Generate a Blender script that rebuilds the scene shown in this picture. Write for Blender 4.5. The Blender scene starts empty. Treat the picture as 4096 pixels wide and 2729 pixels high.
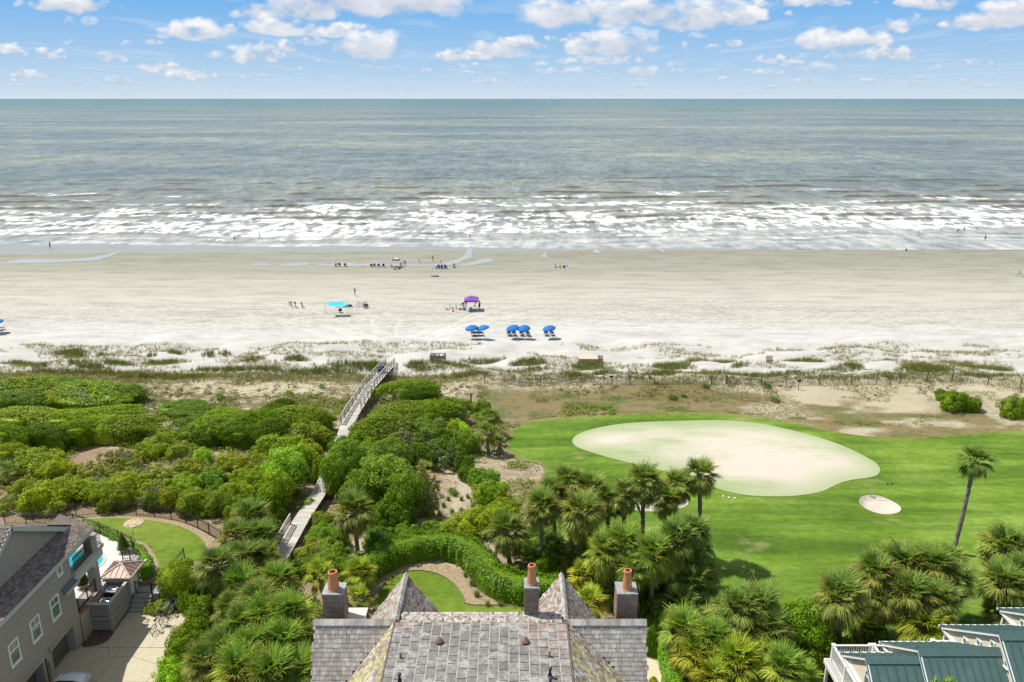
import bpy, bmesh, math, random
import numpy as np
from mathutils import Vector, Matrix, Euler
from mathutils.geometry import delaunay_2d_cdt

scene = bpy.context.scene
COL = scene.collection
R = math.radians
rnd = random.Random(11)
nrng = np.random.default_rng(5)

# ------------------------------------------------------------------ camera
CAMZ = 38.0
FPX, PCX, PCY = 3186.0, 2048.0, 1364.5
PITCH = math.atan((PCY - 395.0) / FPX)
cam_data = bpy.data.cameras.new("camera")
cam = bpy.data.objects.new("camera", cam_data)
COL.objects.link(cam)
cam.location = (0, 0, CAMZ)
cam.rotation_euler = (math.pi / 2 - PITCH, 0, 0)
cam_data.sensor_width = 36.0
cam_data.lens = 28.0
cam_data.clip_start = 0.5
cam_data.clip_end = 200000
scene.camera = cam
scene.render.resolution_x, scene.render.resolution_y = 1024, 682

# ------------------------------------------------------------------ world, sun, exposure
SUN_EL = R(60)
SHX, SHY = 0.92, -0.38            # direction in which shadows fall on the ground
world = bpy.data.worlds.new("World")
scene.world = world
world.use_nodes = True
wn, wl = world.node_tree.nodes, world.node_tree.links
wn.clear()
wo = wn.new("ShaderNodeOutputWorld")
wb = wn.new("ShaderNodeBackground")
sky = wn.new("ShaderNodeTexSky")
sky.sky_type = 'NISHITA'
sky.sun_disc = False
sky.sun_elevation = SUN_EL
sky.sun_rotation = math.atan2(-SHX, -SHY)
sky.altitude = 0
sky.air_density = 1.0
sky.dust_density = 0.35
sky.ozone_density = 1.5
wb.inputs[1].default_value = 0.1
# the clear maritime air near the horizon, bluer than the texture gives it
wtc = wn.new("ShaderNodeTexCoord"); wsp = wn.new("ShaderNodeSeparateXYZ"); wl.new(wtc.outputs['Generated'], wsp.inputs[0])
wr = wn.new("ShaderNodeValToRGB"); ce = wr.color_ramp.elements
WK = 1.0 / (0.1 * 12)
ce[0].position = 0.0; ce[0].color = (.57 * WK, .70 * WK, .84 * WK, 1)
ce[1].position = 1.0; ce[1].color = (.05 * WK, .15 * WK, .42 * WK, 1)
for p_, c_ in ((0.03, (.44, .64, .85)), (0.11, (.165, .46, .87)), (0.3, (.09, .28, .60))):
    k_ = ce.new(p_); k_.color = (c_[0] * WK, c_[1] * WK, c_[2] * WK, 1)
wl.new(wsp.outputs[2], wr.inputs[0])
wsc = wn.new("ShaderNodeVectorMath"); wsc.operation = 'SCALE'; wsc.inputs[3].default_value = 12.0 * 0.86; wl.new(wr.outputs[0], wsc.inputs[0])
wmr = wn.new("ShaderNodeMapRange"); wmr.inputs[1].default_value = 0.1; wmr.inputs[2].default_value = 0.5; wmr.inputs[3].default_value = 1.0; wmr.inputs[4].default_value = 0.0
wl.new(wsp.outputs[2], wmr.inputs[0])
# flat warm grey added to the overhead sky to whiten and lift the shade
wfill = wn.new("ShaderNodeMix"); wfill.data_type = 'RGBA'; wfill.inputs[0].default_value = 0.55; wl.new(sky.outputs[0], wfill.inputs[6]); wfill.inputs[7].default_value = (4.7, 4.55, 4.25, 1)
wmx = wn.new("ShaderNodeMix"); wmx.data_type = 'RGBA'; wl.new(wmr.outputs[0], wmx.inputs[0]); wl.new(wfill.outputs[2], wmx.inputs[6]); wl.new(wsc.outputs[0], wmx.inputs[7])
wl.new(wmx.outputs[2], wb.inputs[0])
wl.new(wb.outputs[0], wo.inputs[0])
sun_data = bpy.data.lights.new("sun", 'SUN')
sun_data.energy = 4.9
sun_data.angle = R(0.53)
sun_data.color = (1.0, 0.965, 0.9)
sun = bpy.data.objects.new("sun", sun_data)
COL.objects.link(sun)
sun.rotation_euler = Vector((SHX * math.cos(SUN_EL), SHY * math.cos(SUN_EL), -math.sin(SUN_EL) * math.hypot(SHX, SHY))).to_track_quat('-Z', 'Y').to_euler()
sun.location = (-60, 40, 120)
scene.view_settings.view_transform = 'Standard'
scene.view_settings.look = 'None'
scene.view_settings.gamma = 1
scene.view_settings.exposure = 0.2
scene.view_settings.use_curve_mapping = False

# ------------------------------------------------------------------ pinhole helper: where a sight line meets the place
def ray(x, y):
    a = (x - PCX) / FPX; b = (y - PCY) / FPX
    return a, math.cos(PITCH) - b * math.sin(PITCH), -math.sin(PITCH) - b * math.cos(PITCH)
def at(x, y, Z=None, X=None, Y=None):
    r = ray(x, y)
    t = X / r[0] if X is not None else (Y / r[1] if Y is not None else (Z - CAMZ) / r[2])
    return Vector((r[0] * t, r[1] * t, CAMZ + r[2] * t))
def proj(X, Y, Z):
    d = CAMZ - Z
    zc = Y * math.cos(PITCH) + d * math.sin(PITCH)
    return PCX + FPX * X / zc, PCY + FPX * (d * math.cos(PITCH) - Y * math.sin(PITCH)) / zc, zc

# ------------------------------------------------------------------ numpy noise
_perm = np.random.default_rng(3).random((256, 256))
def vnoise(x, y, s=0):
    x = np.asarray(x, float) + s * 17.31; y = np.asarray(y, float) + s * 9.77
    xi = np.floor(x).astype(int); yi = np.floor(y).astype(int)
    fx = x - xi; fy = y - yi
    fx = fx * fx * (3 - 2 * fx); fy = fy * fy * (3 - 2 * fy)
    a = _perm[xi & 255, yi & 255]; b = _perm[(xi + 1) & 255, yi & 255]
    c = _perm[xi & 255, (yi + 1) & 255]; d = _perm[(xi + 1) & 255, (yi + 1) & 255]
    return (a * (1 - fx) + b * fx) * (1 - fy) + (c * (1 - fx) + d * fx) * fy
def fbm(x, y, o=4, s=0):
    r = 0; a = 0.5; t = 0
    for i in range(o):
        r = r + a * vnoise(np.asarray(x) * 2 ** i, np.asarray(y) * 2 ** i, s + i * 3); t += a; a *= 0.5
    return r / t
def sst(a, b, x):
    t = np.clip((np.asarray(x, float) - a) / (b - a), 0, 1)
    return t * t * (3 - 2 * t)

# ------------------------------------------------------------------ terrain
def pip(px, py, poly):
    px = np.asarray(px, float); py = np.asarray(py, float)
    ins = np.zeros(px.shape, bool)
    n = len(poly)
    for i in range(n):
        x1, y1 = poly[i]; x2, y2 = poly[(i + 1) % n]
        if y1 == y2: continue
        c = ((y1 > py) != (y2 > py)) & (px < (x2 - x1) * (py - y1) / (y2 - y1) + x1)
        ins ^= c
    return ins
def chaikin(p, n=2):
    for _ in range(n):
        q = []
        for i in range(len(p)):
            a = p[i]; b = p[(i + 1) % len(p)]
            q.append((a[0] * .75 + b[0] * .25, a[1] * .75 + b[1] * .25)); q.append((a[0] * .25 + b[0] * .75, a[1] * .25 + b[1] * .75))
        p = q
    return p
def wpoly(pts, z, n=2):
    return chaikin([tuple(at(x, y, Z=z)[:2]) for x, y in pts], n)
def zl(a, b): return a / 1.891, 1900 + b / 1.891

BUNKER1 = wpoly([(3435, 1990), (3450, 1978), (3490, 1974), (3540, 1985), (3590, 2010), (3608, 2030), (3598, 2047), (3560, 2056), (3510, 2053), (3460, 2032), (3437, 2010)], 3)
BUNKER2 = wpoly([(2488, 2010), (2520, 1985), (2600, 1972), (2700, 1974), (2750, 1992), (2758, 2012), (2720, 2034), (2640, 2043), (2560, 2040), (2500, 2030)], 3)
GREEN = wpoly([(2285, 1770), (2300, 1745), (2360, 1722), (2480, 1700), (2620, 1690), (2850, 1681), (3000, 1688), (3180, 1725), (3350, 1780), (3470, 1835), (3520, 1868), (3519, 1902), (3480, 1915), (3400, 1924), (3345, 1940), (3290, 1968), (3180, 1986), (3050, 1989), (2950, 1981), (2850, 1956), (2700, 1905), (2500, 1860), (2380, 1827), (2305, 1797)], 3)
GOLF = wpoly([(2015, 1780), (2050, 1710), (2110, 1680), (2250, 1668), (2450, 1662), (2700, 1648), (2900, 1652), (3060, 1668), (3250, 1705), (3380, 1738), (3550, 1752), (3750, 1740), (3950, 1722), (4300, 1715), (4900, 1725), (5200, 2200), (5000, 2900), (3900, 2900), (3400, 2800), (2900, 2700), (2550, 2560), (2350, 2300), (2200, 2120), (2080, 2020), (2130, 1940), (2185, 1900), (2160, 1850), (2060, 1845)], 3)
LAWN_L = wpoly([zl(*p) for p in [(560, 352), (740, 332), (870, 328), (1030, 335), (1200, 352), (1380, 395), (1500, 460), (1568, 540), (1540, 620), (1400, 700), (1300, 760), (1180, 800), (1175, 760), (1207, 680), (1190, 640), (1135, 550), (1100, 515), (1000, 487), (900, 470), (760, 410)]], 4)
LAWN_C = wpoly([(1492, 2476), (1496, 2410), (1530, 2345), (1580, 2305), (1640, 2288), (1700, 2287), (1770, 2305), (1825, 2345), (1857, 2395), (1858, 2422), (1990, 2423), (2150, 2423), (2250, 2424), (2250, 2560), (1490, 2560)], 3, 1)
MULCH_C = wpoly([(1440, 2560), (1440, 2400), (1480, 2320), (1560, 2265), (1680, 2245), (1800, 2260), (1880, 2310), (1920, 2385), (2150, 2395), (2300, 2395), (2300, 2560)], 3)
DRIVE = [(-29.3, 5), (-29.3, 46.6), (-28.8, 46.8), (-27.6, 46.9), (-27.5, 48.9), (-23.9, 48.9), (-22.6, 48.9), (-21.9, 46.0), (-20.5, 5)]

def base_h(X, Y):
    X = np.asarray(X, float); Y = np.asarray(Y, float)
    left = np.interp(Y, [-200, 50, 58, 66, 78, 90, 98, 104, 110, 118, 124, 213, 260, 600], [3, 3, 3.2, 3.5, 3.9, 4.1, 3.7, 3.1, 2.5, 1.9, 1.6, 0.0, -1.2, -6])
    right = np.interp(Y, [-200, 50, 66, 86, 88, 95, 98, 103, 110, 117, 123, 213, 260, 600], [3, 3, 3, 3.0, 3.15, 4.35, 4.1, 3.1, 2.6, 1.9, 1.6, 0.0, -1.2, -6])
    k = sst(-10, 0, X)
    h = left * (1 - k) + right * k
    amp = sst(60, 72, Y) * (1 - sst(120, 128, Y)) * (1 - k) + k * sst(88, 95, Y) * (1 - sst(118, 126, Y))
    h = h + amp * 1.5 * (fbm(X / 7.0, Y / 5.0, 3, 2) - 0.5)
    am2 = sst(98, 104, Y) * (1 - sst(116, 123, Y))
    h = h + am2 * 1.7 * (fbm(X / 9.0, Y / 3.5, 3, 5) - 0.45)
    h = h + sst(126, 140, Y) * (1 - sst(260, 300, Y)) * 0.10 * (fbm(X / 30.0, Y / 14.0, 3, 8) - 0.5)
    h = h + sst(190, 205, Y) * (0.013 * (X + 40) * -0.02 * 8) * 0.5
    return h
GC = np.array(GREEN).mean(0)
def hgt(X, Y):
    X = np.asarray(X, float); Y = np.asarray(Y, float)
    h = base_h(X, Y)
    # raised garden of the left house
    m = sst(-50, -46, X) * (1 - sst(-23.5, -21.5, X)) * sst(49.5, 51.5, Y) * (1 - sst(64, 67, Y))
    h = h * (1 - m) + 4.0 * m
    # rolling golf ground, raised green
    g = sst(2, 8, X) * sst(50, 58, Y) * (1 - sst(84, 90, Y))
    h = h + g * 0.5 * (fbm(X / 16.0, Y / 12.0, 2, 11) - 0.5)
    h = h + g * 0.35 * np.exp(-(((X - GC[0]) / 18) ** 2 + ((Y - GC[1]) / 8) ** 2) ** 2)
    return h
def H(x, y): return float(hgt(x, y))
def G(px, py, dz=0.0):
    """first point of the ground (raised by dz) on the sight line"""
    z = 3.0
    for _ in range(14):
        p = at(px, py, Z=z + dz)
        z = 0.5 * z + 0.5 * H(p.x, p.y)
    p = at(px, py, Z=H(p.x, p.y) + dz)
    return Vector((p.x, p.y, H(p.x, p.y)))

# ------------------------------------------------------------------ materials
MATS = {}
def newmat(name):
    m = bpy.data.materials.new(name); m.use_nodes = True
    n, l = m.node_tree.nodes, m.node_tree.links
    n.clear()
    out = n.new("ShaderNodeOutputMaterial")
    MATS[name] = m
    return m, n, l, out
def ramp(n, stops, interp='LINEAR'):
    r = n.new("ShaderNodeValToRGB"); r.color_ramp.interpolation = interp
    e = r.color_ramp.elements
    e[0].position = stops[0][0]; e[0].color = (*stops[0][1], 1)
    e[1].position = stops[-1][0]; e[1].color = (*stops[-1][1], 1)
    for p, c in stops[1:-1]:
        k = e.new(p); k.color = (*c, 1)
    return r
def noise(n, l, scale, detail=4, rough=0.6, vec=None, dims=None):
    t = n.new("ShaderNodeTexNoise"); t.inputs['Scale'].default_value = scale
    t.inputs['Detail'].default_value = detail; t.inputs['Roughness'].default_value = rough
    if vec is not None: l.new(vec, t.inputs['Vector'])
    return t
def mapping(n, l, scale=(1, 1, 1), kind='Object', rot=(0, 0, 0)):
    tc = n.new("ShaderNodeTexCoord"); mp = n.new("ShaderNodeMapping")
    mp.inputs['Scale'].default_value = scale; mp.inputs['Rotation'].default_value = rot
    l.new(tc.outputs[kind], mp.inputs[0])
    return mp.outputs[0]
def mixc(n, l, f, a, b, mode='MIX'):
    m = n.new("ShaderNodeMix"); m.data_type = 'RGBA'; m.blend_type = mode
    for s, v in ((m.inputs[0], f), (m.inputs[6], a), (m.inputs[7], b)):
        if isinstance(v, (int, float)): s.default_value = v
        elif isinstance(v, tuple): s.default_value = (*v, 1)
        else: l.new(v, s)
    return m.outputs[2]
def math_(n, l, op, a, b=None, c=None, clamp=False):
    m = n.new("ShaderNodeMath"); m.operation = op; m.use_clamp = clamp
    for i, v in enumerate((a, b, c)):
        if v is None: continue
        if isinstance(v, (int, float)): m.inputs[i].default_value = v
        else: l.new(v, m.inputs[i])
    return m.outputs[0]
def attr(n, name):
    a = n.new("ShaderNodeAttribute"); a.attribute_name = name
    return a.outputs['Fac']
def bsdf(n, l, out, col, rough=0.8, bump=None, bstr=0.3, bdist=0.05, metal=0.0, spec=0.5, **kw):
    b = n.new("ShaderNodeBsdfPrincipled")
    if isinstance(col, tuple): b.inputs['Base Color'].default_value = (*col, 1)
    else: l.new(col, b.inputs['Base Color'])
    if isinstance(rough, (int, float)): b.inputs['Roughness'].default_value = rough
    else: l.new(rough, b.inputs['Roughness'])
    b.inputs['Metallic'].default_value = metal
    b.inputs['Specular IOR Level'].default_value = spec
    if bump is not None:
        bp = n.new("ShaderNodeBump"); bp.inputs['Strength'].default_value = bstr; bp.inputs['Distance'].default_value = bdist
        l.new(bump, bp.inputs['Height']); l.new(bp.outputs[0], b.inputs['Normal'])
    for k, v in kw.items(): b.inputs[k].default_value = v
    l.new(b.outputs[0], out.inputs[0])
    return b
def simple(name, c, rough=0.7, var=0.15, scale=3.0, metal=0.0, bstr=0.15, spec=0.5, stretch=(1, 1, 1)):
    m, n, l, out = newmat(name)
    v = mapping(n, l, stretch)
    t = noise(n, l, scale, 5, 0.6, v)
    a = tuple(x * (1 - var) for x in c); b = tuple(min(1, x * (1 + var)) for x in c)
    r = ramp(n, [(0.3, a), (0.7, b)]); l.new(t.outputs[0], r.inputs[0])
    bsdf(n, l, out, r.outputs[0], rough, t.outputs[0], bstr, 0.02, metal, spec)
    return m
def objcol(name, rough=0.6, var=0.12, scale=4.0, metal=0.0, bstr=0.1, stretch=(1, 1, 1), island=0.0, spec=0.5):
    """paint, cloth, skin ... tinted by the object's own colour"""
    m, n, l, out = newmat(name)
    oi = n.new("ShaderNodeObjectInfo")
    v = mapping(n, l, stretch)
    t = noise(n, l, scale, 4, 0.6, v)
    r = ramp(n, [(0.25, (1 - var,) * 3), (0.75, (1 + var,) * 3)]); l.new(t.outputs[0], r.inputs[0])
    c = mixc(n, l, 1.0, oi.outputs['Color'], r.outputs[0], 'MULTIPLY')
    if island:
        g = n.new("ShaderNodeNewGeometry")
        s = math_(n, l, 'FRACT', math_(n, l, 'ADD', g.outputs['Random Per Island'], oi.outputs['Random']))
        r2 = ramp(n, [(0.0, (1 - island,) * 3), (1.0, (1 + island,) * 3)]); l.new(s, r2.inputs[0])
        c = mixc(n, l, 1.0, c, r2.outputs[0], 'MULTIPLY')
    bsdf(n, l, out, c, rough, t.outputs[0], bstr, 0.02, metal, spec)
    return m
def foliage_mat(name, var=0.35, trans=0.3, rough=0.45):
    m, n, l, out = newmat(name)
    oi = n.new("ShaderNodeObjectInfo"); g = n.new("ShaderNodeNewGeometry")
    v = mapping(n, l, (1, 1, 1), 'Object')
    t = noise(n, l, 4.0, 4, 0.6, v)
    rr = ramp(n, [(0.0, (1 - var,) * 3), (1.0, (1 + var,) * 3)]); l.new(g.outputs['Random Per Island'], rr.inputs[0])
    r2 = ramp(n, [(0.3, (0.78, 0.9, 0.9)), (0.7, (1.25, 1.1, 0.9))]); l.new(t.outputs[0], r2.inputs[0])
    c = mixc(n, l, 1.0, oi.outputs['Color'], rr.outputs[0], 'MULTIPLY')
    c = mixc(n, l, 1.0, c, r2.outputs[0], 'MULTIPLY')
    b = n.new("ShaderNodeBsdfPrincipled"); l.new(c, b.inputs['Base Color']); b.inputs['Roughness'].default_value = rough
    b.inputs['Specular IOR Level'].default_value = 0.16
    tr = n.new("ShaderNodeBsdfTranslucent")
    c2 = mixc(n, l, 1.0, c, (1.3, 1.25, 0.5), 'MULTIPLY'); l.new(c2, tr.inputs[0])
    ms = n.new("ShaderNodeMixShader"); ms.inputs[0].default_value = trans
    l.new(b.outputs[0], ms.inputs[1]); l.new(tr.outputs[0], ms.inputs[2]); l.new(ms.outputs[0], out.inputs[0])
    return m

M_leaf = foliage_mat("leaf", 0.5, 0.28)
M_frond = foliage_mat("palm_leaf", 0.22, 0.25, 0.4)
M_grassblade = foliage_mat("grass_blade", 0.4, 0.2, 0.6)
M_bark = simple("bark", (0.17, 0.14, 0.11), 0.95, 0.35, 6, bstr=0.6)
M_ptrunk = simple("palm_trunk", (0.21, 0.18, 0.145), 0.95, 0.45, 5, bstr=0.8, stretch=(1, 1, 2.5))
M_twig = simple("bare_twig", (0.36, 0.33, 0.3), 0.9, 0.2, 5)
M_white = simple("white_paint", (0.8, 0.8, 0.78), 0.5, 0.04, 2)
M_black = simple("black_iron", (0.018, 0.018, 0.02), 0.45, 0.2, 5)
M_deckwood = objcol("weathered_plank", 0.85, 0.2, 6, 0, 0.3, (1, 8, 8), 0.14)
M_paint = objcol("paint", 0.45, 0.05)
M_cloth = objcol("cloth", 0.85, 0.08)
M_skin = objcol("skin", 0.55, 0.06)
M_metal = simple("metal", (0.45, 0.45, 0.46), 0.35, 0.1, 4, 0.9)
M_rubber = simple("rubber", (0.02, 0.02, 0.02), 0.8)
M_shingle = objcol("cedar_shingle", 0.9, 0.22, 5, 0, 0.35, (7, 1, 1), 0.2)
M_tile = None
M_clay = simple("terracotta", (0.56, 0.235, 0.105), 0.75, 0.12, 8)
M_wallgrey = None

# ------------------------------------------------------------------ mesh builder
class MB:
    def __init__(s): s.v = []; s.f = []
    def add(s, vs, fs):
        o = len(s.v); s.v += [tuple(v) for v in vs]; s.f += [tuple(i + o for i in f) for f in fs]; return s
    def box(s, c, d, M=None):
        x, y, z = d[0] / 2, d[1] / 2, d[2] / 2
        vs = [Vector((a * x, b * y, e * z)) for a, b, e in ((-1, -1, -1), (1, -1, -1), (1, 1, -1), (-1, 1, -1), (-1, -1, 1), (1, -1, 1), (1, 1, 1), (-1, 1, 1))]
        if M is not None: vs = [M @ v for v in vs]
        c = Vector(c)
        return s.add([v + c for v in vs], [(0, 3, 2, 1), (4, 5, 6, 7), (0, 1, 5, 4), (1, 2, 6, 5), (2, 3, 7, 6), (3, 0, 4, 7)])
    def bb(s, x0, x1, y0, y1, z0, z1):
        return s.box(((x0 + x1) / 2, (y0 + y1) / 2, (z0 + z1) / 2), (abs(x1 - x0), abs(y1 - y0), abs(z1 - z0)))
    def bar(s, p, q, w, h, up=(0, 0, 1)):
        p = Vector(p); q = Vector(q); d = q - p; L = d.length
        if L < 1e-6: return s
        x = d / L; u = Vector(up)
        if abs(x.dot(u)) > 0.98: u = Vector((0, 1, 0))
        y = u.cross(x).normalized(); z = x.cross(y)
        M = Matrix((x, y, z)).transposed()
        return s.box((p + q) / 2, (L, w, h), M)
    def tube(s, p, q, r, r2=None, n=6, cap=True):
        p = Vector(p); q = Vector(q); r2 = r if r2 is None else r2
        d = (q - p)
        if d.length < 1e-6: return s
        d.normalize(); a = d.orthogonal().normalized(); b = d.cross(a)
        vs = []
        for c, rr in ((p, r), (q, r2)):
            for i in range(n):
                t = 2 * math.pi * i / n; vs.append(c + (a * math.cos(t) + b * math.sin(t)) * rr)
        fs = [(i, (i + 1) % n, n + (i + 1) % n, n + i) for i in range(n)]
        if cap: fs += [tuple(range(n - 1, -1, -1)), tuple(range(n, 2 * n))]
        return s.add(vs, fs)
    def path(s, pts, r, n=6):
        for i in range(len(pts) - 1): s.tube(pts[i], pts[i + 1], r if isinstance(r, (int, float)) else r[i], r if isinstance(r, (int, float)) else r[i + 1], n)
        return s
    def lathe(s, prof, n=12, c=(0, 0, 0), cap=True):
        c = Vector(c); vs = []
        for r, z in prof:
            for i in range(n):
                t = 2 * math.pi * i / n; vs.append(c + Vector((r * math.cos(t), r * math.sin(t), z)))
        fs = []
        for k in range(len(prof) - 1):
            for i in range(n): fs.append((k * n + i, k * n + (i + 1) % n, (k + 1) * n + (i + 1) % n, (k + 1) * n + i))
        if cap: fs += [tuple(range(n - 1, -1, -1)), tuple((len(prof) - 1) * n + i for i in range(n))]
        return s.add(vs, fs)
    def torus(s, c, R_, r, n=20, m=6, axis='x'):
        vs = []; fs = []
        for i in range(n):
            t = 2 * math.pi * i / n
            for j in range(m):
                p = 2 * math.pi * j / m; rr = R_ + r * math.cos(p)
                a, b, e = rr * math.cos(t), rr * math.sin(t), r * math.sin(p)
                vs.append(Vector(c) + Vector({'x': (e, a, b), 'y': (a, e, b), 'z': (a, b, e)}[axis]))
        for i in range(n):
            for j in range(m): fs.append((i * m + j, ((i + 1) % n) * m + j, ((i + 1) % n) * m + (j + 1) % m, i * m + (j + 1) % m))
        return s.add(vs, fs)
    def prism(s, poly, z0, z1):
        n = len(poly)
        vs = [(x, y, z0) for x, y in poly] + [(x, y, z1) for x, y in poly]
        return s.add(vs, [tuple(range(n - 1, -1, -1)), tuple(range(n, 2 * n))] + [(i, (i + 1) % n, n + (i + 1) % n, n + i) for i in range(n)])
    def slab(s, quad, th):
        """solid panel from a 3-D polygon, thickness th below it"""
        q = [Vector(v) for v in quad]; nn = (q[1] - q[0]).cross(q[2] - q[0]).normalized()
        if nn.z < -1e-3: q.reverse(); nn = -nn
        n = len(q)
        vs = q + [v - nn * th for v in q]
        return s.add(vs, [tuple(range(n)), tuple(range(2 * n - 1, n - 1, -1))] + [(i, n + i, n + (i + 1) % n, (i + 1) % n) for i in range(n)])
    def ball(s, c, r, n=8, m=5):
        r = r if isinstance(r, (tuple, list)) else (r, r, r); c = Vector(c)
        vs = [c + Vector((0, 0, -r[2]))]
        for k in range(1, m):
            p = -math.pi / 2 + math.pi * k / m
            for i in range(n):
                t = 2 * math.pi * i / n; vs.append(c + Vector((r[0] * math.cos(p) * math.cos(t), r[1] * math.cos(p) * math.sin(t), r[2] * math.sin(p))))
        vs.append(c + Vector((0, 0, r[2]))); fs = []
        for i in range(n): fs.append((0, 1 + (i + 1) % n, 1 + i)); fs.append((len(vs) - 1, 1 + (m - 2) * n + i, 1 + (m - 2) * n + (i + 1) % n))
        for k in range(m - 2):
            for i in range(n): fs.append((1 + k * n + i, 1 + k * n + (i + 1) % n, 1 + (k + 1) * n + (i + 1) % n, 1 + (k + 1) * n + i))
        return s.add(vs, fs)
    def mesh(s, name, mat, smooth=False):
        me = bpy.data.meshes.new(name); me.from_pydata(s.v, [], s.f); me.materials.append(mat)
        if smooth: me.polygons.foreach_set('use_smooth', [True] * len(me.polygons))
        me.update(); return me
def obj(name, data, parent=None, mat=None, color=None, smooth=False, loc=None, rot=None, scale=None):
    if isinstance(data, MB): data = data.mesh(name, mat, smooth)
    o = bpy.data.objects.new(name, data); COL.objects.link(o)
    if parent is not None: o.parent = parent
    if color is not None: o.color = (*color, 1)
    if loc is not None: o.location = loc
    if rot is not None: o.rotation_euler = rot
    if scale is not None: o.scale = scale
    return o
def tag(o, label=None, cat=None, group=None, kind=None):
    if label: o['label'] = label
    if cat: o['category'] = cat
    if group: o['group'] = group
    if kind: o['kind'] = kind
    return o
def thing(name, label, cat, loc=(0, 0, 0), rz=0, group=None):
    o = bpy.data.objects.new(name, None); COL.objects.link(o); o.empty_display_size = 0.2
    o.location = loc; o.rotation_euler = (0, 0, rz)
    return tag(o, label, cat, group)
def kids(o): return KIDS.get(o.name, [ch for ch in o.children])
KIDS = {}
def copy_tree(o, parent=None):
    c = o.copy(); COL.objects.link(c)
    if parent is not None: c.parent = parent
    for ch in o.children: copy_tree(ch, c)
    return c
def np_mesh(name, verts, faces, mat, attrs=None, smooth=True):
    me = bpy.data.meshes.new(name)
    verts = np.asarray(verts, np.float32); faces = np.asarray(faces, np.int32)
    k = faces.shape[1]
    me.vertices.add(len(verts)); me.vertices.foreach_set('co', verts.ravel())
    me.loops.add(faces.size); me.loops.foreach_set('vertex_index', faces.ravel())
    me.polygons.add(len(faces)); me.polygons.foreach_set('loop_start', np.arange(0, faces.size, k, dtype=np.int32))
    me.polygons.foreach_set('loop_total', np.full(len(faces), k, np.int32))
    me.polygons.foreach_set('use_smooth', np.full(len(faces), smooth))
    me.update(calc_edges=True)
    for an, av in (attrs or {}).items():
        a = me.attributes.new(an, 'FLOAT', 'POINT'); a.data.foreach_set('value', np.asarray(av, np.float32).ravel())
    me.materials.append(mat)
    return me
def grid_faces(nr, nc):
    i = np.arange((nr - 1) * (nc - 1)); r = i // (nc - 1); c = i % (nc - 1); a = r * nc + c
    return np.stack([a, a + 1, a + nc + 1, a + nc], 1)
def structure(name, me, parent=None, label=None):
    o = obj(name, me, parent)
    o['kind'] = 'structure'
    if label: o['label'] = label
    return o

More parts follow.
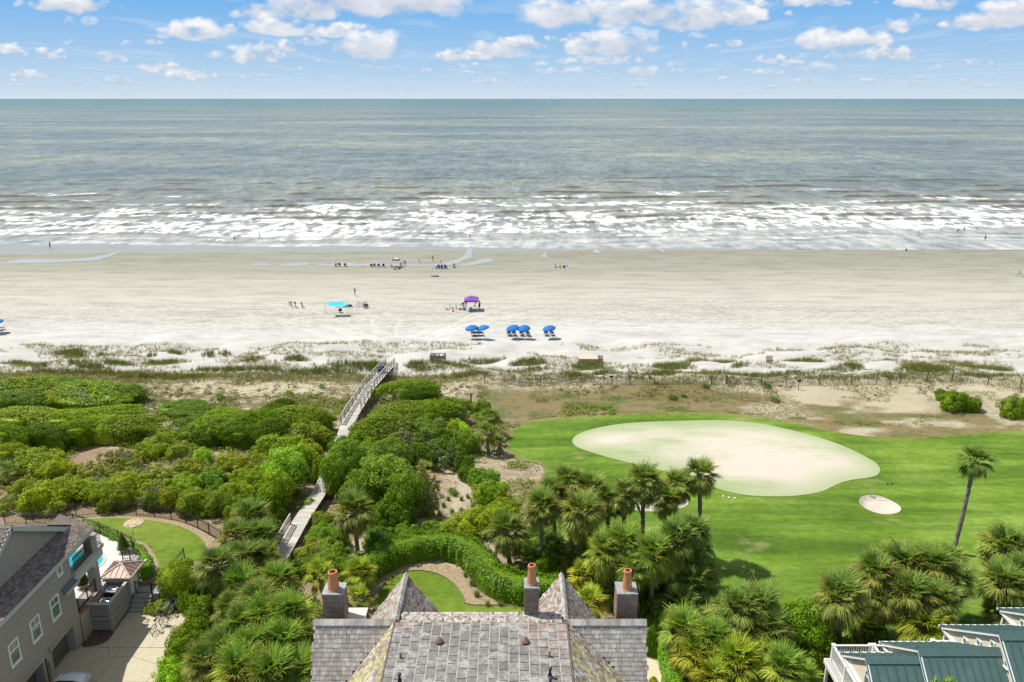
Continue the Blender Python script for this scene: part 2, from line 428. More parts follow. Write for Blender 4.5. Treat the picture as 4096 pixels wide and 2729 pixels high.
#@@SKY
# ------------------------------------------------------------------ clouds: a far shell in the part of the sky that has them
def build_clouds():
    az = np.radians(np.linspace(-46, 46, 1380))
    el = np.radians(np.concatenate([np.linspace(0.03, 7.2, 200), np.linspace(7.3, 13, 36)]))
    A, E = np.meshgrid(az, el)
    D = 24000.0
    X = D * np.sin(A); Y = D * np.cos(A); Z = CAMZ + D * np.tan(E)
    zc = Y * math.cos(PITCH) - (Z - CAMZ) * math.sin(PITCH)
    px = PCX + FPX * X / zc
    py = PCY + FPX * (-(Z - CAMZ) * math.cos(PITCH) - Y * math.sin(PITCH)) / zc
    dens = np.zeros_like(px); shade = np.ones_like(px)
    # x centre, y base, half width, height (photo pixels of the sight line)
    C = [(300, 50, 125, 75), (190, 40, 110, 60), (277, 92, 32, 36), (358, 98, 38, 38), (800, 152, 128, 66), (925, 120, 35, 26), (1190, 75, 210, 90), (1450, 50, 330, 130), (1650, 60, 180, 120),
         (1100, 140, 130, 70), (1300, 150, 160, 52), (1470, 232, 155, 90), (1250, 178, 70, 30), (1010, 243, 120, 58), (1100, 207, 88, 46), (855, 235, 34, 30), (505, 182, 28, 20), (610, 183, 42, 32), (272, 180, 30, 26),
         (40, 213, 55, 42), (175, 232, 72, 44), (255, 236, 30, 16), (435, 246, 58, 40), (640, 288, 90, 46), (745, 318, 85, 40), (830, 315, 45, 30), (785, 333, 35, 14), (110, 309, 78, 34), (55, 328, 28, 16),
         (300, 344, 48, 20), (470, 336, 60, 32), (555, 340, 30, 12), (450, 357, 34, 12), (650, 352, 42, 12), (955, 317, 30, 20), (1200, 279, 22, 14), (1470, 285, 48, 24), (1280, 256, 30, 22), (430, 374, 25, 10), (345, 320, 25, 12),
         (1830, 242, 80, 46), (1960, 232, 110, 70), (2090, 204, 90, 56), (2050, 185, 60, 40), (2200, 162, 30, 22), (1890, 274, 60, 24), (1880, 302, 46, 22), (1950, 335, 60, 18), (1710, 287, 30, 18), (1060, 305, 30, 9),
         (2240, 105, 130, 105), (2430, 95, 210, 90), (2560, 85, 120, 95), (2720, 112, 130, 108), (2880, 110, 165, 110), (2990, 85, 90, 60), (3230, 24, 220, 40), (3155, 68, 22, 32), (2370, 215, 130, 66), (2480, 222, 145, 98), (2330, 165, 60, 40),
         (2420, 255, 160, 30), (2250, 296, 90, 24), (2330, 290, 70, 26), (2165, 264, 35, 20), (2785, 152, 38, 28), (2740, 200, 24, 36), (2850, 192, 36, 18), (2935, 184, 44, 44), (2580, 300, 70, 36), (2700, 268, 50, 30), (2720, 287, 42, 16), (2565, 350, 48, 20),
         (2560, 322, 45, 10), (3100, 252, 90, 32), (3060, 296, 80, 22), (3260, 286, 90, 36), (3180, 266, 60, 22), (3320, 196, 130, 80), (3440, 194, 120, 60), (3380, 235, 80, 34), (3560, 236, 120, 48), (3590, 130, 62, 56), (3660, 80, 30, 34),
         (3720, 40, 120, 58), (3640, 30, 80, 50), (3860, 118, 100, 55), (3960, 118, 110, 70), (4050, 105, 110, 100), (4150, 80, 120, 90), (3750, 280, 36, 22), (3880, 262, 42, 26), (3970, 262, 34, 18), (3210, 230, 30, 22), (3080, 355, 42, 20),
         (3230, 326, 56, 12), (3270, 342, 36, 12), (3480, 330, 46, 22), (3545, 328, 28, 14), (3640, 340, 52, 16), (3690, 318, 50, 20), (3850, 336, 30, 30), (3940, 350, 56, 12), (3980, 316, 20, 14), (2210, 390, 18, 14), (2260, 391, 14, 8),
         (2470, 384, 26, 8), (2570, 382, 22, 10), (2890, 318, 40, 14), (2850, 334, 24, 10), (4080, 360, 30, 12), (1900, 230, 40, 28), (70, 345, 60, 10), (520, 382, 34, 8), (3350, 390, 24, 10), (3000, 372, 70, 9), (3800, 374, 80, 9), (1380, 358, 50, 8), (1600, 374, 60, 8), (900, 372, 50, 7), (2100, 352, 60, 9)]
    wx = (fbm(px / 90, py / 45, 4, 21) - 0.5); wy = (fbm(px / 90, py / 45, 4, 27) - 0.5)
    for i, (cx, cy, w, h) in enumerate(C):
        k_ = 1.22 if w > 100 else (1.1 if w > 50 else .95); w *= k_; h *= k_
        s = max(12.0, h)
        x0 = (np.abs(px - cx) < w * 1.7) & (np.abs(py - (cy - h / 2)) < h * 1.6)
        if not x0.any(): continue
        X_ = px[x0]; Y_ = py[x0]
        nz = fbm(X_ / (s * 0.8) + i * 3.1, Y_ / (s * 0.5) + i, 6, 31)
        bl = np.abs(fbm(X_ / (s * 0.45) + i, Y_ / (s * 0.35), 3, 44) - 0.5) * 2
        u = (X_ - cx + wx[x0] * w * 0.45) / w
        v = (cy - Y_ + wy[x0] * h * 0.25) / h           # 0 base .. 1 top
        d = 1 - np.abs(u) ** 2.0 - np.where(v > 0.25, ((v - 0.25) / 0.75) ** 2, ((0.25 - v) / 0.33) ** 2)
        d = d + (nz - 0.5) * 2.3 - bl * 0.35 + 0.12
        soft = 1.15 if h < 30 else 1.0
        a = sst(0.0, soft, d)
        amax = 0.97 if h > 40 else (0.42 + 0.35 * ((i * 37) % 10) / 10)
        if cy > 330: amax *= 0.6
        a = a * amax
        lit = np.clip(0.30 + 0.72 * v + (nz - 0.5) * 1.6 - bl * 0.35 - 0.12 * sst(0.3, 1.4, d) * (v < 0.6), 0, 1)
        cur = dens[x0]; new = 1 - (1 - cur) * (1 - a)
        sh = shade[x0]; sh = np.where(cur + a > 1e-4, (sh * cur * (1 - a) + lit * a) / np.maximum(cur * (1 - a) + a, 1e-4), sh)
        dens[x0] = new; shade[x0] = sh
    # thin veil of small scattered cumulus and the upper rows outside the frame
    pX = X / (Z - CAMZ + 60); pY = Y / (Z - CAMZ + 60)
    v2 = fbm(pX * 1.6, pY * 0.5, 5, 60)
    up = sst(0.56, 0.72, v2) * (sst(np.radians(0.4), np.radians(1.5), E)) * 0.14 + sst(0.50, 0.66, v2) * sst(np.radians(6.6), np.radians(7.5), E) * 0.75
    dens = 1 - (1 - dens) * (1 - up)
    veil = 0.28 * np.exp(-np.degrees(E) / 1.1)  # haze towards the horizon, painted into the cloud cover
    dens = 1 - (1 - dens) * (1 - veil * (.7 + .6 * fbm(px / 260, py / 22, 4, 71)))
    fade = (1 - sst(np.radians(10), np.radians(12.8), E)) * (1 - sst(np.radians(42), np.radians(46), np.abs(A)))
    m, n, l, out = newmat("cloud")
    e = n.new("ShaderNodeEmission"); tr = n.new("ShaderNodeBsdfTransparent"); ms = n.new("ShaderNodeMixShader")
    r = ramp(n, [(0.05, (0.50, 0.56, 0.66)), (0.45, (0.63, 0.67, 0.745)), (0.95, (0.84, 0.85, 0.87))]); l.new(attr(n, 'shade'), r.inputs[0]); l.new(r.outputs[0], e.inputs[0])
    e.inputs[1].default_value = 0.96
    l.new(attr(n, 'cloud_cover'), ms.inputs[0]); l.new(tr.outputs[0], ms.inputs[1]); l.new(e.outputs[0], ms.inputs[2]); l.new(ms.outputs[0], out.inputs[0])
    me = np_mesh("clouds", np.stack([X, Y, Z], -1).reshape(-1, 3), grid_faces(*X.shape), m, {'cloud_cover': dens * fade, 'shade': shade})
    o = obj("sky_clouds", me); tag(o, kind='structure')
build_clouds()

#@@SEA
# ------------------------------------------------------------------ sea
def build_sea():
    rows = [207.0]
    while rows[-1] < 420: rows.append(rows[-1] + 0.62)
    while rows[-1] < 90000: rows.append(rows[-1] * 1.012 if rows[-1] < 1500 else rows[-1] * 1.05)
    rows = np.array(rows)
    u = np.linspace(-1, 1, 760)
    Y = np.repeat(rows[:, None], len(u), 1); X = u[None, :] * (0.78 * Y)
    wob = 10 * (fbm(X / 60, Y / 60, 3, 3) - 0.5) + 5 * (fbm(X / 17, Y / 20, 3, 4) - 0.5) + X * -0.05
    Yw = Y + wob
    z = np.zeros_like(Y); foam = np.zeros_like(Y); face = np.zeros_like(Y)
    # breakers: (distance, amplitude, foam length)
    crests = [(219, .07, 3), (228, .13, 5), (238, .25, 9), (247, .22, 9), (257, .40, 12), (270, .42, 13), (283, .5, 13), (299, .62, 14), (318, .6, 9), (338, .55, 6), (360, .5, 4), (384, .42, 0), (405, .35, 0)]
    for k, (yc, a, fl) in enumerate(crests):
        yk = yc + 7 * (fbm(X / 38 + k * 5, Y * 0 + k, 3, k + 9) - 0.5) + 2.2 * (fbm(X / 8 + k * 2, Y * 0 + k, 2, k + 19) - 0.5)
        ak = sst(0.42, 0.64, fbm(X / 15 + k * 7.7, Y * 0 + k * 2.2, 3, 40 + k))
        if yc < 235: ak = 0.4 + 0.6 * ak
        d = Yw - yk
        a = a * 1.25
        z += a * ak * np.where(d < 0, np.exp(-(d / 1.5) ** 2), np.exp(-(d / 3.6) ** 2))
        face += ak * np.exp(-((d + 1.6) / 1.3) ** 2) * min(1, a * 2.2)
        if fl:
            br = sst(0.45, 0.58, fbm(X / 19 + k * 3.3, Y / 60 + k, 3, 70 + k)) if yc > 240 else 0.8
            if yc > 305: br = sst(0.62, 0.70, fbm(X / 22 + k * 3.3, Y / 60 + k, 3, 70 + k))
            t = np.where(d < 0, np.exp(-(d / 0.9) ** 2), np.exp(-d / fl))
            foam = np.maximum(foam, t * br * (0.9 if yc > 235 else 0.6))
            foam = foam + 0.75 * br * ak * np.exp(-((d) / 1.0) ** 2)
    lace = fbm(X / 1.9, Y / 4.2, 5, 15)
    ridg = 1 - np.abs(fbm(X / 2.8 + 0.6 * lace, Y / 6.0, 4, 18) - 0.5) * 9
    zone = sst(230, 240, Yw)
    cov = np.interp(Yw, [230, 238, 252, 272, 295, 320, 350, 385], [.25, .85, .82, .55, .42, .22, .10, 0])
    patch = sst(0.66 - 0.42 * cov, 0.86 - 0.42 * cov, fbm(X / 22, Y / 9, 4, 23))
    net = np.clip(ridg, 0, 1) * 0.55 + sst(0.45, 0.62, lace) * 0.75
    f = zone * patch * sst(0, .12, cov) * (0.15 + 0.9 * np.clip(net, 0, 1)) + foam * (0.12 + 0.85 * np.clip(net, 0, 1.0)) * (0.35 + 0.65 * sst(.4, .6, fbm(X / 9, Y / 7, 3, 29)))
    f += 0.16 * zone * (1 - sst(262, 310, Yw)) * (0.4 + sst(.42, .6, lace))
    f = f * (1 - 0.75 * np.clip(face, 0, 1) * (Yw > 236))
    sw = np.exp(-((Yw - 215.5) / 1.2) ** 2) * 0.5 * sst(0.35, 0.6, fbm(X / 9, Y / 3, 3, 44)) + np.exp(-((Yw - 222) / 0.8) ** 2) * 0.5
    f = f + sw + 0.16 * sst(216, 232, Yw) * (1 - sst(300, 320, Yw)) * sst(.4, .6, lace)
    far = sst(300, 340, Y)
    cap = sst(0.86, 0.90, fbm(X / 5.0, Y / 9.0, 4, 90)) * far * (Y < 1500)
    f = np.clip(f * (0.90 - 0.12 * sst(255, 290, Yw)) + cap * 0.7, 0, 1)
    z += 0.16 * (fbm(X / 5, Y / 7, 3, 12) - 0.5) * sst(216, 240, Y)
    z *= (1 - sst(415, 520, Y) * 0.0)
    z = np.where(Y > 700, 0, z)
    shal = 1 - sst(212, 262, Yw)
    patchc = fbm(X / 240, Y / 300, 3, 55)
    m, n, l, out = newmat("sea_water")
    tc = n.new("ShaderNodeTexCoord")
    mp = n.new("ShaderNodeMapping"); mp.inputs['Scale'].default_value = (0.28, 0.13, 1); l.new(tc.outputs['Object'], mp.inputs[0])
    n1 = noise(n, l, 1.0, 9, 0.68, mp.outputs[0])
    mp2 = n.new("ShaderNodeMapping"); mp2.inputs['Scale'].default_value = (0.0022, 0.0050, 1); l.new(tc.outputs['Object'], mp2.inputs[0])
    n2 = noise(n, l, 1.0, 6, 0.62, mp2.outputs[0])
    mp3 = n.new("ShaderNodeMapping"); mp3.inputs['Scale'].default_value = (0.9, 1.5, 1); l.new(tc.outputs['Object'], mp3.inputs[0])
    n3 = noise(n, l, 1.0, 5, 0.7, mp3.outputs[0])
    sep = n.new("ShaderNodeSeparateXYZ"); l.new(tc.outputs['Object'], sep.inputs[0])
    # near: milky khaki water, mid: grey blue with khaki patches, far: teal
    deep = ramp(n, [(0.38, (0.125, 0.16, 0.158)), (0.50, (0.19, 0.218, 0.195)), (0.60, (0.275, 0.29, 0.22))]); l.new(n2.outputs[0], deep.inputs[0])
    fy = math_(n, l, 'MULTIPLY_ADD', sep.outputs[1], 1 / 5200, -0.13, True)
    c = mixc(n, l, fy, deep.outputs[0], (0.095, 0.17, 0.17))
    shore = n.new("ShaderNodeMapRange"); shore.inputs[1].default_value = 240; shore.inputs[2].default_value = 420; shore.inputs[3].default_value = 1; shore.inputs[4].default_value = 0; l.new(sep.outputs[1], shore.inputs[0])
    c = mixc(n, l, math_(n, l, 'MULTIPLY', shore.outputs[0], 0.8), c, (0.215, 0.212, 0.18))
    c = mixc(n, l, attr(n, 'shallow'), c, (0.40, 0.41, 0.39))
    rip = ramp(n, [(0.34, (0.52, 0.53, 0.55)), (0.66, (1.5, 1.48, 1.44))]); l.new(n1.outputs[0], rip.inputs[0])
    c = mixc(n, l, 0.85, c, mixc(n, l, 1.0, c, rip.outputs[0], 'MULTIPLY'))
    mp4 = n.new("ShaderNodeMapping"); mp4.inputs['Scale'].default_value = (0.055, 0.032, 1); l.new(tc.outputs['Object'], mp4.inputs[0])
    n4 = noise(n, l, 1.0, 8, 0.72, mp4.outputs[0]); r4 = ramp(n, [(0.38, (0.68, 0.70, 0.72)), (0.5, (1, 1, 1)), (0.62, (1.32, 1.30, 1.24))]); l.new(n4.outputs[0], r4.inputs[0])
    c = mixc(n, l, 1.0, c, r4.outputs[0], 'MULTIPLY')
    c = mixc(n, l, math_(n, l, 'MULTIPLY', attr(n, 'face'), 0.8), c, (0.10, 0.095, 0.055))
    mp5 = n.new("ShaderNodeMapping"); mp5.inputs['Scale'].default_value = (0.95, 0.26, 1); l.new(tc.outputs['Object'], mp5.inputs[0])
    n5 = noise(n, l, 1.0, 6, 0.72, mp5.outputs[0])
    ff = math_(n, l, 'MULTIPLY_ADD', math_(n, l, 'SUBTRACT', math_(n, l, 'MULTIPLY', attr(n, 'foam'), 1.12), n5.outputs[0]), 1.9, 0.33, True)
    ff = math_(n, l, 'MULTIPLY', ff, math_(n, l, 'MULTIPLY', attr(n, 'foam'), 2.6, clamp=True), clamp=True)
    ff = math_(n, l, 'MAXIMUM', ff, math_(n, l, 'MULTIPLY', attr(n, 'foam'), 0.62, clamp=True))
    c = mixc(n, l, ff, c, (0.80, 0.81, 0.80))
    rg = math_(n, l, 'MULTIPLY_ADD', ff, 0.55, 0.32)
    hsum = math_(n, l, 'MULTIPLY_ADD', n3.outputs[0], 0.12, math_(n, l, 'MULTIPLY_ADD', n1.outputs[0], 0.9, math_(n, l, 'MULTIPLY', n4.outputs[0], 1.6)))
    b = bsdf(n, l, out, c, rg, hsum, 0.9, 1.3, spec=0.5)
    b.inputs['IOR'].default_value = 1.33
    me = np_mesh("sea", np.stack([X, Y, z], -1).reshape(-1, 3), grid_faces(*X.shape), m, {'foam': f, 'face': np.clip(face, 0, 1), 'shallow': shal})
    structure("sea", me)
build_sea()

#@@GROUND
# ------------------------------------------------------------------ beach and dune ground
def fan(rows, ncol, ky=0.8, k0=18):
    rows = np.array(rows, float); u = np.linspace(-1, 1, ncol)
    Y = np.repeat(rows[:, None], ncol, 1); X = u[None] * (ky * np.abs(Y) + k0)
    return X, Y
def sand_mat():
    m, n, l, out = newmat("beach_sand")
    tc = n.new("ShaderNodeTexCoord"); sep = n.new("ShaderNodeSeparateXYZ"); l.new(tc.outputs['Object'], sep.inputs[0])
    def mp(s, rot=0):
        q = n.new("ShaderNodeMapping"); q.inputs['Scale'].default_value = s; q.inputs['Rotation'].default_value = (0, 0, rot); l.new(tc.outputs['Object'], q.inputs[0]); return q.outputs[0]
    nb = noise(n, l, 1, 6, 0.6, mp((0.012, 0.055, 1)))
    ns = noise(n, l, 1, 6, 0.65, mp((0.03, 0.9, 1), 0.012))
    nf = noise(n, l, 1, 6, 0.7, mp((1.1, 2.2, 1)))
    nm = noise(n, l, 1, 5, 0.6, mp((0.12, 0.4, 1), -0.05))
    yy = math_(n, l, 'ADD', sep.outputs[1], math_(n, l, 'MULTIPLY', math_(n, l, 'SUBTRACT', nb.outputs[0], 0.5), 26))
    yy = math_(n, l, 'ADD', yy, math_(n, l, 'MULTIPLY', math_(n, l, 'SUBTRACT', ns.outputs[0], 0.5), 9))
    mr = n.new("ShaderNodeMapRange"); mr.inputs[1].default_value = 115; mr.inputs[2].default_value = 215; l.new(yy, mr.inputs[0])
    r = ramp(n, [(0.0, (0.50, 0.495, 0.475)), (0.12, (0.49, 0.485, 0.455)), (0.20, (0.445, 0.425, 0.365)), (0.34, (0.435, 0.415, 0.35)), (0.47, (0.385, 0.368, 0.303)), (0.62, (0.295, 0.285, 0.226)), (0.8, (0.257, 0.252, 0.194)), (1.0, (0.24, 0.24, 0.195))])
    l.new(mr.outputs[0], r.inputs[0])
    # churned, foot-printed band
    band = n.new("ShaderNodeMapRange"); band.inputs[1].default_value = 152; band.inputs[2].default_value = 140; l.new(yy, band.inputs[0])
    band2 = n.new("ShaderNodeMapRange"); band2.inputs[1].default_value = 121; band2.inputs[2].default_value = 130; l.new(yy, band2.inputs[0])
    bb = math_(n, l, 'MULTIPLY', band.outputs[0], band2.outputs[0])
    rf = ramp(n, [(0.40, (0.58, 0.57, 0.53)), (0.52, (1.0, 1.0, 1.0)), (0.7, (1.08, 1.08, 1.08))]); l.new(nf.outputs[0], rf.inputs[0])
    c = mixc(n, l, math_(n, l, 'MULTIPLY_ADD', bb, 0.55, 0.16), r.outputs[0], mixc(n, l, 1.0, r.outputs[0], rf.outputs[0], 'MULTIPLY'))
    rs = ramp(n, [(0.36, (0.80, 0.795, 0.775)), (0.5, (1, 1, 1)), (0.66, (1.07, 1.07, 1.07))]); l.new(nm.outputs[0], rs.inputs[0])
    c = mixc(n, l, 0.8, c, mixc(n, l, 1.0, c, rs.outputs[0], 'MULTIPLY'))
    rt = ramp(n, [(0.40, (0.94, 0.935, 0.92)), (0.52, (1, 1, 1)), (0.62, (1.04, 1.04, 1.04))]); l.new(ns.outputs[0], rt.inputs[0])
    c = mixc(n, l, 0.9, c, mixc(n, l, 1.0, c, rt.outputs[0], 'MULTIPLY'))
    tk = attr(n, 'track')
    c = mixc(n, l, math_(n, l, 'MULTIPLY', tk, 0.22), c, (0.80, 0.78, 0.72))
    wet = attr(n, 'wet')
    c = mixc(n, l, math_(n, l, 'MULTIPLY', wet, 0.6), c, (0.34, 0.34, 0.31))
    rg = math_(n, l, 'MULTIPLY_ADD', wet, -0.6, 0.92)
    hs = math_(n, l, 'MULTIPLY_ADD', nf.outputs[0], bb, math_(n, l, 'MULTIPLY', ns.outputs[0], 0.3))
    hs = math_(n, l, 'MULTIPLY', hs, math_(n, l, 'SUBTRACT', 1.0, wet))
    bsdf(n, l, out, c, rg, hs, 0.55, 0.25)
    return m
def dune_mat():
    m, n, l, out = newmat("dune_ground")
    tc = n.new("ShaderNodeTexCoord")
    def mp(s):
        q = n.new("ShaderNodeMapping"); q.inputs['Scale'].default_value = s; l.new(tc.outputs['Object'], q.inputs[0]); return q.outputs[0]
    n1 = noise(n, l, 1, 7, 0.7, mp((0.9, 1.3, 1))); n2 = noise(n, l, 1, 6, 0.65, mp((0.22, 0.3, 1))); n3 = noise(n, l, 1, 4, 0.7, mp((3.5, 4.5, 3)))
    sand = mixc(n, l, attr(n, 'white'), (0.44, 0.385, 0.275), (0.50, 0.49, 0.46))
    sr = ramp(n, [(0.3, (0.86, 0.85, 0.82)), (0.7, (1.08, 1.08, 1.08))]); l.new(n2.outputs[0], sr.inputs[0])
    sand = mixc(n, l, 1.0, sand, sr.outputs[0], 'MULTIPLY')
    vr = ramp(n, [(0.3, (0.125, 0.125, 0.05)), (0.5, (0.175, 0.15, 0.075)), (0.7, (0.11, 0.13, 0.035))]); l.new(n3.outputs[0], vr.inputs[0])
    br = ramp(n, [(0.36, (0.13, 0.11, 0.042)), (0.47, (0.225, 0.165, 0.08)), (0.53, (0.13, 0.135, 0.04)), (0.62, (0.085, 0.12, 0.026))]); l.new(math_(n, l, 'MULTIPLY_ADD', n1.outputs[0], .5, math_(n, l, 'MULTIPLY', n2.outputs[0], .5)), br.inputs[0])
    lr = ramp(n, [(0.3, (0.17, 0.12, 0.07)), (0.55, (0.27, 0.195, 0.12)), (0.75, (0.36, 0.29, 0.19))]); l.new(n3.outputs[0], lr.inputs[0])
    thr = math_(n, l, 'ADD', math_(n, l, 'MULTIPLY', n1.outputs[0], 0.62), math_(n, l, 'MULTIPLY', n3.outputs[0], 0.38))
    def cover(a, sharp=9):
        # coverage a in 0..1 against the mottling noise
        return math_(n, l, 'MULTIPLY_ADD', math_(n, l, 'SUBTRACT', math_(n, l, 'MULTIPLY_ADD', a, 0.62, 0.19), thr), sharp, 0.5, True)
    c = mixc(n, l, cover(attr(n, 'veg'), 14), sand, vr.outputs[0])
    c = mixc(n, l, cover(attr(n, 'bank'), 3.2), c, br.outputs[0])
    c = mixc(n, l, cover(attr(n, 'litter'), 6), c, lr.outputs[0])
    bsdf(n, l, out, c, 0.95, thr, 0.8, 0.25)
    return m
M_sand = sand_mat(); M_dune = dune_mat()

def segd(X, Y, pts):
    d = np.full(np.shape(X), 1e9)
    for (x1, y1), (x2, y2) in zip(pts[:-1], pts[1:]):
        dx, dy = x2 - x1, y2 - y1
        t = np.clip(((X - x1) * dx + (Y - y1) * dy) / (dx * dx + dy * dy), 0, 1)
        d = np.minimum(d, np.hypot(X - x1 - t * dx, Y - y1 - t * dy))
    return d
def build_ground():
    # beach
    X, Y = fan(np.arange(117.5, 232, 0.5), 640, 0.8, 30)
    h = hgt(X, Y)
    tr = np.zeros_like(X)
    rr = random.Random(4)
    e0 = at(1560, 1445, Z=2)
    for k in range(26):
        a = rr.uniform(-1.1, 0.75); L = rr.uniform(18, 45); off = rr.uniform(-3, 3)
        p = [(e0.x + off, e0.y + 1)]
        for j in range(1, 6):
            aa = a * (j / 5) ** 0.7 + rr.uniform(-.06, .06)
            p.append((e0.x + off + math.sin(aa) * L * j / 5, e0.y + 1 + math.cos(aa) * L * j / 5))
        tr = np.maximum(tr, np.exp(-(segd(X, Y, p) / 0.28) ** 2))
    for k in range(9):
        y0 = rr.uniform(122, 176); p = [(x, y0 + 1.6 * math.sin(x / 45 + k)) for x in range(-170, 180, 25)]
        d = segd(X, Y, p); tr = np.maximum(tr, 0.6 * np.exp(-((d - 0.8) / 0.3) ** 2))
    wet = sst(203.5, 207, Y + 5 * (fbm(X / 24, Y / 9, 3, 61) - 0.5) - X * 0.045)
    wet = np.maximum(wet, 0.25 * sst(0.52, 0.66, fbm(X / 14, Y / 5, 3, 66)) * sst(176, 190, Y))
    me = np_mesh("beach", np.stack([X, Y, h - 0.02 * tr], -1).reshape(-1, 3), grid_faces(*X.shape), M_sand, {'track': tr, 'wet': wet})
    structure("beach", me)
    # land
    X, Y = fan(np.concatenate([np.arange(-80, 20, 6), np.arange(20, 119.5, 0.42)]), 560, 0.78, 16)
    h = hgt(X, Y)
    ins = np.zeros(X.shape, bool)
    for P, dz in ((GOLF, .10),): ins |= pip(X, Y, P)
    h = h - 0.12 * ins
    for P in (BUNKER1, BUNKER2): h = h - 0.9 * pip(X, Y, P)
    for P in (LAWN_C, LAWN_L, DRIVE, MULCH_C): h = h - 0.05 * pip(X, Y, P)
    k = sst(-10, 0, X)
    nz = fbm(X / 9, Y / 7, 4, 71); n2 = fbm(X / 22, Y / 9, 3, 75)
    white = sst(95.5, 99.5, Y + k * 1.5 + 5 * (nz - 0.5))
    crest = np.exp(-((Y - 96.5 - 4 * (n2 - .5)) / 2.6) ** 2)
    veg = (1 - k) * (0.50 * sst(78, 84, Y) * (1 - sst(97, 100, Y)) + 0.30 * crest) + k * (0.16 * crest + 0.32 * sst(88, 92, Y) * (1 - sst(100, 104, Y)))
    veg = veg + 0.30 * sst(0.50, 0.70, nz) * sst(97, 100, Y) * (1 - sst(111, 115, Y))
    veg = np.clip(veg + (nz - 0.5) * 0.5 * (veg > 0.05), 0, 1)
    bank = k * sst(74, 78, Y) * (1 - sst(90.2, 94.5, Y + 4.5 * (n2 - 0.5) + 3.0 * sst(22, 34, X) - 2.2 * sst(8, 16, X) * (1 - sst(20, 26, X)))) * np.clip(1.15 - .75 * sst(.45, .65, fbm(X / 11, Y / 4.0, 4, 79)) * sst(20, 32, X) - .3 * sst(.5, .62, fbm(X / 6, Y / 2.5, 3, 78)), 0, .98)
    litter = (1 - k) * (1 - sst(74, 84, Y)) * sst(51, 56, Y) * 0.75 * (1 - 0.7 * sst(0.5, 0.62, nz)) + (1 - sst(50, 56, Y)) * 0.9
    litter = np.maximum(litter, k * (1 - sst(2, 6, X)) * (1 - sst(84, 87, Y)) * 0.55)
    me = np_mesh("dune_ground", np.stack([X, Y, h], -1).reshape(-1, 3), grid_faces(*X.shape), M_dune, {'white': white, 'veg': veg, 'bank': bank, 'litter': litter})
    structure("dune_ground", me)
build_ground()

def sheet(name, poly, mat, off=0.03, step=0.6, zfun=None, edge_attr=True, holes=()):
    """a draped ground sheet with its own crisp edge"""
    P = np.array(poly); lo = P.min(0); hi = P.max(0)
    gx, gy = np.meshgrid(np.arange(lo[0], hi[0], step), np.arange(lo[1], hi[1], step))
    gx = gx.ravel() + nrng.uniform(-.1, .1, gx.size) * step; gy = gy.ravel() + nrng.uniform(-.1, .1, gy.size) * step
    clos = list(poly) + [poly[0]]
    d = segd(gx, gy, clos); ok = pip(gx, gy, poly) & (d > step * 0.4)
    allp = list(poly)
    for hpoly in holes: 
        ok &= ~pip(gx, gy, hpoly) & (segd(gx, gy, list(hpoly) + [hpoly[0]]) > step * 0.4)
    ids = [list(range(len(poly)))]
    edges = [(i, (i + 1) % len(poly)) for i in range(len(poly))]
    for hpoly in holes:
        b0 = len(allp); allp += list(hpoly); edges += [(b0 + i, b0 + (i + 1) % len(hpoly)) for i in range(len(hpoly))]
    pts = [Vector(p) for p in allp] + [Vector((x, y)) for x, y in zip(gx[ok], gy[ok])]
    vo, eo, fo, _, _, _ = delaunay_2d_cdt(pts, edges, [], 0, 1e-4)
    V = np.array([(v.x, v.y) for v in vo]); F = np.array([f for f in fo if len(f) == 3])
    cen = V[F].mean(1); keep = pip(cen[:, 0], cen[:, 1], poly)
    for hpoly in holes: keep &= ~pip(cen[:, 0], cen[:, 1], hpoly)
    F = F[keep]
    # up-facing
    a = V[F[:, 1]] - V[F[:, 0]]; b = V[F[:, 2]] - V[F[:, 0]]; s = a[:, 0] * b[:, 1] - a[:, 1] * b[:, 0]
    F[s < 0] = F[s < 0][:, ::-1]
    z = (zfun(V[:, 0], V[:, 1]) if zfun else hgt(V[:, 0], V[:, 1])) + off
    dd = segd(V[:, 0], V[:, 1], clos)
    return np_mesh(name, np.column_stack([V, z]), F, mat, {'edge': dd})
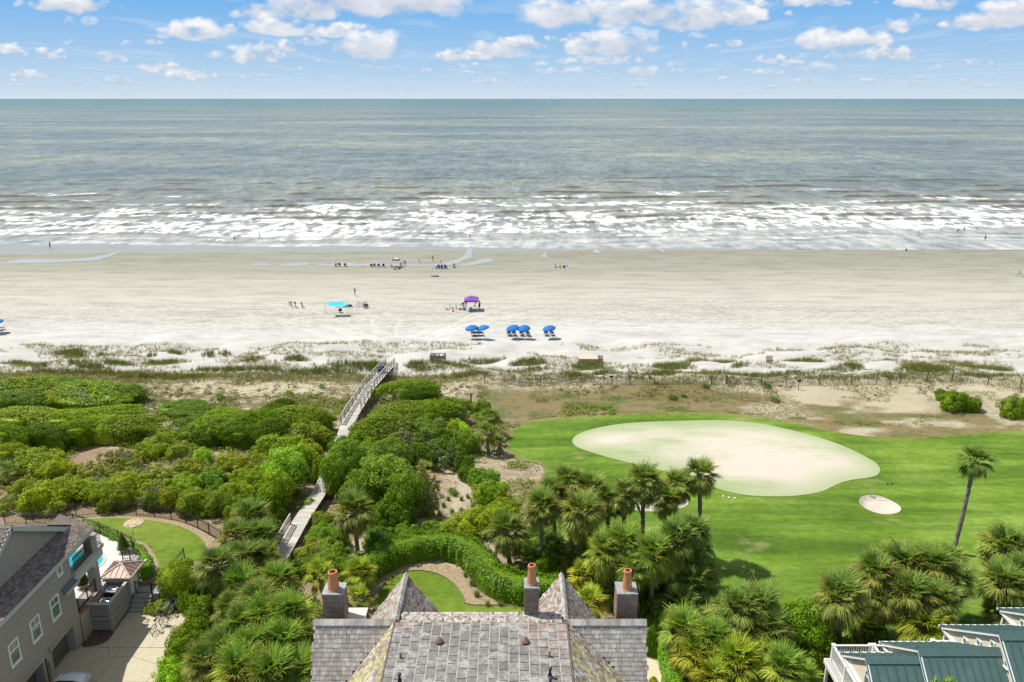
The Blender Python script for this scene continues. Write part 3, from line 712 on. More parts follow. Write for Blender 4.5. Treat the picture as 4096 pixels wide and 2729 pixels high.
def turf_mat(name, c1, c2, c3, bleach=0.0, brown=False, mow=0.12):
    m, n, l, out = newmat(name)
    tc = n.new("ShaderNodeTexCoord")
    def mp(s, rot=0):
        q = n.new("ShaderNodeMapping"); q.inputs['Scale'].default_value = s; q.inputs['Rotation'].default_value = (0, 0, rot); l.new(tc.outputs['Object'], q.inputs[0]); return q.outputs[0]
    n1 = noise(n, l, 1, 6, 0.6, mp((0.09, 0.16, 1), 0.2)); n2 = noise(n, l, 1, 8, 0.75, mp((1.2, 1.9, 1))); n3 = noise(n, l, 1, 4, 0.6, mp((0.05, 0.5, 1), 0.12))
    r = ramp(n, [(0.33, c1), (0.5, c2), (0.66, c3)]); l.new(n1.outputs[0], r.inputs[0])
    q = ramp(n, [(0.32, (0.68, 0.74, 0.66)), (0.68, (1.28, 1.22, 1.2))]); l.new(n2.outputs[0], q.inputs[0])
    c = mixc(n, l, 1.0, r.outputs[0], q.outputs[0], 'MULTIPLY')
    q3 = ramp(n, [(0.40, (1 - mow * 1.3, 1 - mow, 1 - mow * 1.3)), (0.60, (1 + mow * 1.2, 1 + mow, 1 + mow))]); l.new(n3.outputs[0], q3.inputs[0])
    c = mixc(n, l, 1.0, c, q3.outputs[0], 'MULTIPLY')
    if brown:
        ed = attr(n, 'edge')
        f = math_(n, l, 'MULTIPLY_ADD', math_(n, l, 'SUBTRACT', math_(n, l, 'ADD', n2.outputs[0], math_(n, l, 'MULTIPLY', n1.outputs[0], 1.0)), math_(n, l, 'MULTIPLY_ADD', ed, 0.45, 0.85)), 3.0, 0.5, True)
        c = mixc(n, l, math_(n, l, 'MULTIPLY', f, 0.85), c, (0.22, 0.185, 0.075))
        n5 = noise(n, l, 1, 5, 0.6, mp((0.16, 0.3, 1), 0.5)); w = ramp(n, [(0.60, (0, 0, 0)), (0.74, (1, 1, 1))]); l.new(n5.outputs[0], w.inputs[0])
        c = mixc(n, l, math_(n, l, 'MULTIPLY', w.outputs[0], 0.5), c, (0.42, 0.34, 0.18))
    bsdf(n, l, out, c, 0.9, n2.outputs[0], 0.5, 0.06, spec=0.2)
    return m
M_golf = turf_mat("golf_turf", (0.068, 0.132, 0.011), (0.108, 0.19, 0.019), (0.165, 0.25, 0.042), brown=True, mow=0.2)
M_lawn = turf_mat("lawn_turf", (0.095, 0.155, 0.012), (0.115, 0.185, 0.016), (0.16, 0.215, 0.03), mow=0.05)
M_mulch = simple("mulch", (0.30, 0.23, 0.14), 0.95, 0.35, 5, bstr=0.7)
M_bsand = simple("bunker_sand", (0.50, 0.46, 0.385), 0.95, 0.07, 1.5, bstr=0.3)
def green_mat():
    m, n, l, out = newmat("sanded_green")
    tc = n.new("ShaderNodeTexCoord")
    def mp(s, rot=0):
        q = n.new("ShaderNodeMapping"); q.inputs['Scale'].default_value = s; q.inputs['Rotation'].default_value = (0, 0, rot); l.new(tc.outputs['Object'], q.inputs[0]); return q.outputs[0]
    n1 = noise(n, l, 1, 4, 0.5, mp((0.07, 0.15, 1), 0.25)); n2 = noise(n, l, 1, 7, 0.7, mp((0.25, 2.6, 1), 0.1)); n3 = noise(n, l, 1, 6, 0.7, mp((1.5, 2.0, 1)))
    ed = math_(n, l, 'MULTIPLY', attr(n, 'edge'), 0.30, clamp=True)
    f = math_(n, l, 'ADD', math_(n, l, 'MULTIPLY_ADD', n1.outputs[0], 3.6, -1.65), math_(n, l, 'MULTIPLY_ADD', n2.outputs[0], 1.0, -0.5))
    f = math_(n, l, 'ADD', f, math_(n, l, 'MULTIPLY_ADD', n3.outputs[0], 0.5, -0.1))
    f = math_(n, l, 'MULTIPLY', math_(n, l, 'ADD', f, 0.62, clamp=True), math_(n, l, 'MULTIPLY_ADD', ed, 0.7, 0.3))
    c = mixc(n, l, f, (0.24, 0.33, 0.13), (0.54, 0.485, 0.405))
    bsdf(n, l, out, c, 0.92, n3.outputs[0], 0.2, 0.03, spec=0.2)
    return m
M_green = green_mat()
structure("golf_course", sheet("golf_course", GOLF, M_golf, 0.0, 0.75, holes=(BUNKER1, BUNKER2)))
structure("putting_green", sheet("putting_green", GREEN, M_green, 0.03, 0.6))
def collar(poly, s):
    c = np.array(poly).mean(0); return [tuple(c + (np.array(p) - c) * s) for p in poly]
def bunk(poly, dep):
    cl = list(poly) + [poly[0]]
    lo = min(H(x, y) for x, y in poly)
    def z(x, y):
        d = segd(x, y, cl)
        return hgt(x, y) - 0.02 - dep * sst(-0.05, 0.5, d) - 0.25 * dep * sst(0.4, 1.6, d)
    return z
structure("sand_bunker", sheet("sand_bunker", BUNKER1, M_bsand, 0, 0.25, bunk(BUNKER1, 0.38)))
structure("sand_bunker", sheet("sand_bunker", BUNKER2, M_bsand, 0, 0.3, bunk(BUNKER2, 0.35)))
MULCH_L = wpoly([zl(*p) for p in [(480, 345), (600, 312), (740, 302), (895, 300), (1033, 305), (1170, 318), (1297, 340), (1407, 370), (1498, 408), (1585, 458), (1690, 520), (1660, 620), (1500, 700), (1300, 800), (1150, 800), (1130, 740), (1140, 640), (1090, 540), (980, 500), (860, 470), (700, 400)]], 4)
structure("mulch_bed", sheet("mulch_bed", MULCH_L, M_mulch, 0.02, 0.5, lambda x, y: hgt(x, y)))
structure("lawn", sheet("lawn", LAWN_L, M_lawn, 0.05, 0.5))
structure("mulch_bed", sheet("mulch_bed", MULCH_C, M_mulch, 0.005, 0.5))
structure("lawn", sheet("lawn", LAWN_C, M_lawn, 0.03, 0.5))
# brown landscape edging round the centre lawn
mb = MB(); q = [Vector((x, y, H(x, y) + 0.05)) for x, y in LAWN_C] 
for a, b in zip(q, q[1:] + q[:1]): mb.bar(a, b, 0.05, 0.08)
tag(obj("lawn_edging", mb, None, M_bark), "dark edging strip round the small lawn behind the shingled roof", "edging")
# tidal pools left on the sand
M_pool = simple("tidal_water", (0.37, 0.375, 0.355), 0.3, 0.06, 0.5, bstr=0.02)
def pools():
    L = [[(0, 1052), (60, 1040), (140, 1036), (230, 1040), (330, 1034), (420, 1022), (482, 1003), (478, 1010), (430, 1030), (380, 1044), (300, 1046), (200, 1052), (100, 1054), (-60, 1058)],
         [(1000, 1060), (1020, 1054), (1060, 1052), (1090, 1058), (1070, 1063), (1020, 1063)],
         [(1112, 1063), (1150, 1055), (1220, 1051), (1245, 1054), (1235, 1062), (1170, 1065), (1125, 1066)],
         [(1245, 1058), (1280, 1053), (1310, 1060), (1350, 1050), (1400, 1051), (1440, 1061), (1500, 1047), (1530, 1060), (1560, 1056), (1640, 1058), (1700, 1062), (1780, 1052), (1820, 1040), (1850, 1030), (1865, 1010), (1872, 985), (1895, 985), (1885, 1020), (1890, 1032), (1850, 1042), (1830, 1055), (1790, 1064), (1690, 1066), (1600, 1064), (1500, 1063), (1400, 1066), (1300, 1066)],
         [(1830, 1066), (1880, 1052), (1930, 1036), (1960, 1035), (1985, 1040), (1950, 1050), (1900, 1060), (1850, 1068)],
         [(2160, 1028), (2180, 1010), (2190, 1012), (2180, 1022), (2195, 1028), (2175, 1031)], [(2368, 1008), (2385, 994), (2395, 1004), (2410, 1010), (2385, 1014)], [(3120, 1093), (3170, 1086), (3160, 1092)], [(4030, 1088), (4060, 1086), (4110, 1093), (4060, 1093)],
         [(2600, 990), (2640, 992), (2662, 1010), (2655, 1011), (2630, 998)]]
    for P in L:
        w = chaikin([tuple(G(x, y)[:2]) for x, y in P], 2)
        structure("tidal_pool", sheet("tidal_pool", w, M_pool, 0.035, 1.2, lambda x, y: hgt(x, y)))
pools()
#@@VEG
# ------------------------------------------------------------------ plants
def leaf_quads(P, N, size, rng, aspect=1.0):
    """one small rhombic leaf at each point P, roughly facing N"""
    n = len(P)
    N = N + np.array([0, 0, .45]) + rng.normal(0, 0.45, N.shape); N /= np.linalg.norm(N, axis=1)[:, None] + 1e-9
    T = rng.normal(0, 1, N.shape); T -= (T * N).sum(1)[:, None] * N; T /= np.linalg.norm(T, axis=1)[:, None] + 1e-9
    B = np.cross(N, T); s = size * rng.uniform(0.6, 1.35, n)[:, None]
    V = np.stack([P - T * s, P + B * s * 0.6 * aspect, P + T * s, P - B * s * 0.6 * aspect], 1).reshape(-1, 3)
    F = (np.arange(n)[:, None] * 4 + np.array([0, 1, 2, 3])[None]).astype(int)
    return V, F
def lobes_surface(L, n, rng, zmin=0.0, jitter=0.03):
    L = np.array(L); w = (L[:, 3] * L[:, 4]) + 1e-3
    idx = rng.choice(len(L), n * 2, p=w / w.sum())
    d = rng.normal(0, 1, (n * 2, 3)); d /= np.linalg.norm(d, axis=1)[:, None]
    P = L[idx, :3] + d * L[idx, 3:6] * (1 + rng.normal(0, jitter, (n * 2, 1)))
    N = d / L[idx, 3:6]; N /= np.linalg.norm(N, axis=1)[:, None]
    ok = P[:, 2] > zmin
    for c in L[np.argsort(-w)[:14]]:
        ok &= (((P - c[:3]) / (c[3:6] * 0.84)) ** 2).sum(1) > 1
    P = P[ok][:n]; N = N[ok][:n]
    return P, N
def foliage(name, seed, kind):
    """unit-radius crown mesh, base at z=0"""
    rng = np.random.default_rng(seed); L = []
    if kind == 'mound':                      # wind-sheared smooth canopy
        for _ in range(5): L.append((rng.uniform(-.5, .5), rng.uniform(-.45, .45), .18, rng.uniform(.42, .6), rng.uniform(.4, .55), rng.uniform(.42, .62)))
        for _ in range(70):
            a = rng.uniform(0, 6.283); r = math.sqrt(rng.uniform(0, 1)) * .85; x, y = r * math.cos(a), r * math.sin(a)
            z = .18 + .52 * math.sqrt(max(0.02, 1 - (r / .98) ** 2)); q = rng.uniform(.12, .24); L.append((x, y, z - .05, q * 1.4, q * .9, q * .42))
        n, ls = 13000, .024
    elif kind == 'bushy':
        for _ in range(5): L.append((rng.uniform(-.4, .4), rng.uniform(-.4, .4), .3, .45, .45, .5))
        for _ in range(75):
            a = rng.uniform(0, 6.283); r = math.sqrt(rng.uniform(0, 1)) * .88; x, y = r * math.cos(a), r * math.sin(a)
            z = rng.uniform(.15, 1) * .85 * math.sqrt(max(0.03, 1 - (r / 1.02) ** 2)) + .06; q = rng.uniform(.10, .20); L.append((x, y, z, q, q, q * .85))
        n, ls = 9000, .029
    elif kind == 'loose':
        for _ in range(4): L.append((rng.uniform(-.35, .35), rng.uniform(-.35, .35), .25, .3, .3, .3))
        for _ in range(60):
            a = rng.uniform(0, 6.283); r = math.sqrt(rng.uniform(0, 1)) * .95; x, y = r * math.cos(a), r * math.sin(a)
            z = rng.uniform(.1, 1) * .9 * math.sqrt(max(0.05, 1 - (r / 1.05) ** 2)) + .05; q = rng.uniform(.07, .16); L.append((x, y, z, q, q, q))
        n, ls = 4200, .038
    elif kind == 'tree':
        for _ in range(6): L.append((rng.uniform(-.35, .35), rng.uniform(-.35, .35), rng.uniform(.6, 1.1), .42, .42, .4))
        for _ in range(90):
            d = rng.normal(0, 1, 3); d /= np.linalg.norm(d); q = rng.uniform(.11, .22)
            L.append((d[0] * .72, d[1] * .72, .88 + d[2] * .62, q, q, q * .8))
        n, ls = 12000, .027
    elif kind == 'ball':
        L.append((0, 0, .45, .98, .98, .75))
        for _ in range(60):
            d = rng.normal(0, 1, 3); d /= np.linalg.norm(d); q = rng.uniform(.10, .2)
            L.append((d[0] * .9, d[1] * .9, max(.08, .45 + d[2] * .68), q, q, q * .8))
        n, ls = 8000, .026
    P, N = lobes_surface(L, n, rng, 0.0)
    V, F = leaf_quads(P, N, ls, rng)
    if kind == 'loose':
        core = []
    else: core = sorted(L, key=lambda c: -c[3])[:6]
    vs = [V]; fs = [F]; o = len(V)
    for c in core:      # the dense inside of the crown
        mb = MB(); k = .86
        mb.ball((c[0], c[1], max(c[2], .05)), (c[3] * k, c[4] * k, c[5] * k), 10, 7)
        cv = np.array(mb.v); cv[:, 2] = np.maximum(cv[:, 2], 0.0)
        q = np.array([f if len(f) == 4 else (f[0], f[1], f[2], f[2]) for f in mb.f]); 
        q4 = q[q[:, 2] != q[:, 3]]
        vs.append(cv); fs.append(q4 + o); o += len(cv)
    return np_mesh(name, np.concatenate(vs), np.concatenate(fs), M_leaf, smooth=False)
FOL = {k: [foliage("foliage", 100 + 10 * i + j, k) for j in range(m)] for i, (k, m) in enumerate((('mound', 3), ('bushy', 3), ('loose', 3), ('tree', 2), ('ball', 1)))}
def branch_mesh(seed, h=0.9, spread=.5, n=9, twigs=False):
    r = random.Random(seed); mb = MB()
    def grow(p, d, L, rad, dep):
        q = p + d * L
        mb.tube(p, q, rad, rad * .65, 4 if dep else 5, False)
        if dep < (3 if twigs else 2):
            for _ in range(3 if dep else n):
                nd = (d + Vector((r.uniform(-1, 1), r.uniform(-1, 1), r.uniform(-.3, .7))) * (.8 if dep else spread * 2)).normalized()
                grow(q if dep else p.lerp(q, r.uniform(.3, 1)), nd, L * r.uniform(.5, .8), rad * .6, dep + 1)
    grow(Vector((0, 0, 0)), Vector((r.uniform(-.2, .2), r.uniform(-.2, .2), 1)).normalized(), h * .5, .035 if not twigs else .014, 0)
    return mb
ST = [branch_mesh(i, 0.9, .5, 6).mesh("branches", M_bark) for i in range(3)]
TWIG = [branch_mesh(20 + i, 1.0, .8, 13, True).mesh("bare_twigs", M_twig) for i in range(3)]
TRUNK = [branch_mesh(40 + i, 1.5, .35, 5).mesh("trunk", M_bark) for i in range(2)]
LEAFK = 1.98
HK = 1.22
KEYS = {  # look -> (mesh kind, colour, words)
    'dark': ('mound', (0.072, 0.112, 0.010), 'dense dark green wind-sheared shrub'),
    'mid': ('mound', (0.100, 0.145, 0.012), 'glossy mid green wind-sheared shrub'),
    'lime': ('mound', (0.150, 0.190, 0.014), 'bright lime green wind-sheared shrub'),
    'myrtle': ('bushy', (0.155, 0.195, 0.018), 'yellow-green bushy wax myrtle'),
    'olive': ('bushy', (0.125, 0.152, 0.020), 'olive green bushy shrub'),
    'green': ('bushy', (0.105, 0.155, 0.018), 'mid green bushy shrub'),
    'deep': ('bushy', (0.068, 0.112, 0.014), 'deep green bushy shrub'),
    'bright': ('bushy', (0.190, 0.290, 0.035), 'very bright light green shrub'),
    'loose': ('loose', (0.150, 0.175, 0.035), 'open yellow-green shrub with gaps'),
    'greyed': ('loose', (0.140, 0.150, 0.070), 'sparse grey-green shrub with bare twigs'),
    'tree': ('tree', (0.100, 0.155, 0.016), 'round-headed green tree'),
    'yellowtree': ('tree', (0.170, 0.235, 0.028), 'tall light green tree with clumpy crown'),
    'ball': ('ball', (0.125, 0.155, 0.018), 'clipped round yellow-green bush'),
}
def shrub(look, px, py, wpx, h, depth=0.75, where='', group=None, z=None, rz=None, twigs=0, words=None, name=None):
    """px,py: sight line through the middle of the crown; wpx its width; h its height in metres"""
    kind, c, w = KEYS[look]
    if kind == 'mound': h *= HK
    zg = 3.5
    for _ in range(6):
        p = at(px, py, Z=zg + h * .5); zg = H(p.x, p.y) if z is None else z
    zc = proj(p.x, p.y, zg + h * .5)[2]; r = wpx / 2 * zc / FPX
    top = {'mound': .78, 'bushy': .95, 'loose': .98, 'tree': 1.6, 'ball': 1.2}[kind]
    nm = name or ('tree' if kind == 'tree' else 'shrub')
    t = thing(nm, (words or w) + (' ' + where if where else ''), 'tree' if kind == 'tree' else 'shrub', (p.x, p.y, zg - 0.05), rnd.uniform(0, 6.28) if rz is None else rz, group)
    v = 1 + rnd.uniform(-.12, .12)
    v *= LEAFK
    col = (c[0] * v * rnd.uniform(.80, 1.04), c[1] * v, c[2] * v * rnd.uniform(.4, .9))
    cs, sn = abs(math.cos(t.rotation_euler.z)), abs(math.sin(t.rotation_euler.z))
    if rz is None and depth != 1: t.rotation_euler.z = rnd.uniform(-.35, .35) + rnd.choice((0, math.pi))
    s = (r / .95, r * depth / .95, h / top)
    obj('crown', rnd.choice(FOL[kind]), t, color=col, scale=s)
    if kind == 'tree': obj('trunk', rnd.choice(TRUNK), t, scale=(h * .35, h * .35, h * .42))
    elif kind in ('loose', 'bushy'): obj('branches', rnd.choice(ST), t, scale=(r * .8, r * .8 * depth, h * .9))
    if not twigs and rnd.random() < .2 and kind != 'ball' and name is None: twigs = 1
    for k in range(twigs):
        a = rnd.uniform(0, 6.28)
        obj('bare_twigs', rnd.choice(TWIG), t, loc=(r * .5 * math.cos(a), r * .4 * math.sin(a) - r * .2 * depth, h * .28), rot=(rnd.uniform(-.6, .6), rnd.uniform(-.6, .6), a), scale=(r * .75, r * .75, h * .6))
    return t
S = 4096 / 2353.0     # overview picture -> photo pixels
def sh(look, ox, oy, w, h, depth=.75, where='', **k): return shrub(look, ox * S, oy * S, w * S, h, depth, where, **k)

W1 = 'on the far left dune edge'; GRP = 'shrubs on the dunes and behind the houses'
for a in [('mid', 40, 890, 190, 2.0, .55), ('dark', 130, 886, 180, 1.9, .5), ('mid', 205, 903, 230, 2.0, .6), ('dark', 275, 900, 120, 1.6, .6), ('lime', 150, 918, 150, 1.8, .45), ('dark', 40, 920, 150, 1.9, .5),
          ('lime', 60, 962, 190, 2.3, .55), ('mid', 25, 1000, 110, 2.2, .5), ('lime', 150, 965, 170, 2.1, .5), ('lime', 245, 950, 170, 1.5, .4), ('mid', 185, 990, 120, 2.4, .6), ('lime', 250, 978, 150, 2.0, .5), ('mid', 300, 980, 160, 2.2, .6), ('dark', 110, 1000, 110, 2.1, .5)]:
    sh(*a, W1, group=GRP)
sh('dark', 430, 937, 125, 0.9, .8, 'lying low and alone in the dune grass', group=GRP)
for a in [('dark', 440, 978, 100, 1.7, .8), ('mid', 505, 985, 150, 2.6, .7), ('dark', 460, 1000, 110, 2.0, .6), ('lime', 520, 965, 110, 2.3, .6), ('mid', 585, 975, 110, 2.8, .8), ('dark', 640, 950, 90, 2.0, .6), ('mid', 675, 962, 150, 2.4, .7), ('mid', 625, 990, 90, 2.6, .7), ('dark', 560, 1000, 100, 2.2, .6), ('dark', 650, 930, 60, 1.4, .7), ('mid', 720, 968, 90, 2.0, .7)]:
    sh(*a, 'left of the boardwalk below the dune field', group=GRP)
for a in [('olive', 700, 995, 130, 2.6), ('myrtle', 640, 1020, 120, 2.4), ('olive', 740, 1005, 70, 2.2), ('myrtle', 700, 1040, 100, 2.4), ('olive', 610, 1035, 70, 2.0)]:
    sh(*a, .8, 'beside the hidden middle of the boardwalk', group=GRP)
WL = 'in the thicket behind the curved iron fence'
for a in [('myrtle', 85, 1055, 120, 2.4), ('lime', 20, 1040, 80, 1.8), ('greyed', 30, 1095, 80, 1.6), ('myrtle', 130, 1075, 90, 1.8), ('loose', 200, 1080, 90, 1.6), ('greyed', 265, 1045, 90, 1.8), ('loose', 300, 1055, 80, 1.8), ('myrtle', 375, 1010, 90, 2.0), ('myrtle', 345, 1030, 80, 1.6),
          ('olive', 420, 1035, 90, 1.8), ('bright', 465, 1045, 50, 1.6), ('loose', 440, 1065, 90, 1.6), ('loose', 370, 1080, 100, 1.5), ('greyed', 300, 1095, 100, 1.5), ('myrtle', 150, 1120, 110, 2.2), ('myrtle', 100, 1140, 120, 2.4), ('olive', 60, 1120, 80, 2.0), ('loose', 20, 1150, 80, 1.6),
          ('myrtle', 215, 1120, 100, 2.1), ('olive', 260, 1140, 100, 2.2), ('myrtle', 290, 1110, 90, 2.0), ('loose', 340, 1125, 90, 1.8), ('deep', 350, 1150, 60, 1.6), ('myrtle', 420, 1110, 90, 1.8), ('greyed', 395, 1140, 60, 1.3), ('olive', 450, 1150, 100, 2.2), ('green', 480, 1100, 90, 1.9), ('loose', 520, 1085, 100, 1.8),
          ('myrtle', 530, 1060, 80, 1.7), ('myrtle', 570, 1095, 90, 2.0), ('deep', 500, 1130, 60, 1.6), ('myrtle', 540, 1130, 100, 2.2), ('olive', 510, 1152, 100, 2.3), ('myrtle', 455, 1150, 90, 2.2), ('green', 560, 1170, 90, 2.4), ('bright', 560, 1125, 40, 1.4), ('myrtle', 600, 1130, 70, 2.2), ('olive', 395, 1142, 80, 1.8), ('greyed', 240, 1085, 70, 1.2), ('green', 620, 1160, 80, 2.5), ('myrtle', 610, 1060, 80, 2.0)]:
    sh(*a, rnd.uniform(.6, .95), WL, group=GRP, twigs=1 if a[0] in ('greyed', 'loose') else 0)
for a in [('yellowtree', 655, 1085, 120, 4.6), ('yellowtree', 690, 1060, 70, 3.6), ('yellowtree', 635, 1130, 90, 4.0)]:
    sh(*a, .9, 'on the left side of the boardwalk gap', group=GRP)
WR = 'in the mass right of the boardwalk'
for a in [('mid', 935, 897, 150, 2.3, .5, 0), ('dark', 960, 905, 110, 2.0, .5, 0), ('mid', 960, 945, 190, 2.0, .5, 0), ('olive', 1045, 927, 75, 1.9, .7, 0), ('green', 890, 965, 120, 2.2, .8, 0), ('greyed', 1040, 950, 80, 1.8, .8, 2), ('mid', 880, 985, 150, 2.5, .7, 0), ('greyed', 905, 990, 110, 3.0, .8, 3), ('greyed', 940, 1010, 110, 3.0, .8, 3),
          ('green', 835, 1010, 100, 2.6, .8, 0), ('deep', 980, 985, 120, 2.6, .8, 1), ('green', 1020, 990, 90, 2.5, .8, 0), ('bright', 1050, 985, 70, 2.0, .8, 0), ('green', 1065, 1010, 80, 2.3, .8, 0), ('deep', 1020, 1030, 110, 2.3, .8, 1), ('green', 790, 1035, 90, 3.0, .8, 0), ('tree', 800, 1065, 110, 4.6, .9, 0), ('green', 850, 1045, 110, 3.0, .8, 0), ('tree', 900, 1050, 110, 3.8, .9, 1),
          ('deep', 960, 1040, 100, 2.6, .8, 2), ('greyed', 1020, 1045, 90, 2.2, .8, 3), ('tree', 770, 1095, 80, 4.4, .9, 0), ('green', 740, 1075, 60, 2.6, .9, 0), ('tree', 880, 1105, 170, 4.6, .9, 1), ('tree', 830, 1130, 110, 4.2, .9, 0), ('tree', 930, 1140, 110, 4.4, .9, 1), ('greyed', 975, 1105, 70, 2.8, .8, 3), ('greyed', 985, 1150, 50, 3.2, .8, 2), ('deep', 900, 1180, 120, 2.8, .8, 0)]:
    sh(*a[:6], WR, group=GRP, twigs=a[6])
for a in [('green', 1105, 935, 60, 1.8), ('green', 1120, 955, 60, 1.4), ('deep', 1065, 1060, 55, 1.8), ('deep', 1075, 1085, 50, 1.6), ('green', 1110, 1095, 80, 2.0), ('green', 1125, 1130, 90, 1.9), ('bright', 1140, 1115, 50, 1.1), ('deep', 1050, 1050, 40, 1.3)]:
    sh(*a, .85, 'on the rough ground left of the fairway', group=GRP)
for a in [('myrtle', 1100, 1195, 120, 2.2), ('myrtle', 1050, 1215, 110, 1.9), ('myrtle', 1150, 1180, 90, 1.9), ('green', 1000, 1215, 80, 1.6), ('olive', 1165, 1160, 70, 1.6), ('green', 930, 1225, 90, 1.7), ('deep', 870, 1235, 80, 1.7)]:
    sh(*a, .8, 'above the curved hedge', group=GRP)
for a in [('olive', 738, 1190, 60, 1.3), ('green', 745, 1225, 90, 1.5), ('olive', 715, 1262, 80, 1.4), ('green', 750, 1265, 110, 1.6), ('deep', 780, 1240, 60, 1.6), ('olive', 690, 1295, 70, 1.3), ('green', 735, 1300, 90, 1.5), ('green', 775, 1290, 70, 1.5), ('deep', 628, 1215, 50, 1.8), ('green', 712, 1160, 50, 1.2)]:
    sh(*a, .9, 'spreading along the lower boardwalk', group=GRP)
sh('ball', 408, 1312, 92, 2.6, .95, 'beside the landing of the grey steps', group=GRP)
for a in [('green', 425, 1490, 110, 2.6), ('green', 440, 1450, 90, 2.4), ('bright', 400, 1540, 100, 2.0), ('green', 470, 1400, 90, 2.2), ('deep', 450, 1425, 60, 2.0), ('deep', 715, 1405, 60, 2.4), ('deep', 550, 1480, 140, 2.2), ('deep', 620, 1400, 140, 2.4), ('green', 700, 1520, 70, 2.4), ('deep', 660, 1560, 120, 2.0), ('deep', 500, 1560, 120, 2.0), ('deep', 470, 1340, 60, 1.8), ('green', 430, 1380, 50, 1.8)]:
    sh(*a, .9, 'among the palms right of the driveway', group=GRP)
for a in [('tree', 1850, 1455, 150, 4.6), ('tree', 1900, 1420, 90, 3.8), ('deep', 1930, 1500, 120, 2.6), ('green', 1860, 1520, 110, 2.4), ('deep', 2010, 1470, 90, 2.2), ('green', 1790, 1560, 100, 2.2), ('deep', 1500, 1470, 45, 2.2), ('deep', 1985, 1430, 50, 2.0)]:
    sh(*a, .9, 'near the teal-roofed houses', group=GRP)
for a in [('green', 2195, 917, 85, 2.2), ('green', 2335, 932, 85, 2.6), ('deep', 2165, 905, 40, 1.2), ('green', 2228, 924, 60, 1.8), ('deep', 2205, 922, 60, 1.9)]:
    sh(*a, .7, 'on the sandy bank behind the fairway', group=GRP)
WP = 'under the palms beside the fairway'
for x, y, w in [(1230, 1240, 110), (1290, 1270, 110), (1350, 1260, 120), (1250, 1300, 90), (1420, 1320, 110), (1500, 1330, 110), (1560, 1330, 110), (1320, 1300, 110), (1600, 1300, 70), (1450, 1370, 90), (1540, 1400, 110), (1380, 1350, 80), (1600, 1420, 90), (1590, 1370, 80)]:
    sh('deep', x, y, w, 2.0, .9, WP, group=GRP)
# small leafy bush in the lower right corner in front of the teal roof
def tall_tree(px, py, w, zc_, label):
    p = at(px, py, Z=zc_); z = proj(p.x, p.y, zc_)[2]; r = w / 2 * z / FPX
    t = thing('tree', label, 'tree', (p.x, p.y, 3.0), rnd.uniform(0, 6))
    obj('crown', FOL['loose'][0], t, color=(.26, .40, .06), loc=(0, 0, zc_ - 3.0 - r), scale=(r, r, r * 1.6)); obj('crown', FOL['bushy'][1], t, color=(.24, .38, .055), loc=(0, 0, zc_ - 3.2 - r), scale=(r * .62, r * .62, r * 1.2))
    obj('trunk', MB().path([(0, 0, 0), (.1, .05, zc_ * .3), (0, 0, zc_ - 3.2 - r)], [.16, .12, .05], 7), t, M_bark); obj('branches', ST[1], t, loc=(0, 0, zc_ - 3.4 - r), scale=(r, r, r * 1.6))
tall_tree(3820, 2765, 210, 11.4, 'light green leafy treetop in front of the middle teal roof')
tall_tree(3790, 2712, 34, 11.0, 'small light green sprig standing against the second teal roof')

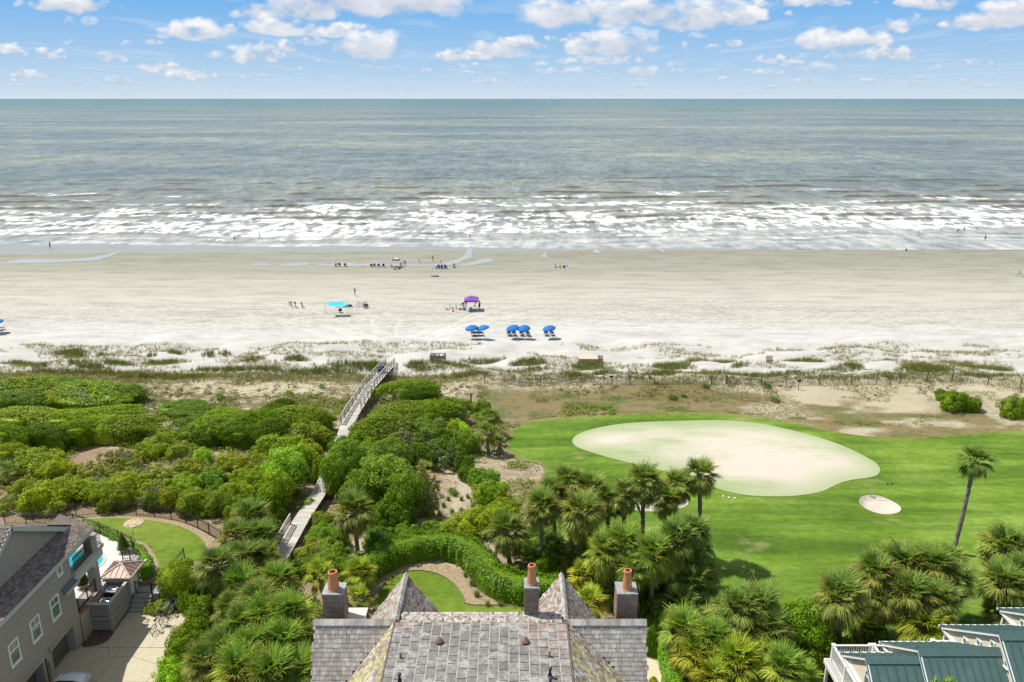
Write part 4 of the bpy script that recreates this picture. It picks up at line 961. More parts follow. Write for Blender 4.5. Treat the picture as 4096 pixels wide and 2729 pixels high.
# clipped hedges: a swept, leafy body
def hedge(name, label, pts, w, h, z0, colr, dens=260, taper=True, seed=1):
    rng = np.random.default_rng(seed)
    P = [Vector((x, y, 0)) for x, y in pts]
    for _ in range(2):
        P = [P[0]] + [P[i].lerp(P[i + 1], t) for i in range(len(P) - 1) for t in (.25, .75)] + [P[-1]]
    mb = MB(); Ls = [0]
    for a, b in zip(P[:-1], P[1:]): Ls.append(Ls[-1] + (b - a).length)
    tot = Ls[-1]; ring = 9
    prof = [(math.cos(t) * (abs(math.cos(t)) ** -.35 if abs(math.cos(t)) > .05 else 1), max(0, math.sin(t)) ** .45) for t in np.linspace(0, math.pi, ring)]
    prof = [(max(-1, min(1, a)), b) for a, b in prof]
    vs = []
    for i, p in enumerate(P):
        d = (P[min(i + 1, len(P) - 1)] - P[max(i - 1, 0)]).normalized(); s = Vector((-d.y, d.x, 0))
        for a, b in prof: 
            q = p + s * (a * w / 2 * .9); vs.append((q.x, q.y, z0 + b * h * .9))
    fs = [(i * ring + j, i * ring + j + 1, (i + 1) * ring + j + 1, (i + 1) * ring + j) for i in range(len(P) - 1) for j in range(ring - 1)]
    for e_ in (0, (len(P) - 1) * ring): fs += [(e_ + k_, e_ + k_ + 1, e_ + ring - 2 - k_, e_ + ring - 1 - k_) for k_ in range(3)]
    n = int(dens * tot * (w + 2 * h) / 3)
    t = rng.uniform(0, tot, n); k = np.clip(np.searchsorted(Ls, t) - 1, 0, len(P) - 2)
    La = np.array(Ls); PP = np.array([tuple(p) for p in P])
    f = (t - La[k]) / (La[k + 1] - La[k] + 1e-9)
    C = PP[k] * (1 - f[:, None]) + PP[k + 1] * f[:, None]; D = PP[k + 1] - PP[k]; D /= np.linalg.norm(D, axis=1)[:, None]
    Sd = np.stack([-D[:, 1], D[:, 0], D[:, 2]], 1)
    th = rng.uniform(0, math.pi, n); ct, st_ = np.cos(th), np.sin(th)
    a = np.sign(ct) * np.abs(ct) ** .55; b = st_ ** .45
    bump = 1 + .26 * (fbm(t * 1.6, a * 2.5 + 5, 4, 7) - .5) * 2 + rng.normal(0, .03, n)
    Q = C + Sd * (a * w / 2 * bump)[:, None]; Q[:, 2] = z0 + b * h * bump
    N = Sd * ct[:, None]; N[:, 2] += st_
    V, F = leaf_quads(Q, N, .07, rng)
    o = len(V)
    me = np_mesh("crown", np.concatenate([V, np.array(vs)]), np.concatenate([F, np.array(fs) + o]), M_leaf, smooth=False)
    t_ = thing(name, label, 'hedge', (0, 0, 0)); obj("crown", me, t_, color=colr)
    # stems inside
    sm = MB()
    for i in range(0, len(P), 2): sm.tube((P[i].x, P[i].y, z0 - .1), (P[i].x, P[i].y, z0 + h * .6), .03, .02, 5)
    obj("stems", sm, t_, M_bark)
    return t_
def zw(pts, z): return [tuple(at(x * S, y * S, Z=z)[:2]) for x, y in pts]
hedge("hedge", "long bright green clipped hedge curving round the small lawn", zw([(805, 1316), (850, 1282), (905, 1255), (975, 1240), (1032, 1238), (1082, 1256), (1114, 1288), (1135, 1318), (1175, 1334), (1225, 1338), (1290, 1343)], 4.3), 2.5, 1.75, 3.0, (0.125, 0.235, 0.014), 360)
hedge("hedge", "low green hedge at the foot of the pool terrace wall", [tuple(at(*zl(*p), Z=4.6)[:2]) for p in [(690, 400), (800, 465), (900, 520), (1000, 560), (1060, 600), (1095, 660), (1110, 730)]], 1.0, 1.1, 4.0, (0.15, 0.29, 0.02), 300, seed=3)
hedge("hedge", "small green hedge beside the gravel path right of the shingled roof", zw([(1530, 1480), (1545, 1540), (1560, 1600)], 3.8), 1.3, 1.5, 3.0, (0.15, 0.31, 0.02), 260, seed=4)

# ---------------- palms
def frond_mesh(seed, droop, nl=38, arc=200, L=1.0, pet=.75, tipd=.35, narrow=1.0):
    r = random.Random(seed); mb = MB()
    # petiole rises along +X then bends down by `droop`
    p = Vector((0, 0, 0)); a = 0.0; pts = [p.copy()]
    for i in range(4):
        a -= droop / 8; p = p + Vector((math.cos(a), 0, math.sin(a))) * pet / 4; pts.append(p.copy())
    mb.path([tuple(q) for q in pts], .022, 3)
    ax = Vector((math.cos(a), 0, math.sin(a))); side = Vector((0, 1, 0)); up = side.cross(ax) * -1
    for i in range(nl):
        t = (i / (nl - 1) - .5) * R(arc); l = L * (1 - .28 * abs(i / (nl - 1) - .5) * 2) * r.uniform(.88, 1.08)
        d = ax * math.cos(t) + side * math.sin(t) * narrow
        d = (d + up * (.10 + .16 * abs(math.sin(t))) + Vector((0, 0, r.uniform(-.16, .12)))).normalized()
        c = p; w = .029; l *= r.uniform(.85, 1.1); prev = None; ww = (w, w * 1.1, w * .6, .005)
        n = d.cross(up).normalized()
        q = c.copy(); ps = []
        for k in range(4):
            ps.append((q + n * ww[k] + up * .015 * (-1) ** i, q - n * ww[k]))
            d = (d + Vector((0, 0, -tipd * r.uniform(.7, 1.8) * (k + .3) * .33 * (1 + droop * .5)))).normalized()
            q = q + d * l / 3
        o = [x for pr in ps for x in pr]
        mb.add(o, [(0, 2, 3, 1), (2, 4, 5, 3), (4, 6, 7, 5)])
    return mb.mesh("frond", M_frond)
FR = {'up': [frond_mesh(i, .35, tipd=.3) for i in (1, 2, 21)], 'mid': [frond_mesh(i, 1.0, tipd=.62, arc=180) for i in (3, 4, 5, 22)], 'low': [frond_mesh(i, 1.7, tipd=.85, arc=170) for i in (6, 7)],
      'dead': [frond_mesh(i, 1.9, 12, 80, .9, .6, 1.3, .6) for i in (8, 9)], 'fan': [frond_mesh(i, .6, 18, 250, .9, .6, .15) for i in (10, 11)]}
def trunk_mesh(seed):
    r = random.Random(seed); mb = MB(); n = 9; K = 22; vs = []
    for k in range(K + 1):
        z = k / K; 
        rad = (.185 - .04 * z) * (1 + (.10 if k % 2 else -.06) * (.6 + .8 * z)) * (1.25 if k == 0 else 1)
        if z > .9: rad *= 1.25
        ox = .10 * math.sin(z * 2.2 + seed) - .10 * math.sin(seed); oy = .07 * math.sin(z * 1.7 + seed * 2) - .07 * math.sin(seed * 2)
        for i in range(n):
            t = 2 * math.pi * (i + .5 * (k % 2)) / n; q = rad * r.uniform(.88, 1.12); vs.append((ox + q * math.cos(t), oy + q * math.sin(t), z))
    fs = [(k * n + i, k * n + (i + 1) % n, (k + 1) * n + (i + 1) % n, (k + 1) * n + i) for k in range(K) for i in range(n)]
    mb.add(vs, fs + [tuple(K * n + i for i in range(n))])
    return mb.mesh("trunk", M_ptrunk), (.10 * math.sin(2.2 + seed) - .10 * math.sin(seed), .07 * math.sin(1.7 + seed * 2) - .07 * math.sin(seed * 2))
PT = [trunk_mesh(i) for i in range(4)]
boots = []
for sd in (0, 1):
    mb = MB(); r = random.Random(sd)
    for k in range(26):
        a = k * 2.399; z = r.uniform(-.9, .05); d = Vector((math.cos(a), math.sin(a), .9)).normalized()
        p = Vector((math.cos(a) * .13, math.sin(a) * .13, z)); mb.bar(p, p + d * r.uniform(.12, .26), .07, .03)
    boots.append(mb.mesh("leaf_boots", M_ptrunk))
def palm(px, py, h, R_=1.65, tint=0, words='', where='', n=42, group='palms', dead=3, lean=None):
    zg = 3.2
    for _ in range(4):
        p = at(px, py, Z=zg + h); zg = H(p.x, p.y)
    ti, (tox, toy) = PT[rnd.randrange(4)]
    lx, ly = lean or (rnd.uniform(-.09, .09), rnd.uniform(-.07, .07))
    tb = rnd.uniform(.82, 1.2); tw = rnd.uniform(.88, 1.14)
    bx, by = p.x - tox * 1 - lx * h, p.y - toy - ly * h
    t = thing('palm', (words + ' ' if words else '') + where, 'palm', (bx, by, H(bx, by) - .05), 0, group)
    tk = obj('trunk', ti, t, scale=(1, 1, h), rot=(0, 0, 0))
    tk.rotation_euler = (-ly, lx, 0)
    top = Vector((tox + lx * h, toy + ly * h, h))
    obj('leaf_boots', rnd.choice(boots), t, loc=top, rot=(0, 0, rnd.uniform(0, 6)))
    G1 = [(.215, .275, .060), (.245, .335, .055), (.36, .40, .045)][tint]; R_ *= 1.02
    s = R_ / 1.62; k0 = rnd.uniform(0, 6)
    for i in range(n):
        f = i / n; a = k0 + i * 2.39996
        if f < .30: kind, el = 'up', R(78) - f * R(110)
        elif f < .72: kind, el = 'mid', R(50) - (f - .3) * R(115)
        else: kind, el = 'low', R(5) - (f - .72) * R(110)
        v = rnd.uniform(.72, 1.28) * tb
        c = (G1[0] * v * rnd.uniform(.9, 1.2) * tw, G1[1] * v, G1[2] * v)
        if f > .86 and rnd.random() < .4: c = (.42 * v, .36 * v, .09)
        if f < .12: c = (G1[0] * .85, G1[1] * 1.05, G1[2])
        o = obj('frond', rnd.choice(FR[kind]), t, color=c, loc=top + Vector((math.cos(a) * .06, math.sin(a) * .06, .12 - f * .25)), rot=Euler((rnd.uniform(-.35, .35), -el, a), 'XYZ'), scale=(s * rnd.uniform(.78, 1.1),) * 3)
    for i in range(dead):
        a = rnd.uniform(0, 6.28); v = rnd.uniform(.8, 1.2)
        obj('dead_frond', rnd.choice(FR['dead']), t, color=(.42 * v, .34 * v, .24 * v), loc=top + Vector((math.cos(a) * .1, math.sin(a) * .1, -.2)), rot=Euler((0, R(35), a)), scale=(s * .9,) * 3)
    return t
def pm(ox, oy, h, R_=1.65, tint=0, words='green fan palm', where='', **k): return palm(ox * S, oy * S, h, R_, tint, words, where, **k)
pm(2240, 1062, 8.0, 1.55, 0, 'lone tall fan palm with slender bare trunk', 'standing on the open fairway', n=30, dead=1, lean=(.045, 0.0))
for i in (0,):
    pass
WG = 'in the stand between hedge and fairway'
for a in [(1608, 1095, 7.2, 1.6), (1556, 1118, 6.2, 1.5), (1478, 1112, 6.4, 1.85), (1440, 1140, 5.6, 1.5), (1530, 1150, 5.6, 1.4), (1305, 1112, 5.6, 1.8), (1270, 1135, 5.2, 1.5), (1355, 1125, 5.4, 1.6), (1245, 1170, 5.2, 1.8), (1335, 1180, 5.2, 2.0), (1395, 1155, 4.8, 1.5)]:
    pm(*a, 0, 'tall fan palm with brown trunk', WG, dead=2)
for a in [(1165, 1228, 3.0, 1.9, 0), (1435, 1255, 4.4, 1.9, 1), (1390, 1275, 4.0, 1.7, 1), (1500, 1280, 4.4, 1.9, 1), (1550, 1245, 4.8, 1.9, 0), (1590, 1225, 4.8, 1.7, 0), (1600, 1260, 3.8, 1.5, 0), (1460, 1310, 3.6, 1.5, 1)]:
    pm(*a[:4], a[4], 'mid-height fan palm', WG, dead=3)
for a in [(1270, 1265, 1.4, 1.5, 0), (1210, 1290, 1.1, 1.3, 0), (1320, 1290, 1.2, 1.4, 0), (1590, 1345, 2.0, 1.7, 0), (1560, 1385, 1.6, 1.6, 0), (1620, 1320, 1.6, 1.3, 0), (1340, 1325, 1.6, 1.4, 2), (1355, 1390, 1.6, 1.5, 2), (1400, 1360, 1.2, 1.2, 1), (1255, 1240, 1.2, 1.2, 0)]:
    pm(*a[:4], a[4], 'low young fan palm', WG, dead=1, n=24)
WB = 'between the shingled roof and the fairway'
for a in [(1570, 1455, 3.2, 1.8, 1), (1640, 1480, 3.0, 1.9, 1), (1700, 1405, 4.0, 1.9, 0), (1745, 1400, 4.0, 1.8, 0), (1770, 1450, 3.4, 1.6, 0), (1665, 1415, 3.2, 1.5, 0), (1600, 1510, 2.6, 1.6, 2), (1690, 1530, 2.8, 1.9, 2), (1740, 1510, 2.4, 1.5, 2), (1800, 1545, 3.0, 1.7, 1), (1620, 1440, 2.2, 1.4, 0), (1840, 1555, 2.0, 1.4, 1), (1640, 1560, 2.4, 1.5, 2)]:
    pm(*a[:4], a[4], 'bushy fan palm', WB, dead=5)
WT = 'behind the teal-roofed houses'
for a in [(1930, 1378, 4.6, 2.0, 0), (2010, 1325, 4.6, 1.9, 0), (2075, 1300, 4.8, 1.9, 0), (2140, 1310, 4.8, 1.9, 0), (2190, 1335, 4.4, 1.6, 0), (2090, 1370, 4.2, 2.0, 0), (2150, 1385, 4.0, 1.7, 0), (2030, 1380, 3.6, 1.6, 0), (2120, 1440, 2.8, 1.8, 2), (2055, 1290, 4.6, 1.5, 0), (1990, 1440, 1.5, 1.4, 0), (2180, 1290, 4.4, 1.4, 0)]:
    pm(*a[:4], a[4], 'shaggy fan palm', WT, dead=6)
for a in [(2305, 1262, 4.6, 2.0, 0), (2345, 1270, 4.2, 1.7, 0), (2305, 1345, 4.2, 1.9, 0), (2350, 1330, 4.0, 1.8, 0), (2300, 1410, 2.4, 1.5, 0), (2355, 1395, 3.0, 1.6, 0)]:
    pm(*a[:4], a[4], 'shaggy fan palm', 'at the right edge of the fairway', dead=5)
WLP = 'in the grove between driveway and shingled roof'
for a in [(575, 1195, 3.2, 1.9, 0), (545, 1235, 3.2, 1.7, 0), (595, 1240, 3.0, 1.8, 0), (498, 1305, 4.0, 1.9, 0), (560, 1290, 3.0, 1.8, 0), (610, 1290, 2.6, 1.6, 0), (640, 1345, 3.0, 1.9, 1), (555, 1350, 3.2, 1.8, 1), (590, 1385, 3.4, 1.7, 0), (665, 1420, 3.6, 2.0, 1), (610, 1430, 3.4, 1.9, 1), (560, 1445, 3.2, 1.7, 0), (515, 1500, 2.6, 1.7, 0), (580, 1500, 3.0, 1.9, 1), (650, 1490, 3.2, 1.9, 1), (690, 1470, 2.8, 1.6, 1), (700, 1430, 2.8, 1.4, 1), (470, 1530, 2.4, 1.6, 0), (545, 1550, 3.0, 1.9, 1), (625, 1555, 3.2, 1.9, 1), (690, 1545, 2.8, 1.6, 1), (530, 1410, 2.6, 1.5, 0)]:
    pm(*a[:4], a[4], ('grey-green fan palm', 'fresh green fan palm', '')[a[4]], WLP, dead=2)
pm(815, 1180, 3.8, 1.9, 0, 'fan palm with rough grey trunk', 'standing alone above the left end of the curved hedge', dead=4)
pm(735, 1322, 3.2, 1.3, 2, 'slim yellow-green fan palm', 'just left of the first clay chimney pot', dead=1, n=20)
pm(826, 1320, 1.6, 1.35, 2, 'yellowing fan palm', 'between the left chimney and the lawn', dead=3)
pm(822, 1378, 1.2, 1.2, 2, 'low yellow-green palm', 'behind the pale stone cap', dead=1, n=22)
for a in [(1125, 960, 2.0, 1.3), (1118, 995, 2.2, 1.4), (1148, 1020, 1.2, 1.0), (975, 1080, 1.2, 1.0), (20, 1085, 1.2, 1.3)]:
    pm(*a, 0, 'small scruffy fan palm', 'on the rough ground', dead=1, n=18)
# saw palmettos low in the dunes
def palmetto(ox, oy, s, where):
    g = G(ox * S, oy * S + 6); t = thing('palmetto', 'low spiky palmetto ' + where, 'shrub', g, 0, 'low palmettos')
    for i in range(11):
        a = i * 2.4; f = i / 11
        obj('frond', rnd.choice(FR['fan']), t, color=(.2, .30 * rnd.uniform(.85, 1.2), .05), loc=(0, 0, .05), rot=Euler((0, -R(75) + f * R(60), a)), scale=(s,) * 3)
for a in [(505, 912, .55, 'in the dune grass left of the boardwalk'), (665, 905, .6, 'on the dune slope'), (1545, 912, .6, 'on the brown bank'), (1760, 885, .6, 'beside the picket fence'), (1620, 885, .5, 'on the bank below the fence'), (1780, 918, .6, 'on the bank above the fairway'), (740, 888, .5, 'beside the orange marker'), (1570, 908, .4, 'low on the brown bank'), (1040, 1130, .5, 'behind the hedge')]:
    palmetto(*a)

# ---------------- dune grasses and ground cover (nobody could count them)
class Blades:
    def __init__(s): s.V = []; s.n = 0
    def tuft(s, P, h, w, lean, rng, k):
        """P (n,3) positions -> k blades at each"""
        P = np.repeat(P, k, 0); n = len(P)
        hh = h * rng.uniform(.5, 1.15, n); a = rng.uniform(0, 2 * np.pi, n); l = np.abs(rng.normal(0, lean, n)) * hh
        b = rng.uniform(0, 2 * np.pi, n); off = rng.normal(0, .10, (n, 2))
        base = P.copy(); base[:, :2] += off
        tx = base.copy(); tx[:, 0] += np.cos(a) * l + .12 * hh; tx[:, 1] += np.sin(a) * l; tx[:, 2] += hh
        d = np.stack([np.cos(b), np.sin(b), np.zeros(n)], 1) * w
        s.V.append(np.stack([base - d, base + d, tx], 1).reshape(-1, 3))
    def mesh(s, name, mat):
        V = np.concatenate(s.V); F = np.arange(len(V)).reshape(-1, 3)
        return np_mesh(name, V, F, mat, smooth=False)
def scatter_px(cx, cy, rx, ry, n, rng):
    g = G(cx * S, cy * S); zc = proj(g.x, g.y, g.z)[2]
    w = rx * S * zc / FPX; dpt = ry * S * zc / FPX / math.sin(math.atan2(CAMZ - g.z, g.y))
    a = rng.uniform(0, 6.283, n); r = np.sqrt(rng.uniform(0, 1, n)) * (1 + rng.normal(0, .22, n))
    x = g.x + np.cos(a) * r * w; y = g.y + np.sin(a) * r * dpt * .8
    return np.column_stack([x, y, hgt(x, y) - .03])
def dune_grass():
    rng = np.random.default_rng(8); B = Blades()
    # dark clumps of sea oats on the front dunes: overview px centre, radii, tufts
    for cx, cy, rx, ry, n in [(55, 838, 38, 6, 130), (95, 842, 20, 4, 40), (160, 812, 38, 9, 190), (175, 822, 20, 6, 60), (232, 818, 12, 4, 40), (190, 838, 50, 6, 160), (270, 836, 30, 6, 120), (215, 846, 40, 4, 70), (405, 812, 16, 6, 70), (350, 818, 12, 4, 30), (375, 838, 40, 7, 190), (480, 815, 14, 4, 45), (515, 813, 12, 3, 30),
                              (580, 828, 30, 5, 60), (680, 826, 28, 7, 130), (620, 850, 30, 6, 90), (560, 850, 60, 6, 160), (810, 842, 55, 9, 330), (760, 852, 60, 6, 230), (700, 858, 60, 6, 220), (860, 840, 25, 8, 150), (500, 852, 60, 6, 200), (240, 858, 80, 8, 330), (130, 856, 60, 6, 160), (330, 866, 60, 6, 160), (420, 868, 60, 6, 140),
                              (955, 838, 25, 8, 120), (985, 848, 40, 6, 90), (1010, 836, 30, 6, 60), (1060, 842, 30, 6, 90), (1100, 834, 40, 6, 110), (1140, 832, 25, 6, 60), (1215, 835, 38, 9, 230), (1230, 850, 40, 5, 80), (1350, 846, 40, 9, 220), (1390, 858, 30, 6, 90), (1320, 862, 40, 6, 100), (1545, 845, 45, 12, 330), (1520, 860, 40, 7, 130),
                              (1850, 832, 48, 7, 240), (1960, 842, 22, 9, 120), (1930, 850, 30, 6, 60), (2110, 848, 50, 9, 230), (2150, 852, 40, 8, 140), (2240, 848, 50, 8, 160), (2290, 850, 40, 8, 150), (2200, 838, 40, 4, 60), (2260, 866, 60, 6, 170), (1740, 865, 50, 6, 110), (1830, 858, 60, 5, 100), (1900, 868, 60, 5, 110), (2020, 866, 60, 5, 110), (1640, 858, 40, 6, 50), (1600, 830, 30, 5, 50), (1660, 835, 30, 5, 50), (1700, 842, 20, 6, 50), (1460, 868, 50, 5, 60), (1180, 856, 60, 5, 90), (1080, 862, 60, 5, 110)]:
        B.tuft(scatter_px(cx, cy, rx, ry, int(n * (.75 if rx >= 50 else 1.1)), rng), .75, .018, .32, rng, 8)
    o = obj("dune_grass", B.mesh("dune_grass", M_grassblade), color=(.20, .235, .07)); tag(o, "sea oats and beach grass in clumps on the white front dunes", "grass", kind='stuff')
    # thin straw-green grass between the clumps and on the dune crest
    B = Blades(); n = 30000
    u = rng.uniform(-1, 1, n); y = rng.uniform(93, 116, n); x = u * (y * .78 + 10)
    k = fbm(x / 6, y / 3, 3, 81) + np.where(x < -4, .25, .05) * np.exp(-((y - 97.5) / 3.5) ** 2)
    ok = k > .545; B.tuft(np.column_stack([x, y, hgt(x, y) - .03])[ok], .5, .018, .4, rng, 6)
    n = 11000
    u = rng.uniform(-1, 1, n); y = rng.uniform(76, 98, n); x = u * (y * .78 + 10); ok = (x < -3) & (fbm(x / 5, y / 3, 3, 84) > .47)
    B.tuft(np.column_stack([x, y, hgt(x, y) - .03])[ok], .32, .022, .5, rng, 6)
    o = obj("dune_grass", B.mesh("dune_grass", M_grassblade), color=(.30, .28, .13)); tag(o, "thin straw-coloured grass scattered over the back dunes", "grass", kind='stuff')
    # low woody scrub: little leafy cushions
    n = 5200
    u = rng.uniform(-1, 1, n); y = rng.uniform(79, 98, n); x = u * (y * .78 + 8)
    ok = ((x < -3) | ((x > 0) & (y > 89))) & (fbm(x / 4, y / 3, 3, 88) > np.where(x < -3, .46, .60))
    x, y = x[ok], y[ok]; m = len(x); s = rng.uniform(.15, .45, m)
    d = rng.normal(0, 1, (m, 26, 3)); d[:, :, 2] = np.abs(d[:, :, 2]); d /= np.linalg.norm(d, axis=2)[:, :, None]
    P = np.stack([x, y, hgt(x, y)], 1)[:, None] + d * s[:, None, None] * np.array([1, 1, .7]); 
    V, F = leaf_quads(P.reshape(-1, 3), d.reshape(-1, 3), .07, rng)
    o = obj("dune_scrub", np_mesh("dune_scrub", V, F, M_leaf, smooth=False), color=(.20, .185, .08)); tag(o, "knee-high brownish scrub dotted over the tan sand behind the front dunes", "ground cover", kind='stuff')
    # weeds, litter plants and undergrowth in the thickets
    n = 12000
    x = rng.uniform(-66, 12, n); y = rng.uniform(52, 88, n)
    ok = (fbm(x / 6, y / 4, 3, 93) > np.where(x < -12, .43, .52)) & ~((x > -46) & (x < -22) & (y < 66)) & ~pip(x, y, GOLF) & ~((x > -9) & (y < 57)) & (segd(x, y, BWP) > 1.9)
    x, y = x[ok], y[ok]; m = len(x); s = rng.uniform(.2, .75, m)
    d = rng.normal(0, 1, (m, 30, 3)); d[:, :, 2] = np.abs(d[:, :, 2]); d /= np.linalg.norm(d, axis=2)[:, :, None]
    P = np.stack([x, y, hgt(x, y)], 1)[:, None] + d * s[:, None, None] * np.array([1, 1, .8])
    V, F = leaf_quads(P.reshape(-1, 3), d.reshape(-1, 3), .08, rng)
    o = obj("undergrowth", np_mesh("undergrowth", V, F, M_leaf, smooth=False), color=(.235, .29, .05)); tag(o, "low leafy undergrowth between the shrubs left of the fairway", "ground cover", kind='stuff')
    # bank grass on the right
    B = Blades(); n = 34000
    x = rng.uniform(2, 85, n); y = rng.uniform(82.5, 97.5, n); ok = (fbm(x / 6, y / 2.5, 4, 96) > .50 + .05 * np.exp(-((x - 42) / 12) ** 2)) & ~pip(x, y, GOLF)
    B.tuft(np.column_stack([x, y, hgt(x, y) - .02])[ok], .17, .022, .7, rng, 4)
    o = obj("bank_grass", B.mesh("bank_grass", M_grassblade), color=(.215, .235, .065)); tag(o, "short patchy grass on the sandy bank above the fairway", "grass", kind='stuff')
# (boardwalk line defined above)
BW = [(1085, 2285), (1128, 2217), (1204, 2080), (1280, 1967), (1330, 1850), (1394, 1685), (1480, 1548), (1543, 1478), (1562, 1460)]
BWZ = [3.7, 3.85, 4.1, 4.35, 4.65, 5.0, 5.2, 4.0, 3.1]
BWP = [tuple(at(x, y, Z=z)[:2]) for (x, y), z in zip(BW, BWZ)]
dune_grass()
# ornamental grass clumps round the centre lawn and the rough
def grass_clump_mesh(seed):
    rng = np.random.default_rng(seed); B = Blades(); B.tuft(np.zeros((1, 3)), .7, .02, .55, rng, 130); return B.mesh("blades", M_grassblade)
GCM = [grass_clump_mesh(i) for i in range(3)]
for i, (ox, oy, s, w) in enumerate([(920, 1295, .8, 0), (955, 1290, .7, 0), (985, 1285, .9, 0), (1020, 1290, .8, 0), (1070, 1325, .8, 0), (1085, 1345, 1.1, 0), (1095, 1370, 1.1, 0), (1120, 1393, .9, 0), (1150, 1393, .9, 0), (880, 1310, .8, 0), (1075, 1305, .8, 0), (1195, 1393, .7, 0),
                                 (1045, 1140, .9, 1), (1060, 1150, .9, 1), (1075, 1145, .9, 1), (1020, 1165, 1.0, 1), (1040, 1180, 1.0, 1), (1060, 1175, .9, 1), (1030, 1150, .9, 1), (1085, 1165, .8, 1), (1010, 1185, 1.1, 1), (1050, 1195, 1., 1), (1100, 1150, .8, 1), (1115, 1160, .8, 1)]):
    g = G(ox * S, oy * S); o = obj('grass_clump', GCM[i % 3], color=((.26, .31, .10), (.2, .29, .08))[w], loc=g, rot=(0, 0, i), scale=(s * .75, s * .75, s * .85))
    tag(o, ('feathery grass clump on the mulch round the small lawn', 'tall grass clump on the rough ground above the hedge')[w], 'plant', ('grass clumps round the small lawn', 'grass clumps on the rough ground')[w])
#@@BUILD
# ------------------------------------------------------------------ boardwalk
def boardwalk():
    t = thing('boardwalk', 'weathered grey timber boardwalk with railings running through the shrubs to the beach', 'boardwalk')
    P = [at(x, y, Z=z) for (x, y), z in zip(BW, BWZ)]
    unit = MB().box((0, 0, 0), (1, 1, 1)).mesh('plank', M_deckwood)
    lens = [0]
    for a, b in zip(P[:-1], P[1:]): lens.append(lens[-1] + (b - a).length)
    def pt(s):
        for i in range(len(P) - 1):
            if s <= lens[i + 1] or i == len(P) - 2:
                f = (s - lens[i]) / (lens[i + 1] - lens[i]); d = (P[i + 1] - P[i]).normalized(); return P[i].lerp(P[i + 1], f), d
    s = 0.08; n = int(lens[-1] / .155)
    for i in range(n):
        p, d = pt(i * .155 + .05); side = Vector((-d.y, d.x, 0)).normalized(); up = side.cross(d).normalized() * -1
        if up.z < 0: up = -up
        if i >= 295: break
        v = rnd.uniform(.86, 1.1); M = Matrix((side, d, up)).transposed().to_4x4()
        sc = Matrix.Diagonal((1.32 + rnd.uniform(-.02, .02), .143, .04, 1))
        o = obj('plank', unit, t, color=(.47 * v, .44 * v, .39 * v)); o.matrix_basis = Matrix.Translation(p + Vector((0, 0, rnd.uniform(-.003, .003)))) @ M @ sc
    if n > 295:
        mb = MB()
        for i in range(295, n):
            p, d = pt(i * .155 + .05); side = Vector((-d.y, d.x, 0)).normalized(); mb.bar(p - side * .66, p + side * .66, .143, .04)
        o = obj('far_planks', mb, t, M_deckwood, color=(.47, .44, .39)); o['kind'] = 'stuff'
    mb = MB(); k = 0.0
    while k < lens[-1]:
        p, d = pt(k); side = Vector((-d.y, d.x, 0)).normalized()
        for sg in (-1, 1):
            q = p + side * sg * .5; mb.tube((q.x, q.y, H(q.x, q.y) - .4), (q.x, q.y, p.z - .05), .08, .08, 6)
        q, d2 = pt(min(k + 2.4, lens[-1] - .01))
        for sg in (-.5, 0, .5): mb.bar(p + side * sg - Vector((0, 0, .1)), q + side * sg - Vector((0, 0, .1)), .05, .15)
        k += 2.4
    obj('support_frame', mb, t, M_deckwood, color=(.22, .20, .17))
    pm_ = MB().box((0, 0, .48), (.09, .09, 1.12)).mesh('rail_post', M_deckwood)
    pm_low = MB().box((0, 0, .25), (.09, .09, .72)).mesh('rail_post', M_deckwood)
    def rail(s0, s1, sg, off=.62, hs=(1.02, .68, .36), colr=(.34, .315, .28), step=1.7):
        m = max(1, round((s1 - s0) / step)); prev = None
        for i in range(m + 1):
            p, d = pt(s0 + (s1 - s0) * i / m); side = Vector((-d.y, d.x, 0)).normalized() * sg * off
            q = p + side; obj('rail_post', pm_ if hs[0] > .8 else pm_low, t, color=colr, loc=q, rot=(0, 0, math.atan2(d.y, d.x)))
            if prev is not None:
                for k, hh in enumerate(hs):
                    mb = MB()
                    if k == 0: mb.bar(prev + Vector((0, 0, hh)), q + Vector((0, 0, hh)), .11, .04)
                    else: mb.bar(prev + Vector((0, 0, hh)), q + Vector((0, 0, hh)), .04, .12)
                    v = rnd.uniform(.85, 1.15); obj('handrail' if k == 0 else 'rail', mb, t, M_deckwood, color=tuple(c * v for c in colr))
            prev = q
    def s_at(py):
        best = min(range(0, int(lens[-1] * 4)), key=lambda i: abs(proj(*pt(i / 4)[0])[1] - py)); return best / 4
    rail(s_at(2225), s_at(2100), 1, colr=(.36, .34, .32))
    rail(s_at(1700), lens[-1] - .1, 1); rail(s_at(1640), lens[-1] - .1, -1)
boardwalk()

